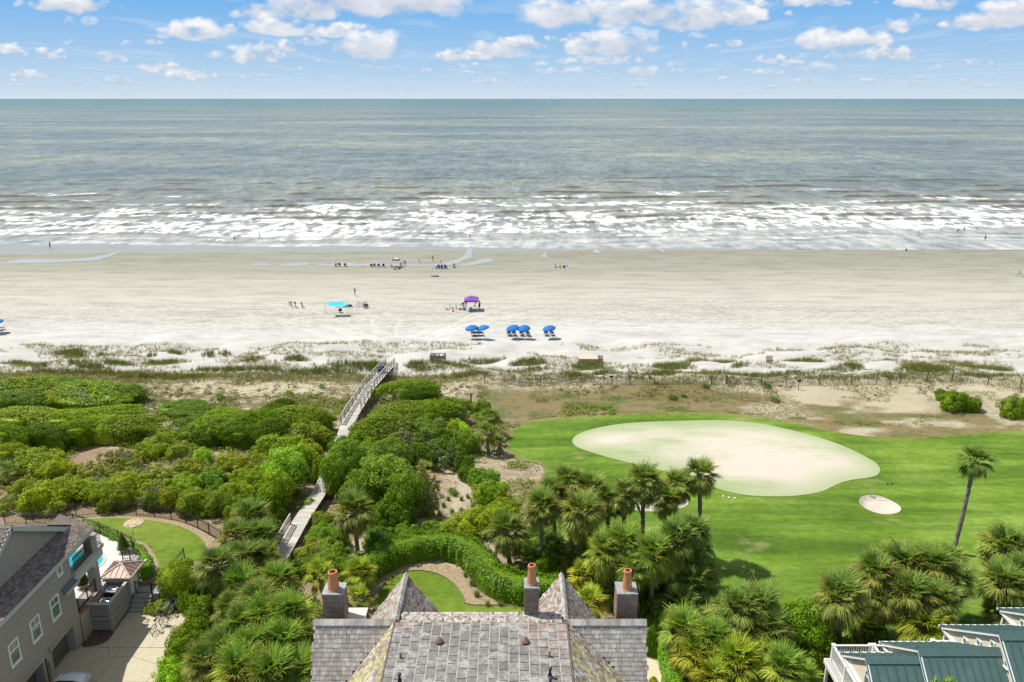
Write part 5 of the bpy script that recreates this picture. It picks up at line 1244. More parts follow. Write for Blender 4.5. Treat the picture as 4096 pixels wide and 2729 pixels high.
# ------------------------------------------------------------------ shingles
def cedar(name, c1, c2, c3):
    m, n, l, out = newmat(name)
    g = n.new("ShaderNodeNewGeometry"); oi = n.new("ShaderNodeObjectInfo")
    s = math_(n, l, 'FRACT', math_(n, l, 'ADD', g.outputs['Random Per Island'], oi.outputs['Random']))
    r = ramp(n, [(0.0, c1), (0.5, c2), (1.0, c3)]); l.new(s, r.inputs[0])
    tc = n.new("ShaderNodeTexCoord"); mp = n.new("ShaderNodeMapping"); l.new(g.outputs['Position'], mp.inputs[0]); mp.inputs['Scale'].default_value = (14, 3, 3)
    t = noise(n, l, 1, 5, .65, mp.outputs[0]); q = ramp(n, [(.3, (.75, .74, .72)), (.7, (1.2, 1.2, 1.2))]); l.new(t.outputs[0], q.inputs[0])
    mp2 = n.new("ShaderNodeMapping"); l.new(g.outputs['Position'], mp2.inputs[0]); mp2.inputs['Scale'].default_value = (.9, .9, .9)
    t2 = noise(n, l, 1, 4, .6, mp2.outputs[0]); q2 = ramp(n, [(.3, (.84, .84, .82)), (.7, (1.12, 1.12, 1.12))]); l.new(t2.outputs[0], q2.inputs[0])
    c = mixc(n, l, 1.0, mixc(n, l, 1.0, r.outputs[0], q.outputs[0], 'MULTIPLY'), q2.outputs[0], 'MULTIPLY')
    bsdf(n, l, out, c, .88, t.outputs[0], .4, .02, spec=.3)
    return m
M_silver = cedar("cedar_silver", (.34, .305, .27), (.43, .40, .37), (.55, .53, .505))
M_brown = cedar("cedar_brown", (.19, .135, .105), (.33, .275, .235), (.50, .47, .45))
M_moss = cedar("cedar_mossy", (.24, .19, .115), (.36, .335, .18), (.50, .48, .31))
def multi(name, parts):
    """one mesh from [(MB, material)]"""
    me = bpy.data.meshes.new(name); v = []; f = []; mi = []
    for k, (mb, mt) in enumerate(parts):
        o = len(v); v += mb.v; f += [tuple(i + o for i in q) for q in mb.f]; mi += [k] * len(mb.f); me.materials.append(mt)
    me.from_pydata(v, [], f); me.polygons.foreach_set('material_index', mi); me.update(); return me
def field(o, u, v, ulen, vlen, expo, inside, piece, w=(.11, .2), th=.022, tilt=.06):
    """courses of shingles: origin o (top corner), u along the course, v down the slope"""
    o = Vector(o); u = Vector(u).normalized(); v = Vector(v).normalized(); nn = u.cross(v)
    if nn.z < 0: nn = -nn
    k = 0; t = 0.0
    while t < vlen:
        s = -rnd.uniform(0, .12)
        while s < ulen:
            ww = rnd.uniform(*w)
            if inside(s + ww / 2, t + expo / 2):
                vv = (v + nn * tilt).normalized(); n2 = u.cross(vv); n2 = n2 if n2.z > 0 else -n2
                c = o + u * (s + ww / 2) + v * (t + expo * .5) + nn * (.012 + rnd.uniform(0, .006))
                M = Matrix((u, vv, n2)).transposed(); piece(c, M, (ww - .008, expo * 1.22 + rnd.uniform(-.012, .012), th))
            s += ww
        t += expo; k += 1

# ------------------------------------------------------------------ the shingled house in the middle
def centre_house():
    ZR = 14.5; t = thing('house', 'shingle-roofed house with three clay-potted chimneys and a flat stone-tiled roof deck', 'house', (-1.5, 29, 3))
    off = Vector((-1.5, 29, 3))
    def ad(name, mb, mat, parent=t, **k):
        o = obj(name, mb, parent, mat, **k)
        if parent is t: o.location = -off
        return o
    yr = at(1262, 2481, Z=ZR).y; xl = at(1262, 2481, Z=ZR).x; xr = at(2577, 2478, Z=ZR).x
    yd = at(1580, 2490, Z=ZR).y; dl = at(1580, 2490, Z=ZR).x; dr = at(2265, 2488, Z=ZR).x
    tan = math.tan(R(59))
    def wing_hit(px, py):
        r = Vector(ray(px, py)); # z = ZR-(yr-Y)*tan
        s = (ZR - yr * tan - CAMZ) / (r.z - r.y * tan); return Vector((r.x * s, r.y * s, CAMZ + r.z * s))
    vl = wing_hit(1390, 2729); vr = wing_hit(2490, 2715)
    EX = 1.9
    EXL = min(EX, (dl - xl) / (dl - vl.x) * .98); EXR = min(EX, (xr - dr) / (vr.x - dr) * .98)
    vlf = Vector((dl, yr, ZR)).lerp(vl, EXL); vrf = Vector((dr, yr, ZR)).lerp(vr, EXR)
    body = MB().bb(xl + .4, xr - .4, yr - 3.4, yr - 1.2, 3, 8.4).bb(xl + .4, xr - .4, yr - 1.2, yr + .9, 3, 12.2)
    body.bb(dl + .1, dr - .1, 24.0, yr - 1.1, 3, ZR - .15)
    body.bb(dl - 2.3, dl + 2.3, yr, 35.6, 3, 11.6).bb(dr - 2.3, dr + 2.3, yr, 35.6, 3, 11.6)
    ad('wall', body, simple("taupe_wall", (.2, .17, .15), .85, .1, 6))
    # solid roof slopes
    def sl(px): return Vector(px)
    L = 6.0; dy = math.cos(R(59)) * L; dz = math.sin(R(59)) * L
    roof = MB()
    roof.slab([(xl, yr, ZR), (xl, yr - dy, ZR - dz), (vlf.x, vlf.y, vlf.z), (dl, yr, ZR)][::1], .12)
    roof.slab([(xr, yr, ZR), (dr, yr, ZR), (vrf.x, vrf.y, vrf.z), (xr, yr - dy, ZR - dz)][::1], .12)
    roof.slab([(xl, yr + .02, ZR), (xr, yr + .02, ZR), (xr, yr + 1.4, ZR - 2.2), (xl, yr + 1.4, ZR - 2.2)][::-1], .1)
    roof.slab([(dl, yr, ZR), (vlf.x, vlf.y, vlf.z), (vlf.x, 25, vlf.z), (dl, 25, ZR)], .1)
    roof.slab([(dr, yr, ZR), (dr, 25, ZR), (vrf.x, 25, vrf.z), (vrf.x, vrf.y, vrf.z)], .1)
    gy = at(1625, 2300, Z=ZR).y; gx = [(dl, at(1625, 2300, Z=ZR).x), (dr, at(2237, 2300, Z=ZR).x)]
    a54 = R(54)
    for g in gx:
        x = g[0]
        for sg in (-1, 1):
            e = (x + sg * math.cos(a54) * 3.0, ZR - math.sin(a54) * 3.0)
            roof.slab([(x, yr, ZR), (x, gy, ZR), (e[0], gy, e[1]), (e[0], yr, e[1])][::sg], .08)
        roof.add([(x, gy - .15, ZR - .1), (x - 1.75, gy - .15, ZR - 2.45), (x + 1.75, gy - .15, ZR - 2.45), (x, gy - .25, ZR - .1), (x - 1.75, gy - .25, ZR - 2.45), (x + 1.75, gy - .25, ZR - 2.45)], [(0, 2, 1), (3, 4, 5), (0, 1, 4, 3), (1, 2, 5, 4), (2, 0, 3, 5)])
    rf = ad('roof', roof, simple("roof_underlay", (.08, .07, .06), .95))
    cubes = {m.name: MB().box((0, 0, 0), (1, 1, 1)).mesh('shingle', m) for m in (M_silver, M_brown, M_moss)}
    rest = {M_silver.name: MB(), M_brown.name: MB(), M_moss.name: MB()}; mats = {m.name: m for m in (M_silver, M_brown, M_moss)}
    cnt = [0]
    def piece_ind(mat):
        def f(c, M, d):
            if cnt[0] < 298:
                cnt[0] += 1
                o = obj('shingle', cubes[mat.name], rf); o.matrix_basis = Matrix.Translation(c) @ M.to_4x4() @ Matrix.Diagonal((*d, 1))
            else: rest[mat.name].box(c, d, M)
        return f
    def piece_rest(pick):
        def f(c, M, d): rest[pick(c).name].box(c, d, M)
        return f
    ex = .2
    # wings: alternately individual pieces, the lower hidden courses joined
    def in_l(s, q):
        x = xl + s; y = yr - q * math.cos(R(59)); z = ZR - q * math.sin(R(59)); xv = dl + (vl.x - dl) * (yr - y) / (yr - vl.y); return x < xv - .02
    def in_r(s, q):
        x = xr - s; y = yr - q * math.cos(R(59)); xv = dr + (vr.x - dr) * (yr - y) / (yr - vr.y); return x > xv + .02
    down = (0, -math.cos(R(59)), -math.sin(R(59)))
    # first 150 of each wing as single pieces
    lim = [150]
    def half(mat, n):
        c0 = [0]
        def f(c, M, d):
            c0[0] += 1
            (piece_ind(mat) if c0[0] <= n else (lambda c, M, d: rest[mat.name].box(c, d, M)))(c, M, d)
        return f
    field((xl, yr, ZR), (1, 0, 0), down, dl - xl + .05 + abs(vlf.x - dl), L - .3, ex, in_l, half(M_silver, 150), (.13, .24))
    field((xr, yr, ZR), (-1, 0, 0), down, xr - dr + .05, L - .3, ex, in_r, half(M_silver, 148), (.13, .24))
    # mossy side slopes
    for (dx, vv, sg) in ((dl, vl, -1), (dr, vr, 1)):
        run = abs(vv.x - dx); drop = ZR - vv.z; k = drop / run; a = math.atan(k); dn = (sg * math.cos(a), 0, -math.sin(a))
        dep = yr - vv.y
        EXS = EXL if sg < 0 else EXR
        def ins(s, q, run=run, dep=dep, a=a, E_=EXS): return q * math.cos(a) < min(run * s / dep - .02, run * E_)
        def pick(c, sg=sg):
            v = vnoise(c.x * 1.3 + c.y * .5, c.y * 1.6, 5) + rnd.uniform(-.2, .2) - .14 + (.12 if sg < 0 else (-.05 if c.y > 29.8 else .1))
            return M_moss if v > .42 else M_brown
        field((dx, yr, ZR), (0, -1, 0), dn, yr - 25.5, run * EXS / math.cos(a), .19, ins, piece_rest(pick), (.13, .2))
    # gables behind
    for x, _ in gx:
        for sg in (-1, 1):
            field((x, yr, ZR), (0, 1, 0), (sg * math.cos(a54), 0, -math.sin(a54)), gy - yr, 2.95, .16, lambda s, q: True, piece_rest(lambda c: M_brown), (.11, .17))
    # ridge caps
    cap = MB(); nW = 0
    x = xl
    for (x0, x1) in ((xl, dl), (dr, xr)):
        x = x0; i = 0
        while x < x1 - .1:
            for sg in (-1, 1):
                d = Vector((0, sg * math.cos(R(50)), -math.sin(R(50)))); u = Vector((1, 0, -.06)).normalized(); n_ = u.cross(d); c = Vector((x + .12, yr, ZR + .05)) + d * .14
                o = obj('ridge_cap', cubes[M_silver.name], rf); M = Matrix((u, d, n_)).transposed()
                o.matrix_basis = Matrix.Translation(c) @ M.to_4x4() @ Matrix.Diagonal((.30, .30, .022, 1))
            x += .235; i += 1
    for x, _ in gx:
        y = yr + .1; i = 0
        while y < gy:
            for sg in (-1, 1):
                d = Vector((sg * math.cos(R(45)), 0, -math.sin(R(45)))); u = Vector((0, 1, -.07)).normalized(); n_ = u.cross(d)
                o = obj('ridge_cap', cubes[M_silver.name], rf); M = Matrix((u, d, n_)).transposed()
                o.matrix_basis = Matrix.Translation(Vector((x, y + .1, ZR + .05)) + d * .08) @ M.to_4x4() @ Matrix.Diagonal((.28, .19, .02, 1))
            y += .21
    # strip of shingles behind the deck
    field((dl + .3, yr + .55, ZR + .02), (1, 0, 0), (0, -1, -.05), dr - dl - .6, .58, .14, lambda s, q: True, piece_rest(lambda c: M_silver if rnd.random() < .5 else M_brown), (.1, .16))
    o = obj('far_shingles', multi('far_shingles', [(rest[k], mats[k]) for k in rest]), rf); o['kind'] = 'stuff'
    # stone-tiled deck
    m, n, l, out = newmat("stone_tile")
    g = n.new("ShaderNodeNewGeometry"); oi = n.new("ShaderNodeObjectInfo")
    t1 = noise(n, l, 5.5, 5, .6, g.outputs['Position']); t2 = noise(n, l, 1.7, 3, .55, g.outputs['Position']); t3 = noise(n, l, 14, 4, .7, g.outputs['Position'])
    r = ramp(n, [(0.35, (.135, .128, .12)), (0.55, (.19, .18, .168)), (0.72, (.265, .252, .235))]); l.new(t1.outputs[0], r.inputs[0])
    c = mixc(n, l, 1.0, r.outputs[0], oi.outputs['Color'], 'MULTIPLY')
    w = ramp(n, [(0.50, (0, 0, 0)), (0.60, (1, 1, 1))]); l.new(math_(n, l, 'MULTIPLY_ADD', t2.outputs[0], .55, math_(n, l, 'MULTIPLY', t3.outputs[0], .45)), w.inputs[0])
    c = mixc(n, l, math_(n, l, 'MULTIPLY', w.outputs[0], .6), c, (.46, .45, .43))
    bsdf(n, l, out, c, .8, t3.outputs[0], .5, .02)
    unit = MB().box((0, 0, 0), (1, 1, 1)).mesh('roof_tile', m)
    dk = ad('roof_deck', MB().bb(dl, dr, 22, yd, ZR - .12, ZR), simple("pale_mortar", (.38, .355, .315), .9, .25, 9, bstr=.5))
    cw = (dr - dl) / 18
    for i in range(18):
        y = yd - .03 - rnd.uniform(0, .5); 
        ys = [yd - .02]
        while y > 26.2: ys.append(y); y -= rnd.uniform(.5, .66)
        ys.append(26.0)
        for a, b in zip(ys[:-1], ys[1:]):
            if a - b < .08: continue
            cx = dl + (i + .5) * cw; cy = (a + b) / 2; v = rnd.uniform(.82, 1.15)
            f = sst(-.4, 2.4, cx) * sst(28.6, 31.2, cy) * (.15 + .6 * rnd.random()); f = max(f, .55 * (cx < -4.4 and cy > 31.0) * rnd.random())
            colr = (v * (1 + .75 * f), v * (1 + .10 * f), v * (1 - .22 * f))
            o = obj('roof_tile', unit, dk, color=colr, loc=(cx, cy, ZR + .012 + rnd.uniform(-.003, .006)), rot=(rnd.uniform(-.01, .01), rnd.uniform(-.01, .01), rnd.uniform(-.012, .012)), scale=(cw - .035 - rnd.uniform(0, .012), a - b - .035 - rnd.uniform(0, .012), .03))
    # mortar ridges between the columns stand a little proud
    mb = MB()
    for i in range(1, 18):
        y = yd
        while y > 26:
            mb.box((dl + i * cw + rnd.uniform(-.006, .006), y - .09, ZR + .014), (.026 + rnd.uniform(0, .014), .18, .034)); y -= .18
    ad('mortar_joints', mb, simple("mortar_joint", (.42, .395, .355), .9, .2, 9))
    mb = MB().bar((dl - .02, yd, ZR + .03), (dl - .02, 24, ZR + .03), .07, .05).bar((dr + .02, yd, ZR + .03), (dr + .02, 24, ZR + .03), .07, .05)
    mb.bar((dl, yr - .01, ZR + .02), tuple(vlf), .10, .05).bar((dr, yr - .01, ZR + .02), tuple(vrf), .10, .05)
    ad('copper_flashing', mb, simple("old_copper", (.16, .10, .075), .6, .3, 6, .3))
    # chimneys
    M_brk = cedar("painted_brick", (.225, .17, .135), (.265, .205, .165), (.31, .245, .20))
    bunit = MB().box((0, 0, 0), (1, 1, 1)).mesh('brick', M_brk)
    M_lead = simple("lead_cap", (.34, .36, .36), .55, .3, 7, .4)
    for (nlx, ny, nrx, frx, fy, Yn, zb, potx, pw, ph) in ((1289, 2377, 1369, 1382, 2331.5, 33.1, 12.4, 1335, 1.0, 1.0), (2099.5, 2351.5, 2154, 2153, 2311.5, 32.45, 14.3, 2127, .82, 1.02), (2471, 2374.7, 2550.4, 2540.5, 2329, 33.1, 12.4, 2508, .85, 1.04)):
        a = at(nlx, ny, Y=Yn); z = a.z; b = at(nrx, ny, Z=z); c = at(frx, fy, Z=z)
        x0, x1, y0, y1 = a.x, b.x, Yn, c.y
        ch = ad('chimney', MB().bb(x0 + .02, x1 - .02, y0 + .02, y1 - .02, zb, z - .05), M_brk)
        zz = z - .06; k = 0; hh = .125
        while zz > max(zb, 13.6 if zb < 14 else zb):
            for (p, q, ax) in (((x0, y0), (x1, y0), 0), ((x1, y0), (x1, y1), 1), ((x0, y0), (x0, y1), 1)):
                Lg = (q[0] - p[0]) if ax == 0 else (q[1] - p[1]); s = 0.0; first = True
                while s < Lg - .02:
                    w = min(Lg - s, .19 if (first and k % 2) else .38); first = False
                    cx = p[0] + (s + w / 2 if ax == 0 else 0); cy = p[1] + (s + w / 2 if ax == 1 else 0)
                    if Lg - s - w < .06: w = Lg - s; cx = p[0] + (s + w / 2 if ax == 0 else 0); cy = p[1] + (s + w / 2 if ax == 1 else 0)
                    o = obj('brick', bunit, ch, loc=(cx, cy, zz - hh / 2), scale=(w - .012, .05, hh - .012) if ax == 0 else (.046, w - .012, hh - .012))
                    s += w
            zz -= hh; k += 1
        obj('chimney_cap', MB().bb(x0 - .035, x1 + .035, y0 - .035, y1 + .035, z - .05, z), ch, M_lead)
        pc = at(potx, ny - (ny - fy) * .45, Z=z); ph *= .98
        prof = [(.30 * pw, 0), (.30 * pw, .05), (.285 * pw, .07), (.20 * pw, ph * .86), (.235 * pw, ph * .88), (.235 * pw, ph * .95), (.215 * pw, ph * 1.0), (.165 * pw, ph * 1.0), (.16 * pw, ph * .5)]
        obj('clay_pot', MB().lathe(prof, 24, pc, False), ch, M_clay, smooth=False)
        obj('pot_collar', MB().lathe([(.34 * pw, 0), (.34 * pw, .03)], 20, pc), ch, M_lead)
        obj('flue', MB().lathe([(.155 * pw, .02), (.155 * pw, ph * .6)], 16, pc), ch, M_black)
    a = at(1395, 2431, Z=13.55); b = at(1472, 2431, Z=13.55)
    y0 = at(1391, 2479, Z=13.55).y
    sc = ad('stone_cap', MB().bb(a.x, b.x, y0, a.y, 13.45, 13.55), simple("pale_stone", (.56, .57, .50), .7, .06, 2)); obj('cap_base', MB().bb(a.x + .12, b.x - .12, y0 + .1, a.y - .1, 12.0, 13.45), sc, M_brk)
    # vents on the deck
    M_cu = simple("weathered_copper", (.30, .17, .13), .55, .3, 8, .4)
    for px, py in ((1757, 2573), (2101, 2573)):
        p = at(px, py, Z=ZR); v = ad('roof_vent', MB().lathe([(.12, 0), (.12, .12)], 16, p), M_black)
        obj('vent_hood', MB().lathe([(.19, .10), (.19, .13), (.10, .25), (.02, .34)], 18, p), v, M_cu)
    for px, py, hh in ((1604, 2634, .30), (2198.5, 2630, .30)):
        p = at(px, py, Z=ZR); v = ad('vent_pipe', MB().lathe([(.045, 0), (.045, hh)], 12, p), M_cu); obj('pipe_collar', MB().lathe([(.09, .0), (.05, .06)], 12, p), v, M_black)
    for px, py in ((1599, 2735), (2200, 2712), (2201, 2750)):
        p = at(px, py, Z=ZR); v = ad('black_vent_pipe', MB().lathe([(.055, 0), (.055, .42), (.085, .44), (.085, .50), (.03, .53)], 14, p), M_black); obj('pipe_ring', MB().lathe([(.08, .14), (.08, .2), (.1, .0)], 12, p), v, M_black)
centre_house()

# ------------------------------------------------------------------ iron fences
PKT = {}
def iron_fence(label, pts, h, spacing=.115, zf=None, post_step=1.9, name='iron_fence', limit=300, cat='fence', gate=False):
    """pts: (x,y,z) along the foot of the fence"""
    P = [Vector(p) for p in pts]; t = thing(name, label, cat, P[0]); o0 = P[0]
    if h not in PKT:
        PKT[h] = (MB().box((0, 0, h / 2), (.018, .018, h - .1)).mesh('picket', M_black), MB().box((0, 0, h / 2), (.06, .06, h + .06)).mesh('fence_post', M_black))
    tot = sum((b - a).length for a, b in zip(P[:-1], P[1:])); d = 0; nxt = 0; npost = 0; cnt = 0
    acc = 0
    for a, b in zip(P[:-1], P[1:]):
        L = (b - a).length; dr = (b - a) / L; ang = math.atan2(dr.y, dr.x)
        mb = MB()
        for hh in (h - .03, h - .18, .12): mb.bar(a - o0 + Vector((0, 0, hh)), b - o0 + Vector((0, 0, hh)), .03, .03)
        obj('rail', mb, t, M_black)
        obj('fence_post', PKT[h][1], t, loc=a - o0, rot=(0, 0, ang))
        m = max(1, int(L / spacing))
        for i in range(1, m):
            if cnt < limit: obj('picket', PKT[h][0], t, loc=a.lerp(b, i / m) - o0, rot=(0, 0, ang)); cnt += 1
    obj('fence_post', PKT[h][1], t, loc=P[-1] - o0)
    return t
def onlawn(pts, z): return [tuple(at(*zl(*p), Z=z)) for p in pts]
iron_fence("black iron fence curving round the far side of the left lawn", onlawn([(250, 350), (420, 330), (580, 313), (740, 300), (895, 300), (1033, 305), (1170, 318), (1297, 340), (1407, 370), (1498, 408), (1585, 458), (1678, 515)], 4.0), 1.15, .135)
iron_fence("dark railing along the edge of the pool terrace above the low hedge", onlawn([(40, 372), (200, 374), (400, 377), (560, 380), (640, 402), (760, 450), (900, 508), (1005, 556)], 5.0), 1.05, .16, post_step=2)
iron_fence("short black railing round the corner of the pool terrace by the potted conifer", onlawn([(1005, 556), (1022, 600), (985, 645), (930, 640)], 5.0), 1.0, .16)
iron_fence("black fence between the grey steps and the palms", [(-25.5, 50.0, 3.4), (-24.0, 50.0, 3.3), (-22.6, 49.9, 3.2)], 1.15, .13)
iron_fence("black stair railing on the right side of the landing", [(-25.95, 49.7, 3.72), (-25.75, 51.2, 3.72), (-25.6, 52.6, 3.72), (-25.3, 54.0, 3.9)], 1.0, .13)
iron_fence("black railing on the stone wall beside the house corner", [(-28.95, 45.7, 5.15), (-28.95, 46.9, 5.15), (-28.95, 48.0, 5.15)], 1.0, .12)
gt = iron_fence("small closed black gate at the top of the grey steps", [(-27.2, 49.85, 3.7), (-26.1, 49.85, 3.7)], 1.05, .11, name='gate', cat='gate')
obj('latch', MB().box((1.0, 0, .75), (.06, .06, .12)), gt, M_black)

# ------------------------------------------------------------------ left house
M_wallgrey = simple("grey_shake_wall", (.385, .345, .285), .85, .10, 5, bstr=.5, stretch=(1, 1, 3))
def asphalt():
    m, n, l, out = newmat("asphalt_shingle")
    g = n.new("ShaderNodeNewGeometry"); t = noise(n, l, 9, 5, .7, g.outputs['Position'])
    r = ramp(n, [(0, (.13, .108, .095)), (.5, (.19, .16, .14)), (1, (.27, .23, .20))]); l.new(g.outputs['Random Per Island'], r.inputs[0])
    q = ramp(n, [(.3, (.8, .8, .8)), (.7, (1.2, 1.2, 1.2))]); l.new(t.outputs[0], q.inputs[0])
    bsdf(n, l, out, mixc(n, l, 1., r.outputs[0], q.outputs[0], 'MULTIPLY'), .95, t.outputs[0], .4, .02, spec=.2); return m
M_asph = asphalt()
M_glass = None
def glass():
    m, n, l, out = newmat("window_glass"); t = noise(n, l, .9, 3, .5, mapping(n, l, (1, 1, 1)))
    r = ramp(n, [(.35, (.075, .13, .10)), (.65, (.17, .24, .17))]); l.new(t.outputs[0], r.inputs[0])
    bsdf(n, l, out, r.outputs[0], .08, spec=.8); return m
M_glass = glass()
def window_x(parent, X, y0, y1, z0, z1, split=.62, muntin=2, fr=.1, name='window', side=1):
    """window in a wall of constant X; side=+1 faces +X"""
    w = obj(name, MB().bb(X - .05, X + .02 * side, y0 + fr, y1 - fr, z0 + fr, z1 - fr), parent, M_glass)
    f = MB(); d = .06 * side
    f.bb(X, X + d, y0, y1, z1 - fr, z1).bb(X, X + d, y0, y1, z0, z0 + fr * 1.1).bb(X, X + d, y0, y0 + fr, z0 + fr * 1.1, z1 - fr).bb(X, X + d, y1 - fr, y1, z0 + fr * 1.1, z1 - fr)
    if split: zc = z0 + (z1 - z0) * split; f.bb(X + .001, X + d * .9, y0 + fr, y1 - fr, zc - .05, zc + .05)
    for i in range(1, muntin): yy = y0 + (y1 - y0) * i / muntin; f.bb(X + .002, X + d * .7, yy - .012, yy + .012, (z0 + (z1 - z0) * split + .05) if split else z0 + fr, z1 - fr)
    if not split: zc = (z0 + z1) / 2; f.bb(X + .003, X + d * .72, y0 + fr, y1 - fr, zc - .012, zc + .012)
    obj('window_frame', f, w, M_white); obj('sill', MB().bb(X, X + d * 1.6, y0 - .02, y1 + .02, z0 - .04, z0), w, M_white)
    return w
def left_house():
    X = -28.88; t = thing('house', 'large grey house with brown shingle roof, white trim and upper balcony', 'house', (0, 0, 0))
    w = MB()
    w.bb(-45, X, 10, 45.5, 5.0, 9.95)
    w.bb(-45, X - .65, 10, 44.7, 3, 5)                # recessed garage front
    w.bb(X - .6, X, 44.65, 45.5, 3, 5).bb(X - .6, X, 41.1, 42.1, 3, 5).bb(X - .6, X, 34, 36.5, 3, 5)
    obj('wall', w, t, M_wallgrey)
    clap = MB(); z = 5.05
    while z < 9.8:
        y = 30.0
        clap.bar((X + .008, 30, z), (X + .008, 45.48, z), .03, .012); z += .21
    o = obj('shake_courses', clap, t, M_wallgrey); o['kind'] = 'stuff'
    obj('band_board', MB().bb(X, X + .05, 20, 45.5, 4.9, 5.12), t, M_wallgrey)
    for a, b in ((42.2, 44.6), (36.6, 41.0)):
        dm = MB()
        for k in range(4): dm.bb(X - .64, X - .58, a, b, 3.02 + k * .49, 3.49 + k * .49)
        obj('garage_door', dm, t, simple("garage_door_paint", (.15, .14, .105), .6, .08, 3))
    for a in ((38.46, 39.41, 6.55, 8.03), (40.60, 41.58, 6.55, 8.03), (42.74, 43.72, 6.5, 8.0)): window_x(t, X + .002, *a)
    window_x(t, X + .002, 44.02, 44.62, 8.9, 9.93, 0, 1)
    window_x(t, X + .002, 36.2, 37.15, 6.55, 8.03)
    # skirt roof with courses
    xe, ze, xw, zw_ = -28.62, 9.98, -29.93, 10.66
    rf = obj('roof', MB().slab([(xe, 8, ze), (xe, 48.35, ze), (xw - .8, 48.35, zw_ + .35), (xw - .8, 8, zw_ + .35)], .14), t, M_asph)
    sh_ = MB(); sl = math.hypot(xe - xw, ze - zw_) ; dirv = Vector((xw - xe, 0, zw_ - ze)).normalized()
    k = 0; q = 0
    while q < sl + .05:
        y = 20 + (k % 2) * .13
        while y < 48.3:
            ww = rnd.choice((.18, .26, .34)); c = Vector((xe, y + ww / 2, ze + .012)) + dirv * (q + .07)
            M = Matrix((dirv, Vector((0, 1, 0)), dirv.cross(Vector((0, 1, 0))))).transposed(); sh_.box(c, (.17, ww - .02, .018 + rnd.uniform(0, .02)), M); y += ww
        q += .145; k += 1
    # upper gable: far and near slopes
    ax, ay, az = xw, 41.95, 13.7
    for (ye, zee, s) in ((48.4, 10.05, 1), (36.0, 10.15, -1)):
        d = Vector((0, ye - ay, zee - az)); Ld = d.length; d.normalize(); q = 0; k = 0; u = Vector((1, 0, 0))
        rq = [(xw + .28, ay, az + .08), (-45, ay, az + .08), (-45, ye, zee), (xw + .28, ye, zee)]
        obj('roof_slope', MB().slab(rq if s > 0 else rq[::-1], .15), rf, M_asph)
        while q < Ld - .05:
            x = xw + .27 - (k % 2) * .13
            while x > -44:
                ww = rnd.choice((.2, .3, .4)); c = Vector((x - ww / 2, ay, az + .11)) + d * (q + .08) ; M = Matrix((u, d, u.cross(d))).transposed()
                sh_.box(c, (ww - .02, .18, .018 + rnd.uniform(0, .02)), M); x -= ww
            q += .16; k += 1
    o = obj('shingle_courses', sh_, rf, M_asph); o['kind'] = 'stuff'
    gw = MB().add([(xw, 47.7, 10.15), (xw, ay, az), (xw, 35.9, 10.15), (xw - .3, 47.7, 10.15), (xw - .3, ay, az), (xw - .3, 35.9, 10.15)], [(2, 0, 1), (5, 4, 3), (0, 3, 4, 1), (1, 4, 5, 2)])
    obj('gable_wall', gw, t, M_wallgrey)
    sd = MB(); z = 10.5
    while z < 13.5:
        k = (az - z) / (az - 10.15); sd.bar((xw + .012, ay - k * 5.9, z), (xw + .012, ay + k * 5.5, z), .03, .012); z += .19
    o = obj('siding_courses', sd, t, M_wallgrey); o['kind'] = 'stuff'
    M_fas = simple("fascia_paint", (.50, .52, .48), .55, .05, 2)
    tr = MB().bar((xw + .26, ay - .05, az - .06), (xw + .26, 47.75, 10.18), .05, .30).bar((xw + .26, ay, az - .06), (xw + .26, 36, 10.0), .05, .26)
    obj('rake_board', tr, t, M_fas)
    obj('fascia', MB().bb(xe - .04, xe + .02, 8, 48.4, ze - .26, ze + .01).bb(-45, xe, 48.36, 48.42, ze - .22, ze + .02), t, M_fas)
    obj('wall_vent', MB().box((xw + .1, 39.35, 11.05), (.2, .22, .2)).box((xw + .05, 39.3, 10.75), (.1, .08, .2)), t, M_fas)
    # balcony
    obj('balcony_floor', MB().bb(-29.2, -28.62, 45.52, 49.25, 8.0, 8.28), t, simple("balcony_stone", (.42, .38, .34), .7, .1, 4))
    obj('balcony_beam', MB().bb(-28.95, -28.68, 45.5, 49.1, 7.45, 8.0), t, M_fas)
    obj('ledge_roof', MB().slab([(-28.55, 44.15, 7.62), (-28.55, 45.6, 7.62), (-28.9, 45.6, 8.0), (-28.9, 44.15, 8.0)], .06), t, simple("slate_ledge", (.13, .15, .16), .7))
    obj('ledge_trim', MB().bb(-28.56, -28.5, 44.1, 45.65, 7.5, 7.66), t, M_fas)
    pl = obj('pilaster', MB().bb(-29.3, -28.7, 48.0, 48.62, 8.0, 9.28), t, M_wallgrey); obj('pilaster_cap', MB().bb(-29.37, -28.63, 47.93, 48.69, 9.28, 9.36), pl, simple("brown_stone", (.30, .24, .20), .7))
    cl = obj('column', MB().bb(-29.42, -28.88, 48.08, 48.66, 4.9, 7.45), t, M_wallgrey); obj('column_brace', MB().slab([(-28.7, 47.6, 7.45), (-28.7, 48.08, 7.0), (-28.7, 48.08, 7.45)], .25), cl, M_fas)
    for (a, b) in (((-28.75, 45.7), (-28.75, 47.9)), ((-29.17, 45.6), (-29.17, 48.0)), ((-28.75, 48.75), (-28.75, 49.15)), ((-28.75, 49.18), (-29.17, 49.18))):
        rl = MB(); a3 = Vector((*a, 8.28)); b3 = Vector((*b, 8.28)); L = (b3 - a3).length
        for hh in (.1, .85, .98): rl.bar(a3 + Vector((0, 0, hh)), b3 + Vector((0, 0, hh)), .03, .03)
        for i in range(int(L / .12) + 1): p = a3.lerp(b3, min(1, i * .12 / L)); rl.bar(p, p + Vector((0, 0, .98)), .018, .018)
        obj('balcony_railing', rl, t, M_black)
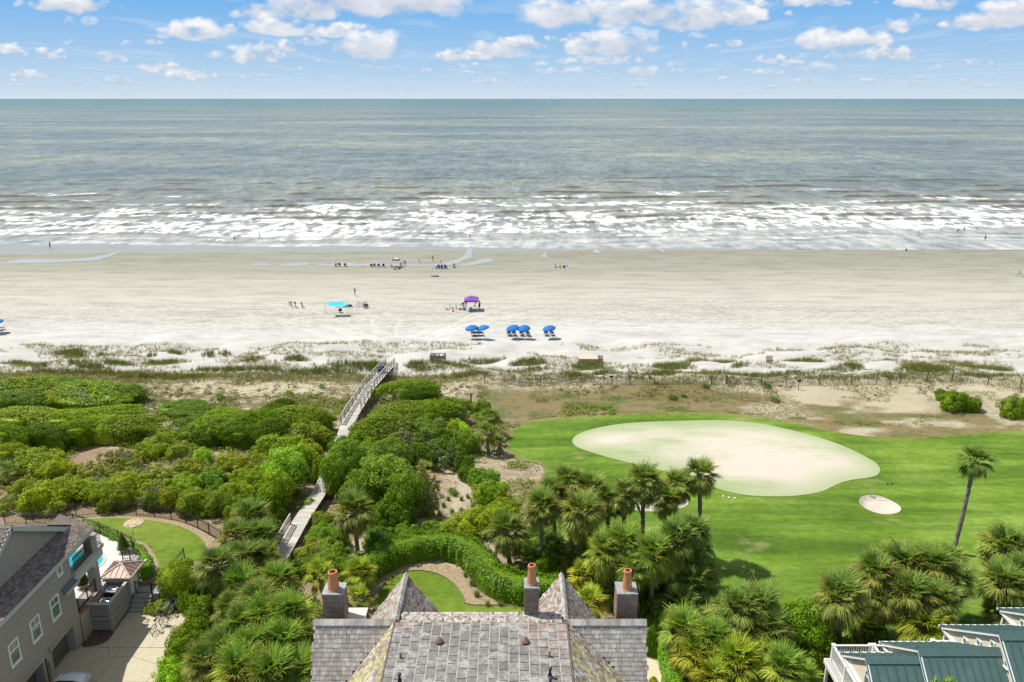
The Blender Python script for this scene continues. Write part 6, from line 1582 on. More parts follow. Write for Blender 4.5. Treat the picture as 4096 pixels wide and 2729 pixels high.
    # small lamp and downpipe on the garage front
    obj('downpipe', MB().tube((X - .02, 41.4, 3), (X + .03, 41.4, 4.85), .06).tube((X - .02, 41.62, 3), (X + .03, 41.62, 4.4), .03), t, simple("brown_pipe", (.10, .07, .055), .5))
    lp = obj('wall_lamp', MB().lathe([(.03, 0), (.09, .04), (.10, .2), (.02, .26)], 10, (X + .14, 41.9, 4.95)), t, simple("lamp_copper", (.62, .36, .18), .4, .1, 4, .3)); obj('lamp_bracket', MB().box((X + .06, 41.9, 5.12), (.12, .05, .05)), lp, M_black)
left_house()

# pool terrace, retaining wall, pool
TERR = [tuple(at(*zl(*p), Z=5.0)[:2]) for p in [(-300, 380), (40, 372), (560, 380), (640, 402), (760, 450), (900, 508), (1005, 556), (1022, 600), (985, 645), (925, 650)]] + [(-29.6, 51.6), (-29.3, 49.4), (-28.85, 49.3), (-28.85, 45.5), (-45, 45.5)]
M_pave = simple("pool_paving", (.56, .535, .49), .8, .04, 2.5)
def terrace():
    o = obj('pool_terrace', MB().prism(TERR[::-1], 3.0, 5.0), None, M_pave); o['kind'] = 'structure'
    pts = [(345, 600), (470, 585), (600, 575), (730, 578), (790, 610), (795, 650), (750, 700), (660, 730), (560, 745), (480, 700), (420, 740), (300, 760), (200, 700), (240, 620)]
    m, n, l, out = newmat("pool_water"); t = noise(n, l, 2.5, 3, .5, mapping(n, l)); r = ramp(n, [(.3, (.02, .36, .43)), (.7, (.06, .50, .56))]); l.new(t.outputs[0], r.inputs[0]); bsdf(n, l, out, r.outputs[0], .12, t.outputs[0], .15, .05)
    w = chaikin([tuple(at(*zl(*p), Z=5.0)[:2]) for p in pts], 3)
    o = obj('pool_water', MB().prism(w if sum(a[0] * b[1] - b[0] * a[1] for a, b in zip(w, w[1:] + w[:1])) > 0 else w[::-1], 4.7, 5.012), None, m); o['kind'] = 'structure'
    mb = MB()
    for a, b in zip(w, w[1:] + w[:1]): mb.bar((*a, 5.02), (*b, 5.02), .22, .03)
    o = obj('pool_coping', mb, None, simple("pool_coping", (.50, .46, .41), .8)); o['kind'] = 'structure'
    # stone retaining wall beside the house corner, each stone its own piece
    rw = thing('retaining_wall', 'cream stone retaining wall with red brick coping at the house corner', 'wall', (-28.85, 45.5, 3))
    obj('wall_core', MB().bb(-.35, .0, 0, 3.0, 0, 2.0), rw, simple("stone_joint", (.30, .26, .20), .9))
    st = simple("cream_stone", (.46, .40, .28), .9, .3, 3, bstr=.8); z = 0.0
    units = []
    for k in range(3): units.append(MB().box((0, 0, 0), (1, 1, 1)).mesh('stone', st))
    while z < 1.9:
        hgt_ = rnd.uniform(.15, .24); y = 0
        while y < 2.95:
            ww = min(rnd.uniform(.2, .42), 3 - y); obj('stone', units[0], rw, loc=(.02, y + ww / 2, z + hgt_ / 2), scale=(.07 + rnd.uniform(0, .03), ww - .02, hgt_ - .02), rot=(0, 0, rnd.uniform(-.03, .03))); y += ww
        z += hgt_
    bk = simple("red_brick", (.30, .12, .07), .85, .25, 4); u = MB().box((0, 0, 0), (1, 1, 1)).mesh('coping_brick', bk)
    for i in range(26): obj('coping_brick', u, rw, loc=(-.15, .06 + i * .115, 2.08), scale=(.42, .105, .09))
terrace()
o = obj('lawn_disc', MB().lathe([(.0001, .0), (.78, .0), (.8, -.05)], 28, tuple(at(*zl(1010, 362), Z=4.09)), False), None, simple("bare_ring", (.42, .33, .19), .9, .3, 6)); tag(o, "round worn tan disc of bare ground with a lid in the left lawn", "ground patch")
obj('lid', MB().lathe([(.0001, .03), (.26, .03), (.27, -.02)], 18, tuple(at(*zl(1010, 362), Z=4.09)), False), o, simple("concrete_lid", (.46, .40, .30), .9))

# louvred plant enclosure
def enclosure():
    x0, x1, y0, y1 = -28.97, -27.34, 46.5, 49.4
    M_l = simple("taupe_paint", (.31, .285, .245), .6, .06, 3)
    t = thing('louvre_enclosure', 'taupe louvred enclosure hiding two air conditioners', 'enclosure', (x0, y0, 3)); o = Vector((x0, y0, 3)); W = x1 - x0; D = y1 - y0
    f = MB()
    for (x, y) in ((.08, .08), (W - .08, .08), (W - .08, D - .08), (.08, D - .08)): f.box((x, y, 1.05), (.16, .16, 2.1))
    obj('corner_posts', f, t, M_l)
    obj('top_rim', MB().bb(-.03, W + .03, -.03, .17, 2.1, 2.2).bb(-.03, W + .03, D - .17, D, 2.1, 2.2).bb(-.03, .17, .17, D - .17, 2.1, 2.2).bb(W - .17, W + .03, .17, D - .17, 2.1, 2.2), t, simple("rim_paint", (.45, .40, .33), .6))
    obj('middle_rail', MB().bb(-.02, W + .02, -.02, .12, .95, 1.15).bb(W - .12, W + .02, .12, D, .95, 1.15), t, M_l)
    obj('back_panel', MB().bb(.0, .06, .1, D, 0, 2.1).bb(.1, W - .1, .12, .15, .0, .9).bb(.1, W - .1, .12, .15, 1.2, 2.1).bb(W - .15, W - .12, .15, D, 0, 2.1), t, M_black)
    s1 = MB().box((0, 0, 0), (W - .32, .09, .014), Matrix.Rotation(R(38), 3, 'X')).mesh('slat', M_l); s2 = MB().box((0, 0, 0), (.09, D - .32, .014), Matrix.Rotation(R(38), 3, 'Y')).mesh('slat', M_l)
    for z0, z1 in ((.14, .92), (1.24, 2.06)):
        z = z0
        while z < z1: obj('slat', s1, t, loc=(W / 2, .08, z)); obj('slat', s2, t, loc=(W - .08, D / 2, z)); z += .105
    for px, py, lab in ((845, 858, 'farther air conditioner with pale grey fan grille'), (797, 948, 'nearer air conditioner with dark fan grille')):
        p = at(*zl(px, py), Z=4.85); p.x = min(max(p.x, -28.4), -27.9)
        a = thing('air_conditioner', lab + ' inside the louvred enclosure', 'air conditioner', (p.x, p.y, 3.9), 0, 'air conditioners in the enclosure')
        obj('casing', MB().bb(-.36, .36, -.36, .36, 0, .85), a, simple("ac_dark", (.04, .045, .06), .5)); obj('top_rim', MB().torus((0, 0, .88), .34, .06, 24, 6, 'z').bb(-.4, .4, -.4, -.3, .83, .9).bb(-.4, .4, .3, .4, .83, .9).bb(-.4, -.3, -.3, .3, .83, .9).bb(.3, .4, -.3, .3, .83, .9), a, simple("ac_light", (.40, .44, .48), .4))
        g = MB()
        for r_ in (.1, .17, .24, .3): g.torus((0, 0, .9), r_, .006, 20, 4, 'z')
        obj('grille', g, a, M_metal); fb = MB()
        for k in range(4): an = k * math.pi / 2; fb.box((.14 * math.cos(an), .14 * math.sin(an), .84), (.26, .12, .01), Matrix.Rotation(an, 3, 'Z') @ Matrix.Rotation(.4, 3, 'X'))
        obj('fan', fb.lathe([(.06, .8), (.06, .92)], 10), a, M_metal)
    obj('stand', MB().bb(.25, W - .3, .4, D - .3, 0, .9), t, M_black)
enclosure()
def pavilion():
    t = thing('shed', 'small shed with a brown metal hip roof and white door above the steps', 'shed', (-28.2, 50.3, 3.4))
    o = Vector((-28.2, 50.3, 3.4))
    obj('wall', MB().bb(-.75, .72, -.85, .85, 0, 2.0), t, M_wallgrey)
    E = [(-1.07, -1.1), (1.1, -1.1), (1.1, 1.05), (-1.07, 1.05)]; M_mr = simple("brown_metal_roof", (.235, .15, .12), .5, .12, 3, .2)
    r = MB(); ap = (0.0, 0.0, 2.55)
    for a, b in zip(E, E[1:] + E[:1]): r.slab([(*a, 2.05), (*b, 2.05), ap], .05)
    obj('roof', r, t, M_mr); hp = MB()
    for a in E: hp.bar((*a, 2.08), (ap[0], ap[1], 2.58), .1, .04)
    obj('hip_caps', hp, t, simple("hip_cap", (.42, .34, .29), .5, .1, 3, .2))
    for (ax_, sg) in (('x', -1), ('x', 1), ('y', -1), ('y', 1)):
        for k in (-.75, -.38, 0, .38, .75):
            f = 1 - abs(k) / 1.08
            if ax_ == 'x': p = (k, sg * 1.08, 2.08); q = (k, sg * 1.08 * (1 - f), 2.08 + .5 * f)
            else: p = (sg * 1.08, k, 2.08); q = (sg * 1.08 * (1 - f), k, 2.08 + .5 * f)
            obj('seam', MB().bar(p, q, .025, .04), t, M_mr)
    obj('fascia', MB().bb(-1.1, 1.13, -1.14, -1.1, 1.93, 2.06).bb(1.1, 1.14, -1.1, 1.08, 1.93, 2.06), t, simple("cream_fascia", (.55, .55, .5), .6))
    d = obj('door', MB().bb(.72, .76, -.55, .3, .3, 1.88), t, M_white); obj('door_frame', MB().bb(.72, .79, -.63, -.55, .3, 1.95).bb(.72, .79, .3, .38, .3, 1.95).bb(.72, .79, -.55, .3, 1.88, 1.95), d, M_white); obj('handle', MB().ball((.8, -.42, 1.05), .03), d, M_metal)
pavilion()
def stairs():
    M_st = simple("grey_stone_step", (.33, .305, .285), .8, .1, 4)
    t = thing('steps', 'grey stone steps and landing leading from the driveway up to the pool', 'steps', (-26.6, 48.6, 3))
    for i in range(4): obj('step', MB().bb(-.68, .6, i * .3, 1.25, i * .175, i * .175 + .175 - .003), t, M_st)
    obj('landing', MB().bb(-.8, 1.0, 1.25, 3.9, -.1, .72), t, simple("landing_stone", (.44, .42, .40), .8, .08, 3))
    for i in range(4): obj('upper_step', MB().bb(-.5 - 1.9, -.5 - i * .3, 2.9, 4.6, .72 + i * .32, .72 + i * .32 + .317), t, M_st)
    obj('handrail', MB().tube((.55, .1, .0), (.55, .1, .95), .02).tube((.55, .1, .95), (.55, 1.25, 1.65), .02), t, M_black)
stairs()
# driveway: separate slabs with joints
def driveway():
    M_dr = simple("aggregate_concrete", (.47, .415, .30), .9, .12, 4, bstr=.5)
    base = obj('driveway', MB().prism([(-29.3, 5), (-20.6, 5), (-20.9, 44), (-21.9, 48.5), (-26.6, 48.7), (-27.4, 46.4), (-29.3, 44.9)], 2.86, 2.965), None, simple("joint_dark", (.30, .27, .20), .95)); base['kind'] = 'structure'
    xs = [-29.3, -26.1, -22.9, -20.6]; ys = [26, 30.2, 34.4, 38.4, 41.55, 44.8]
    for i in range(3):
        for j in range(5):
            obj('slab', MB().bb(xs[i] + .012, xs[i + 1] - .012, ys[j] + .012, ys[j + 1] - .012, 2.9, 3.012), base, M_dr)
    obj('slab', MB().prism([(-28.85, 44.83), (-24.1, 44.83), (-24.1, 48.6), (-27.3, 48.6), (-27.3, 46.4), (-28.85, 46.4)], 2.9, 3.012), base, M_dr)
    obj('slab', MB().prism([(-24.08, 44.83), (-21.2, 44.83), (-21.7, 48.5), (-24.08, 48.6)], 2.9, 3.012), base, M_dr)
    ck = MB(); pth = [at(*zl(*p), Z=3.016) for p in [(640, 1250), (800, 1260), (930, 1220), (1090, 1150)]]
    for a, b in zip(pth[:-1], pth[1:]): ck.bar(a, b, .02, .006)
    pth = [at(*zl(*p), Z=3.016) for p in [(805, 1262), (830, 1380), (700, 1420), (620, 1455)]]
    for a, b in zip(pth[:-1], pth[1:]): ck.bar(a, b, .02, .006)
    pth = [at(*zl(*p), Z=3.016) for p in [(830, 1380), (1000, 1372), (1060, 1395), (1180, 1430)]]
    for a, b in zip(pth[:-1], pth[1:]): ck.bar(a, b, .02, .006)
    obj('cracks', ck, base, M_bark)
    bed = chaikin([tuple(at(*zl(*p), Z=3.02)[:2]) for p in [(600, 1302), (700, 1300), (800, 1270), (865, 1195), (860, 1170), (680, 1170), (640, 1230)]], 2)
    structure('planting_bed', MB().prism(bed[::-1], 2.95, 3.03).mesh('planting_bed', simple("dark_soil", (.10, .075, .055), .95, .4, 9, bstr=.8)))
driveway()
# gravel path right of the centre house
structure('gravel_path', MB().prism(wpoly([(2560, 2600), (2622, 2600), (2655, 2740), (2600, 2760)], 3.0, 1)[::-1], 2.9, 3.03).mesh('gravel_path', simple("tan_gravel", (.56, .48, .33), .95, .2, 12, bstr=.8)))
sh('ball', 2615 / S, 2728 / S, 22, .8, 1, 'beside the gravel path', words='small clipped round green bush', z=3.0)

# potted conifers
def conifer_mesh():
    rng = np.random.default_rng(4); n = 2600; z = rng.uniform(0, 1, n) ** 1.2; a = rng.uniform(0, 6.283, n); r = (1 - z) ** .8 * .36 * (1 + .25 * np.sin(z * 40) * .4) * rng.uniform(.8, 1.05, n) + .01
    P = np.stack([r * np.cos(a), r * np.sin(a), z], 1); N = np.stack([np.cos(a), np.sin(a), np.full(n, .4)], 1)
    V, F = leaf_quads(P, N, .028, rng); mb = MB().lathe([(.3, 0), (.27, .2), (.12, .6), (.01, .95)], 10); o = len(V)
    return np_mesh('foliage', np.concatenate([V, np.array(mb.v)]), np.concatenate([F, np.array([f for f in mb.f if len(f) == 4]) + o]), M_leaf, smooth=False)
CON = conifer_mesh()
for px, py, s, lab in ((937, 580, 1.5, 'bright conifer in a tan pot on the pool terrace edge'), (632, 848, 1.5, 'dark conifer in a tan pot beside the grey column')):
    p = at(*zl(px, py), Z=5.02); t = thing('potted_conifer', lab, 'potted plant', p)
    obj('pot', MB().lathe([(.22, 0), (.34, .3), (.38, .36), (.34, .36), (.3, .3)], 18), t, simple("tan_pot", (.42, .31, .19), .8)); obj('foliage', CON, t, color=(.13, .20, .02) if px > 800 else (.07, .12, .03), loc=(0, 0, .32), scale=(1.25, 1.25, s * .85)); obj('trunk', MB().tube((0, 0, .2), (0, 0, .7), .03), t, M_bark)
sh('green', 1215 / 1.891 / S, (1900 + 990 / 1.891) / S, 62, .8, .8, 'spilling beside the grey steps', words='low feathery juniper', z=3.0)
sh('green', 1130 / 1.891 / S, (1900 + 1010 / 1.891) / S, 32, .6, .8, 'beside the grey steps, the smaller clump', words='low feathery juniper', z=3.0)

# antenna on the lawn edge
p = at(*zl(1017, 520), Z=4.1); t = thing('antenna', 'white antenna bars on a thin grey pole at the edge of the left lawn', 'antenna', p)
obj('pole', MB().tube((0, 0, 0), (0, 0, 1.25), .025), t, M_metal); obj('crossbar', MB().bar((-.32, 0, 1.62), (.02, 0, 1.25), .05, .04).bar((.02, 0, 1.25), (.42, 0, 1.7), .05, .04), t, M_white); obj('feed_head', MB().box((.45, 0, 1.72), (.12, .09, .09)).box((-.34, 0, 1.65), (.1, .06, .07)), t, M_white); obj('base', MB().bb(-.1, .1, -.1, .1, -.05, .02), t, M_metal)
# tap and meter pedestal beside the landing
p = at(*zl(1118, 745), Z=3.9); t = thing('lamp_post', 'thin black path lamp with pale top beside the upper steps', 'lamp', p); obj('pole', MB().tube((0, 0, 0), (0, 0, 1.1), .02), t, M_black); obj('lamp_head', MB().lathe([(.02, 1.1), (.12, 1.08), (.1, 1.15), (.03, 1.2)], 12), t, M_white)

# slatted bench among the shrubs
p = at(*zl(1538, 1112), Z=3.5); t = thing('bench', 'weathered slatted bench half hidden in the shrubs right of the bicycles', 'bench', (p.x, p.y, 3.0), R(20))
for i in range(8): obj('slat', MB().box((0, -.5 + i * .14, .48), (1.25, .085, .03)), t, M_deckwood, color=(.52, .50, .46))
for sx in (-.5, .5): obj('leg', MB().bb(sx - .04, sx + .04, -.5, .5, 0, .08).bb(sx - .04, sx + .04, -.45, -.37, .08, .46).bb(sx - .04, sx + .04, .37, .45, .08, .46), t, M_deckwood, color=(.35, .33, .3))

# ------------------------------------------------------------------ bicycles
def bike_meshes():
    d = {}
    d['tyre'] = MB().torus((0, 0, 0), .33, .022, 28, 6, 'y').mesh('tyre', M_rubber, True)
    sp = MB().torus((0, 0, 0), .305, .01, 28, 4, 'y')
    for i in range(16): a = i * math.pi / 8; sp.tube((0, .02 * (-1) ** i, 0), (.3 * math.cos(a), 0, .3 * math.sin(a)), .003, .003, 3)
    d['rim'] = sp.lathe([(.03, -.04), (.03, .04)], 8).mesh('rim', M_metal)
    f = MB(); z = .34
    f.tube((-.48, 0, z), (-.12, 0, .30), .016).tube((-.12, 0, .30), (-.22, 0, .78), .018).tube((-.22, 0, .74), (-.48, 0, z), .012).tube((-.12, 0, .30), (.36, 0, .72), .022).tube((-.19, 0, .62), (.35, 0, .80), .018).tube((.33, 0, .86), (.38, 0, .66), .024).tube((.37, .05, .68), (.55, .05, z), .013).tube((.37, -.05, .68), (.55, -.05, z), .013).tube((.35, -.06, .7), (.35, .06, .7), .015)
    d['frame'] = f.mesh('frame', M_paint)
    d['handlebar'] = MB().tube((.33, 0, .86), (.30, 0, 1.0), .014).path([(.12, -.30, 1.02), (.24, -.26, 1.03), (.30, -.08, 1.0), (.30, .08, 1.0), (.24, .26, 1.03), (.12, .30, 1.02)], .012).mesh('handlebar', M_metal)
    d['saddle'] = MB().ball((-.27, 0, .92), (.15, .10, .05), 12, 6).ball((-.14, 0, .92), (.12, .05, .04), 8, 5).tube((-.22, 0, .76), (-.25, 0, .9), .013).mesh('saddle', M_rubber, True)
    d['basket'] = MB().bb(.36, .62, -.17, .17, .80, .82).bb(.36, .38, -.17, .17, .82, 1.04).bb(.60, .62, -.17, .17, .82, 1.04).bb(.38, .60, -.17, -.15, .82, 1.04).bb(.38, .60, .15, .17, .82, 1.04).mesh('basket', M_paint)
    d['crank'] = MB().torus((-.12, .05, .30), .09, .008, 16, 4, 'y').tube((-.12, .05, .3), (-.02, .08, .18), .01).tube((-.12, -.05, .3), (-.22, -.08, .42), .01).box((.0, .12, .17), (.09, .08, .02)).box((-.24, -.12, .43), (.09, .08, .02)).mesh('crank', M_metal)
    d['kickstand'] = MB().tube((-.3, .03, .32), (-.26, .16, .01), .008).mesh('kickstand', M_metal)
    return d
BKM = bike_meshes()
def bike(loc, rz, label, colr, basket=None, group='bicycles', lean=.1, steer=0):
    t = thing('bicycle', label, 'bicycle', loc, rz, group); t.rotation_euler = (lean, 0, rz)
    for x in (-.48, .55):
        w = obj('wheel', BKM['tyre'], t, loc=(x, 0, .352)); obj('rim', BKM['rim'], w)
    obj('frame', BKM['frame'], t, color=colr)
    for k in ('handlebar', 'saddle', 'crank', 'kickstand'): obj(k, BKM[k], t)
    if basket: obj('basket', BKM['basket'], t, color=basket)
    return t
gb = 'bicycles parked on the driveway'
bike(tuple(at(*zl(1190, 1165), Z=3.0)), R(82), 'silver bicycle nearest the camera on the driveway', (.5, .5, .5), (.06, .05, .06), gb, .12)
bike(tuple(at(*zl(1250, 1055), Z=3.0)), R(62), 'silver bicycle between the two others by the juniper', (.5, .5, .5), (.06, .05, .06), gb, .12)
bike(tuple(at(*zl(1310, 1045), Z=3.0)), R(75), 'silver bicycle farthest right on the driveway', (.5, .5, .5), (.06, .05, .06), gb, .1)
bike(tuple(at(*zl(1575, 1010), Z=3.0)), R(10), 'bicycle half hidden under the palms with its wheel showing', (.3, .3, .3), None, gb, .1)
def gp(x, y): g = G(x, y); return (g.x, g.y, g.z)
gb = 'bicycles standing on the beach'
bike(gp(1163, 1227), R(-50), 'beach bicycle with a pink basket, leftmost of its row', (.10, .09, .07), (.55, .18, .13), gb)
bike(gp(1183, 1229), R(-75), 'dark beach bicycle without basket, in the middle of its row', (.08, .07, .06), (.10, .09, .08), gb)
bike(gp(1210, 1230), R(-80), 'beach bicycle with a yellow basket, rightmost of its row', (.10, .09, .07), (.60, .40, .05), gb)
bike(gp(1440, 1228), R(12), 'dark bicycle towing a trailer right of the blue sunshade', (.12, .11, .08), None, gb)
def trailer():
    t = thing('bicycle_trailer', 'purple-grey child trailer behind the beach bicycle', 'trailer', gp(1464, 1229))
    obj('tub', MB().slab([(-.45, -.3, .55), (.4, -.3, .55), (.4, .3, .55), (-.45, .3, .55)], .35), t, M_cloth, color=(.13, .11, .24)); obj('hood', MB().slab([(-.4, -.3, .95), (.15, -.3, 1.0), (.15, .3, 1.0), (-.4, .3, .95)], .05).path([(.15, -.3, 1.0), (.4, -.3, .55)], .02).path([(-.4, .3, .95), (-.45, .3, .55)], .02), t, M_cloth, color=(.18, .10, .16))
    for s in (-.36, .36): w = obj('wheel', BKM['tyre'], t, loc=(0, s, .35)); obj('rim', BKM['rim'], w)
    obj('tow_bar', MB().tube((-.45, 0, .35), (-1.0, 0, .4), .02), t, M_metal)
trailer()

# ------------------------------------------------------------------ car on the driveway
def car():
    p = at(355, 2702, Z=4.05); cx = p.x - 1.0
    t = thing('car', 'white car at the bottom edge of the driveway', 'car', (cx - .1, p.y - 1.75, 3.0), R(0))
    prof = [(2.35, .45), (2.40, .70), (2.28, .88), (1.9, .98), (1.2, 1.07), (.95, 1.10), (.2, 1.50), (-.2, 1.56), (-1.2, 1.52), (-2.0, 1.25), (-2.35, 1.0), (-2.4, .5)]
    W = [.80, .86, .88, .90, .91, .88, .70, .68, .68, .74, .84, .84]; vs = []; N = 9
    for (y, z), w in zip(prof, W):
        for i in range(N):
            a = i / (N - 1) * 2 - 1; bow = (1 - abs(a) ** 3.5)
            yy = y - (1 - bow) * .35 * (1 if y > 1 else (-.6 if y < -1.5 else 0)); vs.append((a * w, yy, .5 + (z - .5) * (.72 + .28 * (1 - abs(a) ** 5))))
    mb = MB(); fs = [(k * N + i, k * N + i + 1, (k + 1) * N + i + 1, (k + 1) * N + i) for k in range(len(prof) - 1) for i in range(N - 1)]
    mb.add(vs, [f[::-1] for f in fs])
    side = [(2.3, .3), (2.38, .6), (2.2, .82), (1.0, .95), (-2.1, .95), (-2.38, .6), (-2.3, .3)]
    for s in (-1, 1): mb.slab([(s * .91, y, z) for y, z in (side if s > 0 else side[::-1])], .1)
    body = obj('body', mb, t, M_cwhite, smooth=True)
    g = simple("car_glass", (.22, .27, .33), .06, .05); 
    obj('windshield', MB().slab([(-.78, .93, 1.10), (.78, .93, 1.10), (.62, .26, 1.49), (-.62, .26, 1.49)], .02), t, g)
    obj('cowl', MB().slab([(-.83, 1.10, 1.115), (-.4, 1.2, 1.125), (.4, 1.2, 1.125), (.83, 1.10, 1.115), (.8, .95, 1.125), (-.8, .95, 1.125)], .02), t, M_black)
    wp = MB().bar((-.6, 1.05, 1.14), (.05, .97, 1.15), .025, .02).bar((.1, 1.05, 1.14), (.68, .97, 1.15), .025, .02); obj('wiper', wp, t, M_rubber)
    for s in (-1, 1):
        m = obj('side_mirror', MB().ball((s * 1.03, .72, 1.10), (.13, .07, .09), 10, 6).tube((s * .86, .74, 1.05), (s * .97, .73, 1.08), .03), t, M_cwhite); obj('mirror_glass', MB().box((s * 1.03, .655, 1.10), (.18, .015, .12)), m, M_metal)
        obj('headlight', MB().ball((s * .66, 2.2, .74), (.2, .12, .08), 10, 6), t, simple("lamp_glass", (.6, .62, .65), .1))
        for y in (1.45, -1.45): w = obj('wheel', MB().lathe([(.33, -.1), (.34, .0), (.33, .1)], 20).mesh('wheel', M_rubber), t, loc=(s * .84, y, .33), rot=(0, R(90), 0)); obj('rim', MB().lathe([(.2, -.11), (.2, .11)], 14), w, M_metal)
        obj('side_window', MB().slab([(s * .875, .75, 1.0), (s * .875, -1.5, 1.0), (s * .70, -1.2, 1.42), (s * .72, .2, 1.42)][::s], .02), t, g)
M_cwhite = simple("car_white", (.72, .75, .80), .18, .02, 1, bstr=0.0)
car()

# ------------------------------------------------------------------ teal-roofed row houses
def teal():
    m, n, l, out = newmat("teal_metal"); v = mapping(n, l, (1, 1, 1)); t = noise(n, l, 1.4, 5, .65, v); t2 = noise(n, l, 40, 2, .5, v)
    r = ramp(n, [(.3, (.078, .148, .142)), (.6, (.105, .182, .17)), (.8, (.14, .215, .195))]); l.new(t.outputs[0], r.inputs[0])
    s = ramp(n, [(.73, (0, 0, 0)), (.78, (1, 1, 1))]); l.new(t2.outputs[0], s.inputs[0])
    bsdf(n, l, out, mixc(n, l, math_(n, l, 'MULTIPLY', s.outputs[0], .3), r.outputs[0], (.4, .45, .42)), .42, t.outputs[0], .1, .02, .25); return m
M_teal = teal()
M_beige = simple("beige_siding", (.64, .56, .43), .8, .05, 3)
def row_house(x0, x1, zr, ye, ze, label, wins, arch=None, ynear=29.0):
    yr = 36.4; t = thing('house', label, 'house', (x0, yr, 3), 0, 'row of teal-roofed houses'); o = Vector((x0, yr, 3))
    sl = .92; zn = zr - (yr - ynear) * sl; zn = max(zn, 4.0); yn = yr - (zr - zn) / sl
    def L(x, y, z): return (x - x0, y - yr, z - 3)
    w = MB(); th = .25
    poly = [(ye, ze), (yr, zr - .1), (yn, zn), (yn, 3), (ye - 1.6, 3), (ye - 1.6, ze - .9)] if True else None
    poly = [(ye, ze), (yr, zr - .12), (yn, zn), (yn, 3.0), (yr, 3.0), (ye - 2.2, 3.0), (ye - 2.2, ze - .25), (ye, ze - .25)]
    n_ = len(poly); vs = [L(x0, a, b) for a, b in poly] + [L(x0 + th, a, b) for a, b in poly]
    w.add(vs, [tuple(range(n_)), tuple(range(2 * n_ - 1, n_ - 1, -1))] + [(i, n_ + i, n_ + (i + 1) % n_, (i + 1) % n_) for i in range(n_)])
    w.bb(th, x1 - x0, -2.0, ye - 2.3 - yr, 0, ze - 3 - .3)
    obj('wall', w, t, M_beige)
    sd = MB(); z = 3.2
    while z < zr - .25:
        ya = yr + (zr - z) / (zr - ze) * (ye - yr) if z > ze else ye - 2.2; yb = yr - (zr - z) / sl
        yb = max(yb, yn)
        sd.bar(L(x0 - .004, yb + .1, z), L(x0 - .004, ya - .1, z), .014, .012); z += .16
    q = obj('clapboards', sd, t, M_beige); q['kind'] = 'stuff'
    rf = obj('roof', MB().slab([L(x0 - .12, ye + .1, ze), L(x0 - .12, yr, zr), L(x1, yr, zr), L(x1, ye + .1, ze)], .1).slab([L(x0 - .12, yr, zr), L(x0 - .12, yn, zn), L(x1, yn, zn), L(x1, yr, zr)], .1), t, M_teal)
    n = int((x1 - x0 + .2) / .43); wd = (x1 - x0 + .25) / n; d = Vector((0, yn - yr, zn - zr)); Ld = d.length; d.normalize(); u = Vector((1, 0, 0)); nn = u.cross(d); nn = nn if nn.z > 0 else -nn
    M = Matrix((u, d, nn)).transposed(); dm = Vector((0, ye + .1 - yr, ze - zr)); Lf = dm.length; dm.normalize(); n2 = u.cross(dm); n2 = n2 if n2.z > 0 else -n2; M2 = Matrix((u, dm, n2)).transposed()
    for i in range(n):
        xc = x0 - .25 + (i + .5) * wd - x0
        p = MB().box(Vector((xc, 0, zr - 3)) + d * (Ld / 2 + .05) + nn * .012, (wd - .03, Ld - .1, .02), M); p.box(Vector((xc - wd / 2 + .012, 0, zr - 3)) + d * (Ld / 2 + .05) + nn * .035, (.024, Ld - .1, .065), M); obj('roof_panel', p, rf, M_teal)
        p = MB().box(Vector((xc, 0, zr - 3)) + dm * (Lf / 2) + n2 * .012, (wd - .03, Lf, .02), M2); p.box(Vector((xc - wd / 2 + .012, 0, zr - 3)) + dm * (Lf / 2) + n2 * .035, (.024, Lf, .065), M2); obj('roof_panel', p, rf, M_teal)
    cp = MB().box(Vector(L((x0 + x1) / 2 - .12, yr, zr)) + d * .18 + nn * .07, (x1 - x0 + .27, .42, .03), M).box(Vector(L((x0 + x1) / 2 - .12, yr, zr)) + dm * .12 + n2 * .07, (x1 - x0 + .27, .28, .03), M2); obj('ridge_cap', cp, rf, M_teal)
    tr = MB().bar(L(x0 - .16, ye + .05, ze - .07), L(x0 - .16, yr, zr - .08), .06, .25).bar(L(x0 - .162, yr, zr - .08), L(x0 - .162, yn, zn - .08), .06, .24); obj('rake_board', tr, t, M_white)
    obj('eave_beam', MB().bar(L(x0 - .05, ye + .1, ze - .2), L(x0 - .05, ye - 3.2, ze - .2), .18, .18).bar(L(x0 - .3, ye + .14, ze - .05), L(x1, ye + .14, ze - .05), .08, .14), t, M_white)
    obj('porch_post', MB().bb(.0, .16, ye - yr - .15, ye - yr, 0, ze - 3 - .2), t, M_white)
    for (a, b, c, e) in wins: window_x(t, -.014, a - yr, b - yr, c - 3, e - 3, 0, 2, .07, side=-1)
    if arch:
        y, z, r_ = arch; a_ = MB(); vs = []; K = 14
        pts = [(y + r_ * math.cos(k * math.pi / K), z + r_ * 1.15 * math.sin(k * math.pi / K)) for k in range(K + 1)] + [(y - r_, z - 1.2), (y + r_, z - 1.2)]
        gl = MB().add([L(x0 - .02, p[0], p[1]) for p in pts], [tuple(range(len(pts)))]); wi = obj('arched_window', gl, t, M_glass)
        f = MB()
        for p, q2 in zip(pts, pts[1:] + pts[:1]): f.bar(L(x0 - .03, *p), L(x0 - .03, *q2), .07, .05)
        for k in (4, 7, 10): f.bar(L(x0 - .03, y, z), L(x0 - .03, *pts[k]), .025, .025)
        f.bar(L(x0 - .03, y - r_, z), L(x0 - .03, y + r_, z), .025, .03).bar(L(x0 - .03, y, z), L(x0 - .03, y, z - 1.2), .025, .03); obj('window_frame', f, wi, M_white)
    return t
def zr2(a, b): return 3250 + a / 2.782, 2400 + b / 2.782
def winb(X, cs):
    q = [at(*zr2(*c), X=X) for c in cs]; return (min(v.y for v in q), max(v.y for v in q), min(v.z for v in q), max(v.z for v in q))
XB = 26.4
wb_ = []
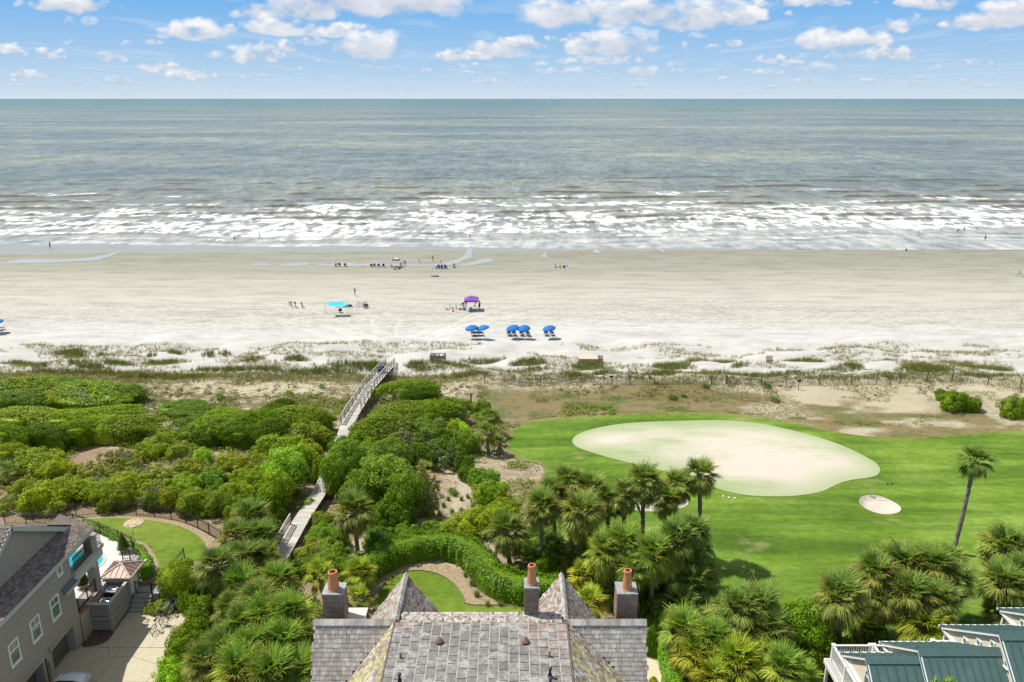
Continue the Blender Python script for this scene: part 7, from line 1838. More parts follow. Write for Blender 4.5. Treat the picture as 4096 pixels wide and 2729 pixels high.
for c in ((1695, 402), (1845, 418), (1998, 437)):
    x, y = c; wb_.append(winb(XB, [(x, y), (x + 42, y + 58), (x + 27, y + 118), (x - 15, y + 61)]))
wb_.append(winb(XB, [(2160, 645), (2200, 705), (2182, 775), (2142, 715)]))
row_house(30.6, 37, 11.3, 42.6, 7.55, 'farthest teal-roofed house with beige gable at the right frame edge', [winb(30.6, [(2330, 205), (2372, 262), (2357, 322), (2315, 266)])])
row_house(26.4, 30.6, 10.5, 41.4, 7.2, 'teal-roofed house with three small windows in a row under its rake', wb_)
row_house(22.2, 26.4, 9.5, 40.1, 7.0, 'teal-roofed house between the arched-window gable and the three-window gable', [])
aw = at(*zr2(632, 885), X=19.4)
row_house(19.4, 22.2, 9.0, 39.0, 7.1, 'lowest teal-roofed house with an arched window and white porch railing', [], (aw.y, aw.z, .42))
def porch_rail(label, corner, ztop, xend, yend, zfloor):
    x, y = corner; t = thing('porch_railing', label, 'railing', (x, y, zfloor), 0, 'white porch railings')
    hz = ztop - zfloor
    pst = MB().box((0, 0, hz / 2), (.16, .16, hz + .1)).box((0, 0, hz + .07), (.22, .22, .06)).mesh('post', M_white); bal = MB().box((0, 0, hz / 2), (.04, .04, hz - .1)).mesh('baluster', M_white)
    for (dx, dy, L) in ((1, 0, xend - x), (0, -1, y - yend)):
        n = max(1, round(L / 1.9))
        for i in range(n + 1):
            if i == 0 and dy: continue
            obj('post', pst, t, loc=(dx * L * i / n, dy * L * i / n, 0))
        obj('top_rail', MB().bar((0, 0, hz), (dx * L, dy * L, hz), .12, .06), t, M_white); obj('bottom_rail', MB().bar((0, 0, .1), (dx * L, dy * L, .1), .06, .05), t, M_white)
        k = .14
        while k < L - .05: obj('baluster', bal, t, loc=(dx * k, dy * k, 0)); k += .14
    dk = obj('porch_floor', MB().bb(-.35, xend - x, yend - y, .15, -.12, 0), t, M_deckwood, color=(.40, .385, .36)); obj('floor_trim', MB().bb(-.39, -.35, yend - y, .15, -.3, .0).bb(-.39, xend - x, .15, .19, -.3, .0), t, M_white); obj('post_below', MB().bb(-.3, -.14, -.1, .06, -zfloor + 3, -.12).bb(-.3, -.14, -2.6, -2.44, -zfloor + 3, -.12), t, M_white)
porch_rail('white railing of the lowest porch at the left of the teal roofs', (19.3, 40.4), 6.6, 21.5, 33.0, 5.55)
porch_rail('white railing corner behind the second teal roof', (21.6, 40.15), 6.8, 24.0, 39.0, 5.75)
porch_rail('white railing corner behind the third teal roof', (25.1, 40.3), 7.0, 28.6, 39.0, 5.95)

# ------------------------------------------------------------------ picket (sand) fence, signs, stakes
def sand_fence(label, pts):
    g = [G(x, y) for x, y in pts]; t = thing('picket_fence', label, 'fence', g[0]); o0 = g[0]; m = MB(); wires = [MB(), MB()]
    tot = 0; M_fw = simple("fence_lath", (.085, .062, .04), .9, .3, 4)
    post = MB().box((0, 0, .6), (.09, .09, 1.35)).mesh('fence_post', M_fw); nextp = 0
    for a, b in zip(g[:-1], g[1:]):
        L = (b - a).length; n = int(L / .17)
        for i in range(n):
            p = a.lerp(b, i / n); z = H(p.x, p.y); tl = rnd.uniform(-.05, .05)
            q = Vector((p.x, p.y, z)) - o0; m.bar(q, q + Vector((tl, tl * .5, rnd.uniform(1.0, 1.12))), .036, .014, (0, 1, 0))
            if tot >= nextp: obj('fence_post', post, t, loc=q); nextp += 3.7 + rnd.uniform(-.6, .6)
            tot += L / n
        for k, hh in enumerate((.3, .8)): wires[k].bar(a - o0 + Vector((0, 0, hh)), b - o0 + Vector((0, 0, hh)), .012, .012)
    s = obj('lath', m, t, M_fw); s['kind'] = 'stuff'
    for w in wires: obj('wire', w, t, M_metal)
sand_fence('long brown lath fence along the dune crest left of its gap', [(1938, 1532), (2040, 1534), (2250, 1537), (2460, 1537), (2650, 1536), (2780, 1537), (2862, 1538)])
sand_fence('brown lath fence along the dune crest right of its gap', [(2905, 1538), (3050, 1539), (3200, 1541), (3350, 1541), (3500, 1536), (3620, 1528), (3760, 1521), (3860, 1522), (3950, 1540), (4050, 1553), (4160, 1560), (4300, 1562)])
for i, (x, y, lab) in enumerate([(2003, 1540, 'leaning white stake at the left end of the lath fence'), (2459, 1545, 'white stake beside the left small sign'), (2894, 1545, 'white stake by the gap in the lath fence'), (3153, 1558, 'white stake left of the right small sign'), (3871, 1541, 'leaning white stake near the right bank shrub'), (1904, 1812, 'white stake beside the small palms left of the fairway')]):
    o = obj('stake', MB().tube((0, 0, 0), (rnd.uniform(-.05, .16), 0, 1.0), .05, .045, 8), None, M_white, loc=gp(x, y)); tag(o, lab, 'stake', 'white stakes')
for x, y, lab in ((2445, 1541, 'small dark sign on a post at the left part of the dune bank'), (3193, 1559, 'small dark sign on a post at the right part of the dune bank')):
    t = thing('sign', lab, 'sign', gp(x, y), 0, 'small dark signs'); obj('post', MB().box((0, 0, .55), (.08, .08, 1.2)), t, M_bark); obj('board', MB().box((0, -.05, 1.15), (.48, .04, .26)), t, simple("sign_dark", (.05, .05, .045), .6))
t = thing('marker_post', 'white marker post with an orange top on the dune left of the boardwalk', 'marker', gp(1326, 1533)); obj('post', MB().tube((0, 0, 0), (0, 0, .8), .05), t, M_white); obj('orange_top', MB().lathe([(.1, .8), (.12, .9), (.1, 1.0), (.02, 1.04)], 12), t, simple("orange_plastic", (.75, .16, .03), .5))
t = thing('wooden_post', 'rough wooden post standing behind the shrub mass right of the boardwalk', 'post', gp(1884, 1622)); obj('shaft', MB().tube((0, 0, 0), (0, 0, 1.5), .1, .1, 8), t, M_bark); obj('top_cap', MB().lathe([(.11, 1.5), (.06, 1.55)], 8), t, M_bark)
t = thing('wooden_post', 'thin dark post in the dune grass at the far left', 'post', gp(615, 1522)); obj('shaft', MB().tube((0, 0, 0), (0, 0, .8), .05, .05, 8), t, M_bark); obj('foot_box', MB().box((.1, -.3, .08), (.2, .15, .16)), t, M_white)

# ------------------------------------------------------------------ things left at the dune edge
def crate():
    p = gp(1752, 1443); t = thing('slatted_bin', 'grey slatted wooden bin at the dune edge right of the boardwalk', 'bin', p); W, D, Hh = 2.05, 1.3, .95; wd = (.30, .27, .20)
    for k in range(7):
        z = .08 + k * .13
        for (c, d) in (((0, -D / 2, z), (W, .03, .09)), ((0, D / 2, z), (W, .03, .09)), ((-W / 2, 0, z), (.03, D, .09)), ((W / 2, 0, z), (.03, D, .09))): obj('slat', MB().box(c, d), t, M_deckwood, color=wd)
    for x in (-W / 2, -.05, W / 2):
        for y in (-D / 2, D / 2): obj('post', MB().box((x, y + (.03 if y < 0 else -.03), Hh / 2), (.09, .06, Hh)), t, M_deckwood, color=(.26, .23, .17))
    for x, c in ((-.6, (.12, .12, .13)), (.0, (.3, .3, .32)), (.55, (.6, .6, .6))): tag(obj('sack', MB().ball((p[0] + x, p[1], p[2] + .75), (.3, .4, .22), 10, 6), None, M_cloth, color=c), {(.12): 'black sack lying in the slatted bin', (.3): 'grey sack in the middle of the slatted bin', (.6): 'pale sack at the right end of the slatted bin'}[c[0]], 'sack', 'sacks in the slatted bin')
crate()
def chest():
    p = gp(2352, 1449); t = thing('storage_chest', 'long low beige storage chest at the dune edge', 'chest', p); c = (.50, .43, .30)
    obj('box', MB().bb(-1.3, 1.3, -.45, .45, .12, .62), t, M_deckwood, color=(.36, .31, .22)); obj('lid', MB().slab([(-1.36, -.5, .63), (1.36, -.5, .63), (1.36, .5, .86), (-1.36, .5, .86)], .05), t, M_paint, color=(.56, .50, .37))
    for x in (-1.2, 1.2):
        for y in (-.38, .38): obj('leg', MB().bb(x - .05, x + .05, y - .05, y + .05, -.05, .12), t, M_deckwood, color=c)
chest()
def bundle(px, py, label, n):
    p = gp(px, py); t = thing('pole_stack', label, 'pole stack', p, 0, 'upright stacks of orange poles')
    for i in range(n):
        x = -.4 + .8 * (i % 7) / 6 + .03 * (i // 7); y = (i // 7) * .12; obj('pole', MB().tube((x, y, 0), (x - .08, y + .1, .95 + rnd.uniform(-.08, .08)), .05, .045, 7), t, M_deckwood, color=(.48 + rnd.uniform(-.06, .06), .27, .06)); 
    obj('strap', MB().bb(-.5, .5, -.06, -.03, .4, .46), t, M_rubber)
    obj('blue_tips', MB().ball((-.35, .1, 1.0), .07, 6, 4).ball((-.1, .1, 1.03), .07, 6, 4).ball((.15, .1, .99), .07, 6, 4), t, M_cloth, color=(.03, .08, .3))
bundle(2400, 1451, 'orange wooden poles stacked against the beige chest', 14); bundle(3078, 1455, 'lone upright stack of orange wooden poles at the dune edge', 12)
def wagon():
    i = len(BW) - 2; P = at(1528, 1489, Z=4.35); t = thing('wagon', 'small dark blue beach wagon parked on the end of the boardwalk', 'wagon', P)
    obj('tub', MB().slab([(-.35, -.5, .6), (.35, -.5, .6), (.35, .5, .6), (-.35, .5, .6)], .38), t, M_cloth, color=(.02, .035, .16)); obj('load', MB().ball((0, .1, .68), (.3, .35, .16), 10, 6), t, M_cloth, color=(.03, .05, .2))
    for x in (-.38, .38):
        for y in (-.35, .35): obj('wheel', MB().torus((x, y, .15), .11, .04, 14, 6, 'x'), t, M_rubber)
    obj('handle', MB().path([(0, -.5, .3), (0, -.85, .75)], .015), t, M_metal)
wagon()

# ------------------------------------------------------------------ beach umbrellas and loungers
M_blue = objcol("blue_canvas", .8, .06, 3)
def umb_meshes():
    d = {}; n = 8; K = 6; rad = 1.06
    for k in range(n):
        vs = []; m_ = 5
        for i in range(K + 1):
            f = i / K; r = rad * f
            for j in range(m_):
                u = j / (m_ - 1); a = (k + u) * 2 * math.pi / n; sag = .05 * f * math.sin(math.pi * u); rr = r * (1 - .055 * math.sin(math.pi * u))
                vs.append((rr * math.cos(a), rr * math.sin(a), .42 * (1 - f ** 1.9) - sag * .6))
        fs = [(i * m_ + j, i * m_ + j + 1, (i + 1) * m_ + j + 1, (i + 1) * m_ + j) for i in range(K) for j in range(m_ - 1)]
        o = [i for i in range(K * m_, (K + 1) * m_)]
        b = len(vs); vs += [(vs[i][0], vs[i][1], vs[i][2] - .09) for i in o]
        fs += [(K * m_ + j, K * m_ + j + 1, b + j + 1, b + j) for j in range(m_ - 1)]
        d[k] = MB().add(vs, fs).mesh('canopy_panel', M_blue, True)
    return d
UM = umb_meshes(); UR = MB().tube((0, 0, .38), (1.0, 0, .02), .012).mesh('rib', M_metal)
def umbrella(px, py, label, h=1.78, tilt=(0, 0), colr=((.002, .15, .47),) * 2, group='blue beach umbrellas', shift=(0, 0), rz=0):
    p = gp(px, py); t = thing('beach_umbrella', label, 'umbrella', p, 0, group)
    top = Vector((shift[0], shift[1], h)); obj('pole', MB().tube((0, 0, -.1), tuple(top + Vector((0, 0, .2))), .025, .02, 8), t, simple("pole_wood", (.5, .42, .3), .6) if 'pole_wood' not in MATS else MATS['pole_wood'])
    for k in range(8):
        obj('canopy_panel', UM[k], t, color=colr[k % 2], loc=top, rot=(tilt[0], tilt[1], rz)); M = Euler((tilt[0], tilt[1], rz)).to_matrix() @ Matrix.Rotation(k * math.pi / 4, 3, 'Z')
        obj('rib', UR, t, loc=top, rot=M.to_euler())
    obj('finial', MB().ball((0, 0, .46), .04, 8, 5), t, M_metal, loc=top, rot=(tilt[0], tilt[1], 0))
umbrella(1890.7, 1357, 'blue umbrella, left one of the left pair', tilt=(R(6), R(-8)), shift=(-.15, .12))
umbrella(1938, 1357, 'blue umbrella, right one of the left pair', tilt=(R(0), R(-14)), shift=(-.25, .1))
umbrella(2059, 1357, 'blue umbrella, left one of the middle pair', tilt=(R(12), R(-12)), shift=(-.35, .15))
umbrella(2097, 1358, 'blue umbrella, right one of the middle pair', tilt=(R(14), R(-6)), shift=(-.08, .15))
umbrella(2201, 1358, 'lone blue umbrella right of the two pairs', tilt=(R(8), R(-10)), shift=(-.2, .12))
umbrella(-5, 1332, 'blue umbrella cut off by the left frame edge', tilt=(R(8), R(-10)), shift=(-.1, .1))
WD = (.52, .42, .27)
def lounger_meshes():
    d = {}
    d['frame'] = MB().bar((-.3, -.75, .32), (-.3, .75, .32), .04, .05).bar((.3, -.75, .32), (.3, .75, .32), .04, .05).bar((-.3, .74, .32), (.3, .74, .32), .04, .04).bar((-.3, -.74, .32), (.3, -.74, .32), .04, .04).bar((-.3, -.2, .34), (-.3, -.75, .9), .035, .04).bar((.3, -.2, .34), (.3, -.75, .9), .035, .04).bar((-.3, -.75, .9), (.3, -.75, .9), .04, .04)
    d['leg'] = MB().bar((0, 0, 0), (0, .08, .32), .04, .04)
    d['sling'] = MB().slab([(-.28, -.15, .37), (.28, -.15, .37), (.28, .72, .36), (-.28, .72, .36)], .02)
    d['backrest'] = MB().slab([(-.28, -.74, .92), (.28, -.74, .92), (.28, -.16, .38), (-.28, -.16, .38)], .02)
    d['armrest'] = MB().bar((0, -.45, .52), (0, .1, .5), .06, .025).bar((0, .08, .5), (0, .08, .34), .03, .03)
    mt = {'frame': M_deckwood, 'leg': M_deckwood, 'sling': M_blue, 'backrest': M_blue, 'armrest': M_deckwood}
    return {k: v.mesh(k, mt[k]) for k, v in d.items()}
LM = lounger_meshes()
def lounger(px, py, label, rz=0, colr=(.01, .09, .38), wood=WD, group='wooden beach loungers with blue canvas', s=1.0):
    t = thing('beach_lounger', label, 'lounger', gp(px, py), rz, group)
    obj('frame', LM['frame'], t, color=wood); obj('sling', LM['sling'], t, color=colr); obj('backrest', LM['backrest'], t, color=colr)
    for x, y in ((-.3, -.6), (.3, -.6), (-.3, .6), (.3, .6)): obj('leg', LM['leg'], t, color=wood, loc=(x, y, 0))
    for x in (-.33, .33): obj('armrest', LM['armrest'], t, color=wood, loc=(x, 0, 0))
for x, lab in ((1892, 'under the left blue umbrella pair, left'), (1909, 'under the left blue umbrella pair, middle'), (1924, 'under the left blue umbrella pair, right'), (2036, 'of the middle pair, far left'), (2056, 'of the middle pair, second from left'), (2086, 'of the middle pair, third from left'), (2110, 'of the middle pair, far right'), (2184, 'under the lone right blue umbrella, left one'), (2208, 'under the lone right blue umbrella, right one'), (6, 'beside the umbrella at the left frame edge')):
    lounger(x, 1342 if x > 100 else 1320, 'blue canvas lounger ' + lab, rnd.uniform(-.1, .1))

# low folding beach chairs
def chair_meshes():
    d = {}
    fr = MB()
    for x in (-.27, .27): fr.path([(x, .25, .02), (x, -.3, .04), (x, -.2, .26)], .014).path([(x, .28, .26), (x, -.2, .22), (x, -.48, .86)], .014).tube((x, .25, .02), (x, .28, .26), .014)
    fr.tube((-.27, .28, .26), (.27, .28, .26), .014).tube((-.27, -.48, .86), (.27, -.48, .86), .014).tube((-.27, -.3, .04), (.27, -.3, .04), .014)
    d['frame'] = fr.mesh('frame', M_metal); d['seat'] = MB().slab([(-.26, -.2, .24), (.26, -.2, .24), (.26, .27, .27), (-.26, .27, .27)], .02).mesh('seat', M_cloth)
    d['backrest'] = MB().slab([(-.26, -.48, .86), (.26, -.48, .86), (.26, -.21, .27), (-.26, -.21, .27)], .03).mesh('backrest', M_cloth); d['armrest'] = MB().box((0, .0, .45), (.05, .42, .025)).tube((0, -.15, .45), (0, -.15, .24), .012, .012, 5).tube((0, .18, .45), (0, .18, .24), .012, .012, 5).mesh('armrest', M_deckwood)
    return d
CM = chair_meshes()
def chair(px, py, label, colr, rz=0, group='low folding chairs on the beach', s=1.0):
    t = thing('beach_chair', label, 'chair', gp(px, py), rz, group)
    for k in ('frame', 'seat', 'backrest'): obj(k, CM[k], t, color=colr, scale=(s, s, s))
    for x in (-.29, .29): obj('armrest', CM['armrest'], t, color=(.5, .45, .36), loc=(x * s, 0, 0), scale=(s, s, s))
    return t
for a in [(1342, 1066, 'pink-and-white low chair, leftmost on the wet sand', (.60, .22, .22), .6), (1358, 1065, 'navy chair beside the leftmost pink chair', (.02, .05, .28), .2), (1381, 1066, 'green chair alone between two chair groups', (.10, .22, .04), .1), (1486, 1068, 'teal chair, first of the row of four', (.02, .20, .24), 0), (1498, 1067, 'rust-orange chair, second of the row of four', (.45, .11, .05), 0.1),
          (1515, 1068, 'blue chair, third of the row of four', (.02, .09, .40), .1), (1533, 1068, 'royal blue chair, last of the row of four', (.01, .06, .33), .3), (1755, 1074, 'blue chair, left one of the group of three by the pool of water', (.03, .07, .32), 0), (1767, 1074, 'blue chair, middle one of the group of three by the pool of water', (.02, .08, .33), .1), (1781, 1075, 'blue chair, right one of the group of three by the pool of water', (.02, .09, .38), .2),
          (1816, 1071, 'pale chair with a dark-clothed sitter, right of the group of three', (.55, .55, .55), 0), (1578, 1079, 'beige lounge chair below the white umbrella', (.52, .42, .28), .8), (1789, 1240, 'orange chair at the left of the purple tent group', (.70, .20, .08), -1.4), (1807, 1233, 'striped pale chair behind the boy in green', (.50, .55, .62), -1.2), (1850, 1226, 'teal-blue chair at the left tent leg', (.02, .16, .33), .3),
          (1878, 1247, 'blue-and-white folding chair in front of the purple tent', (.05, .20, .55), .6), (1361, 1250, 'dark chair standing in the shadow of the blue sunshade', (.06, .04, .09), .3), (2255, 1075, 'small blue chair in the right family group', (.01, .08, .36), .1)]:
    chair(a[0], a[1], a[2], a[3], a[4])
umbrella(1584, 1069, 'white and grey striped umbrella leaning over sunbathers', 1.7, (R(-22), R(-4)), ((.78, .78, .80), (.22, .23, .33)), 'striped umbrella', (0, .3))

# blue stretched sunshade on poles
def sail():
    zg = 1.4; C = [at(1300, 1206, Z=zg + 2.25), at(1386, 1201, Z=zg + 2.45), at(1398, 1226, Z=zg + 1.85), at(1300, 1229, Z=zg + 1.9)]
    t = thing('sunshade', 'stretched turquoise four-cornered sunshade on thin poles', 'sunshade', (C[3].x, C[3].y, H(C[3].x, C[3].y))); o = Vector(t.location)
    c0 = sum(C, Vector()) / 4; n = 14; vs = []
    for i in range(n + 1):
        for j in range(n + 1):
            u, v = i / n, j / n; p = C[0].lerp(C[1], u).lerp(C[3].lerp(C[2], u), v)
            du = abs(2 * u - 1); dv = abs(2 * v - 1); 
            pu = c0.lerp(p, 1); k1 = .30 * (1 - dv ** 2) * du; k2 = .30 * (1 - du ** 2) * dv
            q = Vector(p); mx = C[0].lerp(C[1], .5).lerp(C[3].lerp(C[2], .5), v); my = C[0].lerp(C[3], .5).lerp(C[1].lerp(C[2], .5), u)
            q += (mx - p) * k1 * 1.3 + (my - p) * k2 * 1.3; q.z -= .12 * (1 - du) * (1 - dv) 
            vs.append(tuple(q - o))
    fs = [(i * (n + 1) + j, i * (n + 1) + j + 1, (i + 1) * (n + 1) + j + 1, (i + 1) * (n + 1) + j) for i in range(n) for j in range(n)]
    obj('fabric', MB().add(vs, fs), t, M_cloth, color=(.01, .50, .86), smooth=True)
    for p in C:
        g = c0 + (p - c0) * 1.02; z = H(g.x, g.y); obj('pole', MB().tube(Vector((g.x, g.y, z)) - o, p - o, .02), t, M_metal)
        a = c0 + (p - c0) * 1.35; obj('anchor_rope', MB().tube(p - o, Vector((a.x, a.y, H(a.x, a.y) + .03)) - o, .006, .006, 4), t, M_white)
sail()
# purple pop-up tent
def tent():
    g = G(1886, 1240); t = thing('canopy_tent', 'purple pop-up canopy tent on four white legs', 'tent', g); W = 1.28
    b = 2.0; ap = (0, 0, 2.72)
    cs = [(-W, -W), (W, -W), (W, W), (-W, W)]
    for a, c in zip(cs, cs[1:] + cs[:1]):
        obj('canopy_panel', MB().slab([(*a, b), (*c, b), ap], .02), t, M_cloth, color=(.20, .055, .40)); obj('valance', MB().slab([(*a, b), (*a, b - .24), (*c, b - .24), (*c, b)], .015), t, M_cloth, color=(.16, .04, .34))
    for a in cs: obj('leg', MB().bb(a[0] * .98 - .02, a[0] * .98 + .02, a[1] * .98 - .02, a[1] * .98 + .02, 0, b), t, M_white); obj('hip_tape', MB().bar((*a, b + .015), (0, 0, 2.735), .03, .01), t, M_cloth, color=(.6, .5, .75))
    tr = MB()
    for a, c in zip(cs, cs[1:] + cs[:1]): tr.bar((*a, b - .1), ((a[0] + c[0]) / 2, (a[1] + c[1]) / 2, b - .5), .015, .015).bar((*c, b - .1), ((a[0] + c[0]) / 2, (a[1] + c[1]) / 2, b - .5), .015, .015)
    obj('truss', tr, t, M_white)
tent()
def item(name, mb, px, py, colr, label, cat, mat=None, smooth=False, parts=()):
    o = obj(name, mb, None, mat or M_paint, color=colr, loc=gp(px, py), smooth=smooth); tag(o, label, cat)
    for (n_, m2, c2) in parts: obj(n_, m2, o, M_paint, color=c2)
    return o
def pail(): return MB().lathe([(.12, 0), (.17, .30), (.16, .30), (.11, .02)], 14, cap=False)
def pailh(): return MB().path([(-.16, 0, .30), (-.1, 0, .42), (.1, 0, .42), (.16, 0, .30)], .008, 4)
item('bucket', pail(), 1812, 1247, (.02, .03, .32), 'dark blue bucket at the feet of the boy in green', 'bucket', parts=(('handle', pailh(), (.7, .7, .7)),))
item('bucket', pail(), 1836, 1240, (.62, .30, .16), 'small orange bucket between the boy and the cooler', 'bucket', parts=(('handle', pailh(), (.7, .7, .7)),))
item('bucket', pail(), 1860, 1238, (.02, .06, .42), 'royal blue bucket beside the person in teal', 'bucket', parts=(('handle', pailh(), (.7, .7, .7)),))
item('bucket', pail(), 1897, 1227, (.15, .65, .15), 'tiny green bucket at the feet of the child in yellow', 'bucket', parts=(('handle', pailh(), (.7, .7, .7)),))
item('cooler', MB().bb(-.38, .38, -.25, .25, .08, .45), 1848, 1239, (.75, .75, .74), 'white cooler under the left edge of the purple tent', 'cooler', parts=(('lid', MB().bb(-.4, .4, -.27, .27, .45, .52), (.8, .8, .8)), ('wheel', MB().torus((-.3, -.27, .09), .07, .03, 12, 5, 'y'), (.03, .03, .03))))
item('float', MB().ball((0, 0, .06), (.75, .22, .07), 14, 6), 1449, 1068, (.80, .12, .10), 'coral pink inflatable lying left of the row of four chairs', 'float')
item('bodyboard', MB().ball((0, 0, .05), (.55, .28, .04), 14, 6), 3548, 999, (.62, .75, .22), 'lime bodyboard lying at the edge of the wet sand', 'bodyboard')
item('bodyboard', MB().slab([(-.28, 0, .02), (.28, .15, .02), (.22, .3, .62), (-.2, .15, .62)], .05), 3626, 1005, (.01, .25, .42), 'blue board propped up on the wet sand', 'bodyboard')
item('beach_mat', MB().slab([(-.9, -.3, .12), (.9, -.3, .12), (.9, .3, .12), (-.9, .3, .12)], .1), 1392, 1228, (.02, .28, .50), 'blue mat piled with dark bags beside the turquoise sunshade', 'mat', parts=(('bag', MB().ball((.3, .1, .3), (.45, .25, .2), 10, 6).ball((-.3, .15, .26), (.3, .2, .16), 10, 6), (.04, .06, .05)), ('towel', MB().box((-.1, -.1, .16), (.7, .3, .06)), (.08, .15, .12))))
item('beach_mat', MB().slab([(-.55, -.25, .05), (.5, -.2, .05), (.5, .25, .05), (-.5, .2, .05)], .05), 1354, 1228, (.05, .22, .70), 'blue mat on the sand under the turquoise sunshade', 'mat')
item('towel', MB().ball((-.3, 0, .1), (.38, .3, .16), 10, 6).ball((.15, 0, .12), (.3, .25, .2), 10, 6), 1736, 1107, (.22, .06, .38), 'purple towels heaped alone on the sand', 'towels', M_cloth, parts=(('black_bag', MB().ball((.75, 0, .12), (.32, .28, .2), 10, 6), (.03, .03, .03)), ('pink_towel', MB().ball((-.75, 0, .08), (.2, .2, .12), 8, 5), (.7, .25, .3))))
item('bag', MB().ball((0, 0, .15), (.35, .25, .2), 10, 6), 1598, 1077, (.05, .05, .09), 'dark bag beside the beige lounge chair', 'bag', M_cloth, parts=(('pocket', MB().ball((.2, -.1, .2), (.15, .12, .1), 8, 5), (.3, .05, .08)),))
item('bag', MB().lathe([(.16, 0), (.2, .3), (.12, .62), (.02, .66)], 10), 1745, 1076, (.05, .25, .65), 'light blue beach bag left of the three blue chairs', 'bag', M_cloth)
item('toy', MB().box((0, 0, .05), (.7, .2, .08)).box((.2, .1, .1), (.3, .12, .08)), 1462, 1236, (.75, .12, .05), 'red plastic toys in front of the bicycle trailer', 'toys')
item('toy', MB().ball((0, 0, .12), .13, 10, 7), 1730, 1076, (.85, .5, .05), 'little orange ball left of the light blue bag', 'ball', smooth=True)
item('towel', MB().slab([(-.7, -.3, .03), (.7, -.3, .03), (.6, .35, .03), (-.7, .3, .03)], .03), 2262, 1076, (.75, .78, .85), 'white and pink towel spread at the right family group', 'towel', M_cloth, parts=(('pink_band', MB().box((.5, 0, .05), (.3, .5, .03)), (.75, .15, .2)),))

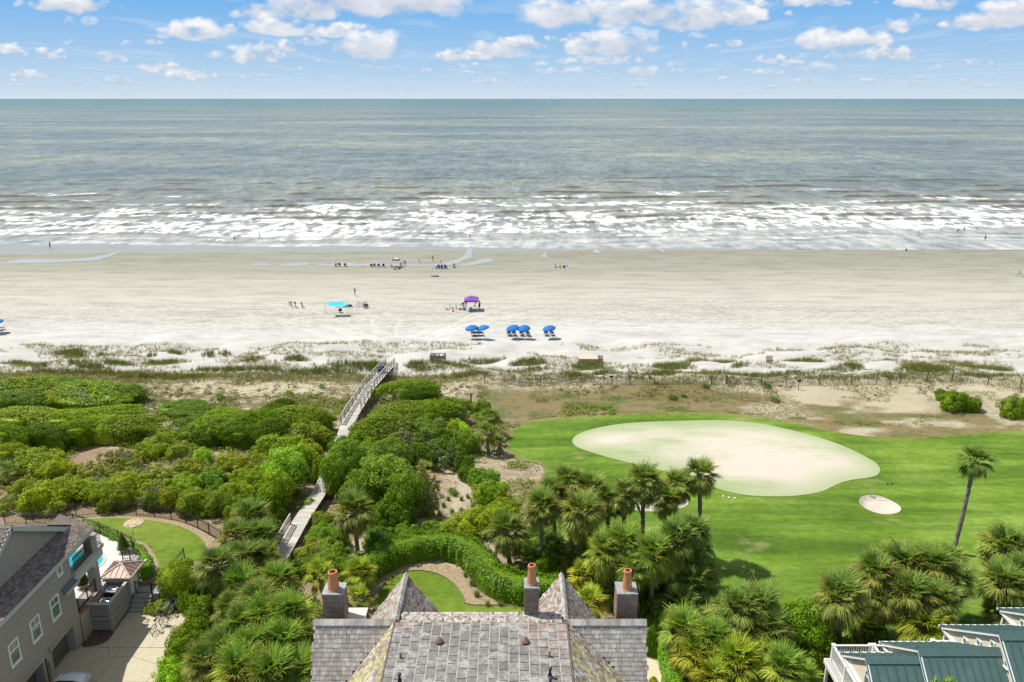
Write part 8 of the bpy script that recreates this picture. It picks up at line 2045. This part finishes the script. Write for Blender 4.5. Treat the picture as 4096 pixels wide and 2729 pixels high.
# ------------------------------------------------------------------ people
def skin_mesh(name, verts, edges, radii, mat, root=0, sub=1):
    me = bpy.data.meshes.new(name); me.from_pydata([tuple(v) for v in verts], edges, []); o = bpy.data.objects.new(name, me); COL.objects.link(o)
    o.modifiers.new('s', 'SKIN'); 
    for i, r in enumerate(radii):
        sv = me.skin_vertices[0].data[i]; sv.radius = r if isinstance(r, tuple) else (r, r); sv.use_root = (i == root)
    o.modifiers['s'].use_smooth_shade = True
    sb = o.modifiers.new('b', 'SUBSURF'); sb.levels = sub; sb.render_levels = sub
    dg = bpy.context.evaluated_depsgraph_get(); m2 = bpy.data.meshes.new_from_object(o.evaluated_get(dg)); m2.materials.clear(); m2.materials.append(mat); m2.name = name
    bpy.data.objects.remove(o, do_unlink=True); bpy.data.meshes.remove(me)
    return m2
V3 = Vector
def pose(kind):
    J = dict(pel=(0, 0, .95), wai=(0, 0, 1.10), che=(0, 0, 1.30), nec=(0, 0, 1.47), hea=(0, .02, 1.58), top=(0, .02, 1.68))
    for s, n in ((-1, 'l'), (1, 'r')):
        J.update({'hip' + n: (s * .09, 0, .90), 'kne' + n: (s * .10, .02, .49), 'ank' + n: (s * .10, -.01, .09), 'toe' + n: (s * .12, .15, .04), 'sho' + n: (s * .18, 0, 1.40), 'elb' + n: (s * .24, -.03, 1.13), 'wri' + n: (s * .25, .05, .90), 'han' + n: (s * .25, .08, .81)})
    if kind == 'walk': J.update(knel=(-.10, .16, .50), ankl=(-.10, .24, .11), toel=(-.11, .38, .07), kner=(.10, -.04, .50), ankr=(.10, -.28, .14), toer=(.11, -.16, .05), elbl=(-.23, -.14, 1.15), wril=(-.22, -.12, .91), hanl=(-.22, -.10, .82), elbr=(.23, .06, 1.14), wrir=(.21, .22, .97), hanr=(.21, .27, .90))
    if kind == 'visor': J.update(elbr=(.38, .10, 1.45), wrir=(.18, .20, 1.60), hanr=(.08, .2, 1.64), elbl=(-.30, -.05, 1.16), wril=(-.22, .05, .96), hanl=(-.18, .07, .9))
    if kind == 'wave': J.update(elbl=(-.30, .02, 1.58), wril=(-.27, .05, 1.82), hanl=(-.26, .06, 1.92))
    if kind == 'hips': J.update(elbl=(-.38, -.06, 1.18), wril=(-.20, .04, 1.02), hanl=(-.15, .08, .98), elbr=(.40, .06, 1.30), wrir=(.48, .18, 1.48), hanr=(.50, .2, 1.57))
    if kind == 'bend':
        J.update(wai=(0, .10, 1.06), che=(0, .30, 1.15), nec=(0, .46, 1.18), hea=(0, .56, 1.15), top=(0, .64, 1.12))
        for s, n in ((-1, 'l'), (1, 'r')): J.update({'sho' + n: (s * .17, .40, 1.16), 'elb' + n: (s * .19, .48, .90), 'wri' + n: (s * .16, .52, .66), 'han' + n: (s * .15, .53, .57)})
    if kind == 'sit':     # in a low chair, facing +y
        J.update(pel=(0, 0, .33), wai=(0, -.06, .46), che=(0, -.13, .66), nec=(0, -.18, .83), hea=(0, -.17, .94), top=(0, -.17, 1.04))
        for s, n in ((-1, 'l'), (1, 'r')): J.update({'hip' + n: (s * .09, .02, .33), 'kne' + n: (s * .13, .42, .42), 'ank' + n: (s * .12, .66, .10), 'toe' + n: (s * .13, .80, .06), 'sho' + n: (s * .18, -.15, .77), 'elb' + n: (s * .27, -.04, .52), 'wri' + n: (s * .26, .18, .50), 'han' + n: (s * .25, .26, .50)})
    if kind == 'ground':
        J.update(pel=(0, 0, .12), wai=(0, -.04, .26), che=(0, -.06, .46), nec=(0, -.04, .63), hea=(0, 0, .74), top=(0, .01, .84))
        for s, n in ((-1, 'l'), (1, 'r')): J.update({'hip' + n: (s * .09, .04, .12), 'kne' + n: (s * .16, .36, .34), 'ank' + n: (s * .10, .58, .07), 'toe' + n: (s * .11, .72, .04), 'sho' + n: (s * .18, -.04, .57), 'elb' + n: (s * .26, .08, .34), 'wri' + n: (s * .18, .28, .30), 'han' + n: (s * .14, .36, .30)})
    if kind == 'lie':
        J.update(pel=(0, 0, .33), wai=(0, -.15, .40), che=(0, -.32, .52), nec=(0, -.47, .62), hea=(0, -.56, .68), top=(0, -.64, .74))
        for s, n in ((-1, 'l'), (1, 'r')): J.update({'hip' + n: (s * .09, .04, .33), 'kne' + n: (s * .11, .46, .40), 'ank' + n: (s * .11, .86, .30), 'toe' + n: (s * .12, .92, .42), 'sho' + n: (s * .18, -.42, .57), 'elb' + n: (s * .27, -.20, .42), 'wri' + n: (s * .24, .0, .45), 'han' + n: (s * .22, .08, .45)})
    return {k: V3(v) for k, v in J.items()}
PC = {}
def person_meshes(kind):
    if kind in PC: return PC[kind]
    J = pose(kind); vs = []; rd = []; ix = {}; ed = []
    def v(k, p, r): ix[k] = len(vs); vs.append(p); rd.append(r); return ix[k]
    v('pel', J['pel'], (.135, .10)); v('wai', J['wai'], (.12, .09)); v('che', J['che'], (.145, .10)); v('nec', J['nec'], .055); v('hea', J['hea'], (.085, .10)); v('top', J['top'], (.06, .075))
    ed += [(0, 1), (1, 2), (2, 3), (3, 4), (4, 5)]
    for n in 'lr':
        a = v('hip' + n, J['hip' + n], .09); b = v('kne' + n, J['kne' + n], .058); c = v('ank' + n, J['ank' + n], .038); d = v('toe' + n, J['toe' + n], .034); ed += [(0, a), (a, b), (b, c), (c, d)]
        a = v('sho' + n, J['sho' + n], .056); b = v('elb' + n, J['elb' + n], .038); c = v('wri' + n, J['wri' + n], .026); d = v('han' + n, J['han' + n], .030); ed += [(2, a), (a, b), (b, c), (c, d)]
        h = (J['han' + n] - J['wri' + n]).normalized(); s = h.orthogonal().normalized()
        for i, (o, ln) in enumerate(((-.026, .062), (-.009, .075), (.009, .072), (.026, .055))):
            e = v('f%d' % i + n, J['han' + n] + h * ln + s * o, .0085); ed.append((d, e))
        e = v('th' + n, J['wri' + n].lerp(J['han' + n], .45) + s * -.05 + h * .03, .010); ed.append((c, e))
    body = skin_mesh('body', vs, ed, rd, M_skin)
    def chain(name, keys, edges, radii): return skin_mesh(name, [J[k] if isinstance(k, str) else k for k in keys], edges, radii, M_cloth)
    up = (J['top'] - J['hea']).normalized(); fw = V3((0, 1, 0)) if abs(up.y) < .8 else V3((0, .2, -1)).normalized()
    top = chain('shirt', ['pel', 'wai', 'che', J['che'].lerp(J['nec'], .55), 'shol', 'shor', J['shol'].lerp(J['elbl'], .55), J['shor'].lerp(J['elbr'], .55)], [(0, 1), (1, 2), (2, 3), (2, 4), (2, 5), (4, 6), (5, 7)], [(.15, .115), (.14, .11), (.165, .12), .08, .078, .078, .062, .062])
    bot = chain('shorts', ['pel', 'hipl', 'hipr', J['hipl'].lerp(J['knel'], .75), J['hipr'].lerp(J['kner'], .75), J['pel'].lerp(J['wai'], .5)], [(0, 1), (0, 2), (1, 3), (2, 4), (0, 5)], [(.152, .12), .108, .108, .085, .085, (.145, .11)])
    suit = chain('swimsuit', [J['pel'] - (J['wai'] - J['pel']) * .4, 'pel', 'wai', 'che', J['che'].lerp(J['nec'], .3)], [(0, 1), (1, 2), (2, 3), (3, 4)], [(.10, .09), (.155, .12), (.13, .10), (.158, .115), (.11, .09)])
    dress = chain('dress', [J['pel'].lerp((J['knel'] + J['kner']) / 2, 1.15), 'pel', 'wai', 'che'], [(0, 1), (1, 2), (2, 3)], [(.24, .20), (.17, .14), (.13, .10), (.155, .115)])
    c = J['hea'].lerp(J['top'], .45) - fw * .02 + up * .012
    hair = MB().ball(c, (.098, .112, .105), 12, 8).mesh('hair', M_cloth, True)
    c2 = J['hea'].lerp(J['top'], .3); f = MB().ball(c2 + fw * .105, (.014, .018, .02), 6, 4)
    side = V3((1, 0, 0))
    for s in (-1, 1): f.ball(c2 + side * s * .088, (.014, .02, .028), 6, 4)
    nose = f.mesh('nose_and_ears', M_skin, True)
    e = MB()
    for s in (-1, 1): e.ball(c2 + fw * .096 + side * s * .032 + up * .022, .010, 6, 4)
    e.box(c2 + fw * .098 - up * .035, (.04, .008, .008)); eyes = e.mesh('eyes_and_mouth', M_cloth)
    brim = MB().lathe([(.20, 0), (.20, .012), (.10, .02), (.095, .10), (.02, .12)], 16, c + up * .03).mesh('hat', M_cloth)
    PC[kind] = dict(body=body, shirt=top, shorts=bot, swimsuit=suit, dress=dress, hair=hair, nose=nose, eyes=eyes, hat=brim)
    return PC[kind]
SK = [(.55, .33, .23), (.42, .24, .15), (.30, .16, .09), (.60, .38, .28)]
def person(px, py, kind, h, label, skin=0, top=None, bot=None, suit=None, dress=None, hair=(.06, .035, .02), hat=None, rz=0, dz=0.0, group=None):
    m = person_meshes(kind); p = gp(px, py); s = h / 1.7
    t = thing('person', label, 'person', (p[0], p[1], max(p[2], 0) + dz if p[1] > 205 else p[2] + dz), rz, group); K = dict(scale=(s, s, s))
    obj('body', m['body'], t, color=SK[skin], **K); obj('nose_and_ears', m['nose'], t, color=SK[skin], **K); obj('eyes_and_mouth', m['eyes'], t, color=(.08, .03, .03), **K); obj('hair', m['hair'], t, color=hair, **K)
    if top: obj('shirt', m['shirt'], t, color=top, **K)
    if bot: obj('shorts', m['shorts'], t, color=bot, **K)
    if suit: obj('swimsuit', m['swimsuit'], t, color=suit, **K)
    if dress: obj('dress', m['dress'], t, color=dress, **K)
    if hat: obj('hat', m['hat'], t, color=hat, **K)
    return t
BLK = (.012, .012, .018)
person(1420, 1184, 'visor', 1.68, 'woman in red swimsuit shading her eyes, standing alone on the beach', 0, suit=(.62, .02, .01), rz=R(200))
person(201, 993, 'stand', 1.72, 'person in dark clothes standing at the far left waterline', 1, dress=(.05, .04, .05), top=(.05, .04, .05), rz=R(90))
person(940, 968, 'walk', 1.68, 'woman in dark swimwear walking in shallow water, left of the pair', 1, suit=(.10, .03, .03), rz=R(110))
person(1040, 958, 'walk', 1.80, 'man in black shorts walking in shallow water, right of the pair', 0, bot=BLK, rz=R(100))
person(1881, 962, 'walk', 1.70, 'woman in dark bikini walking where the stream meets the sea', 1, suit=(.03, .02, .03), rz=R(80))
person(3671, 956, 'stand', 1.70, 'woman in black swimsuit wading, leftmost of the bathers at right', 1, suit=BLK, rz=R(60))
person(3763, 936, 'walk', 1.35, 'boy in turquoise shorts in the foam', 3, bot=(.03, .30, .40), rz=R(90), dz=-.25)
person(3827, 941, 'bend', 1.70, 'person in dark shirt bending over in the foam', 1, top=(.015, .015, .03), bot=BLK, rz=R(270), dz=-.2)
person(3854, 937, 'wave', 1.65, 'person in patterned dark top with a raised arm in the foam', 1, top=(.06, .03, .06), bot=(.05, .04, .07), rz=R(120), dz=-.2)
person(3939, 969, 'stand', 1.75, 'man in navy wading clothes nearest the wet sand', 0, top=(.012, .02, .06), bot=BLK, rz=R(170), dz=-.12)
person(4087, 911, 'walk', 1.78, 'man in blue shorts among the waves at the right frame edge', 0, bot=(.03, .06, .28), rz=R(60), dz=-.25)
for x, y, lab, c in ((3855, 912, 'swimmer in a yellow top deep in the foam', (.6, .5, .15)), (3885, 916, 'dark-haired swimmer with only the head above the foam', None), (3907, 929, 'small swimmer low in the foam right of the bathers', (.05, .05, .2))):
    person(x, y, 'stand', 1.5, lab, 1, top=c, rz=0, dz=-1.05)
person(4070, 1105, 'bend', 1.62, 'person with a white hat stooping alone at the right of the wet sand', 2, suit=(.5, .25, .05), bot=(.35, .75, .05), hat=(.85, .85, .85), rz=R(250))
person(1825, 1249, 'walk', 1.30, 'boy in a bright green shirt beside the blue bucket', 3, top=(.20, .75, .05), bot=(.75, .75, .75), rz=R(100))
person(1865, 1228, 'stand', 1.82, 'man in white shirt and white hat at the left tent leg', 0, top=(.78, .78, .78), bot=(.04, .04, .05), hat=(.85, .85, .85), rz=R(150))
person(1854, 1241, 'bend', 1.65, 'person in pale teal leaning over the white cooler', 3, top=(.35, .62, .66), bot=(.30, .50, .55), hair=(.5, .35, .15), rz=R(110))
person(1902, 1226, 'stand', 1.20, 'child in a yellow swimsuit under the purple tent', 0, suit=(.75, .48, .05), rz=R(180), hair=(.45, .3, .12))
person(1918, 1238, 'hips', 1.72, 'woman in a black skirt at the right of the purple tent', 0, dress=BLK, rz=R(150), hair=(.5, .33, .12))
gs = 'people sitting on the beach'
person(1767, 1073, 'sit', 1.7, 'person in white sitting in the middle blue chair', 0, top=(.7, .7, .7), bot=(.3, .3, .4), rz=0, group=gs)
person(1755, 1073, 'sit', 1.7, 'person in purple sitting in the left blue chair', 1, top=(.15, .06, .32), bot=(.05, .05, .1), rz=0, group=gs)
person(1781, 1074, 'sit', 1.75, 'person in navy leaning back in the right blue chair', 2, top=(.02, .06, .3), bot=BLK, rz=R(-30), group=gs)
person(1816, 1070, 'sit', 1.75, 'dark-clothed person sitting in the pale chair', 1, top=BLK, bot=BLK, rz=0, group=gs)
person(1602, 1063, 'ground', 1.7, 'shirtless person sitting in the shade of the striped umbrella', 0, bot=(.3, .25, .1), rz=R(200), group=gs)
person(1613, 1060, 'sit', 1.8, 'bare-chested man sitting right of the striped umbrella', 0, bot=(.5, .2, .2), rz=R(150), group=gs)
person(1622, 1063, 'stand', 1.25, 'child in navy standing right of the striped umbrella', 1, top=(.01, .02, .10), bot=(.01, .02, .10), rz=R(170))
person(1578, 1078, 'lie', 1.75, 'person with tanned skin lying in the beige lounge chair', 2, bot=(.5, .4, .2), rz=R(60), group=gs)
person(1566, 1072, 'sit', 1.6, 'person in blue sitting behind the beige lounge chair', 0, top=(.03, .18, .55), bot=(.03, .1, .3), rz=R(-60), group=gs)
person(1677, 1053, 'stand', 1.0, 'toddler in an orange swimsuit at the pool of water', 3, suit=(.7, .15, .04), bot=(.7, .15, .04), rz=R(20))
person(1731, 1046, 'wave', 1.35, 'child in green raising an arm by the stream', 0, top=(.01, .28, .08), bot=(.01, .22, .08), rz=R(10))
person(1764, 1056, 'stand', 1.1, 'toddler in pink shirt and dark shorts in the shallow pool', 3, top=(.75, .35, .42), bot=(.1, .08, .15), hat=(.8, .5, .55), rz=0)
person(2221, 1072, 'ground', 1.8, 'shirtless man crouching at the left of the right family group', 0, bot=(.06, .08, .06), rz=R(250), group=gs)
person(2240, 1072, 'ground', 1.5, 'person in yellow digging in the right family group', 1, top=(.5, .4, .08), rz=R(200), group=gs)
person(2268, 1068, 'ground', 1.2, 'child in red at the right of the right family group', 3, suit=(.6, .08, .05), bot=(.6, .08, .05), rz=R(120), group=gs)

# ------------------------------------------------------------------ golf odds and ends
def rake():
    p = gp(3481, 1982); t = thing('bunker_rake', 'grey bunker rake with a long handle at the sand bunker edge', 'rake', p)
    obj('handle', MB().path([(0, 0, .05), (.9, -.5, .04), (1.6, -.9, .05)], .015, 5), t, M_bark); obj('stand', MB().box((0, .1, .35), (.07, .06, .75)), t, M_metal); hd = MB().box((1.62, -.92, .05), (.06, .5, .04))
    for i in range(8): hd.box((1.66, -1.12 + i * .06, .02), (.03, .012, .06))
    obj('rake_head', hd, t, M_metal)
rake()
for i, (x, y) in enumerate(((2893, 1987), (2915, 1992), (2939, 1995), (3550, 1938), (3568, 1937), (3828, 2472))):
    o = obj('sprinkler_lid', MB().lathe([(.001, .04), (.09, .04), (.1, 0)], 12, cap=False), None, M_white if i in (0, 1, 2, 5) else M_black, loc=Vector(gp(x, y)) + Vector((0, 0, .03)))
    tag(o, ['small white disc in the grass below the sanded green, left one of three', 'small white disc in the grass below the sanded green, middle one of three', 'small white disc in the grass below the sanded green, right one of three', 'small dark lid above the round bunker, left one', 'small dark lid above the round bunker, right one', 'small white marker on the grass behind the teal roofs'][i], 'marker')

# ------------------------------------------------------------------ boats near the horizon
def boat(px, py, L, label, big):
    p = at(px, py, Z=0); t = thing('boat', label, 'boat', (p.x, p.y, 0), R(0), 'boats near the horizon')
    h = L * .09; hull = [(-L / 2, -L * .12), (L * .3, -L * .12), (L / 2, 0), (L * .3, L * .12), (-L / 2, L * .12)]
    obj('hull', MB().prism(hull, -.5, h), t, M_paint, color=(.25, .32, .34) if big else (.8, .8, .8)); obj('cabin', MB().bb(-L * .15, L * .12, -L * .07, L * .07, h, h * 2.6), t, M_white)
    if big:
        obj('mast', MB().tube((0, 0, h), (0, 0, L * .55), .25).tube((0, 0, h * 2), (-L * .4, 0, L * .42), .15).tube((0, 0, h * 2), (L * .35, 0, L * .4), .15), t, M_bark)
    else: obj('wake', MB().prism([(-L / 2, -L * .1), (-L / 2, L * .1), (-L * 1.8, L * .25), (-L * 1.8, -L * .25)], .0, .35), t, M_white)
boat(2400, 413, 22, 'distant fishing boat with outriggers near the horizon', True); boat(2978, 411, 14, 'distant white motorboat near the horizon, left one', False); boat(3104, 414, 12, 'distant white motorboat near the horizon, right one', False)

# ------------------------------------------------------------------ labels: one each
ORD = ['first', 'second', 'third', 'fourth', 'fifth', 'sixth', 'seventh', 'eighth', 'ninth', 'tenth', 'eleventh', 'twelfth', 'thirteenth', 'fourteenth', 'fifteenth', 'sixteenth', 'seventeenth', 'eighteenth', 'nineteenth', 'twentieth']
def unique_labels():
    d = {}
    for o in scene.objects:
        if o.parent is None and o.get('label') and o.get('kind') is None: d.setdefault(o['label'], []).append(o)
    for lab, L in d.items():
        if len(L) < 2: continue
        L.sort(key=lambda o: proj(*(o.location + Vector((0, 0, 1))))[0])
        n = len(L)
        for i, o in enumerate(L):
            if i == 0: s = 'leftmost'
            elif i == n - 1: s = 'rightmost'
            elif i < n / 2: s = ORD[i] + ' from left'
            else: s = ORD[n - 1 - i] + ' from right'
            w = lab.split(); k = 16 - len(s.split()); o['label'] = ' '.join(w[:k]) + ', ' + s if len(w) <= k else ' '.join(w[:k]).rstrip(',') + ', ' + s
unique_labels()
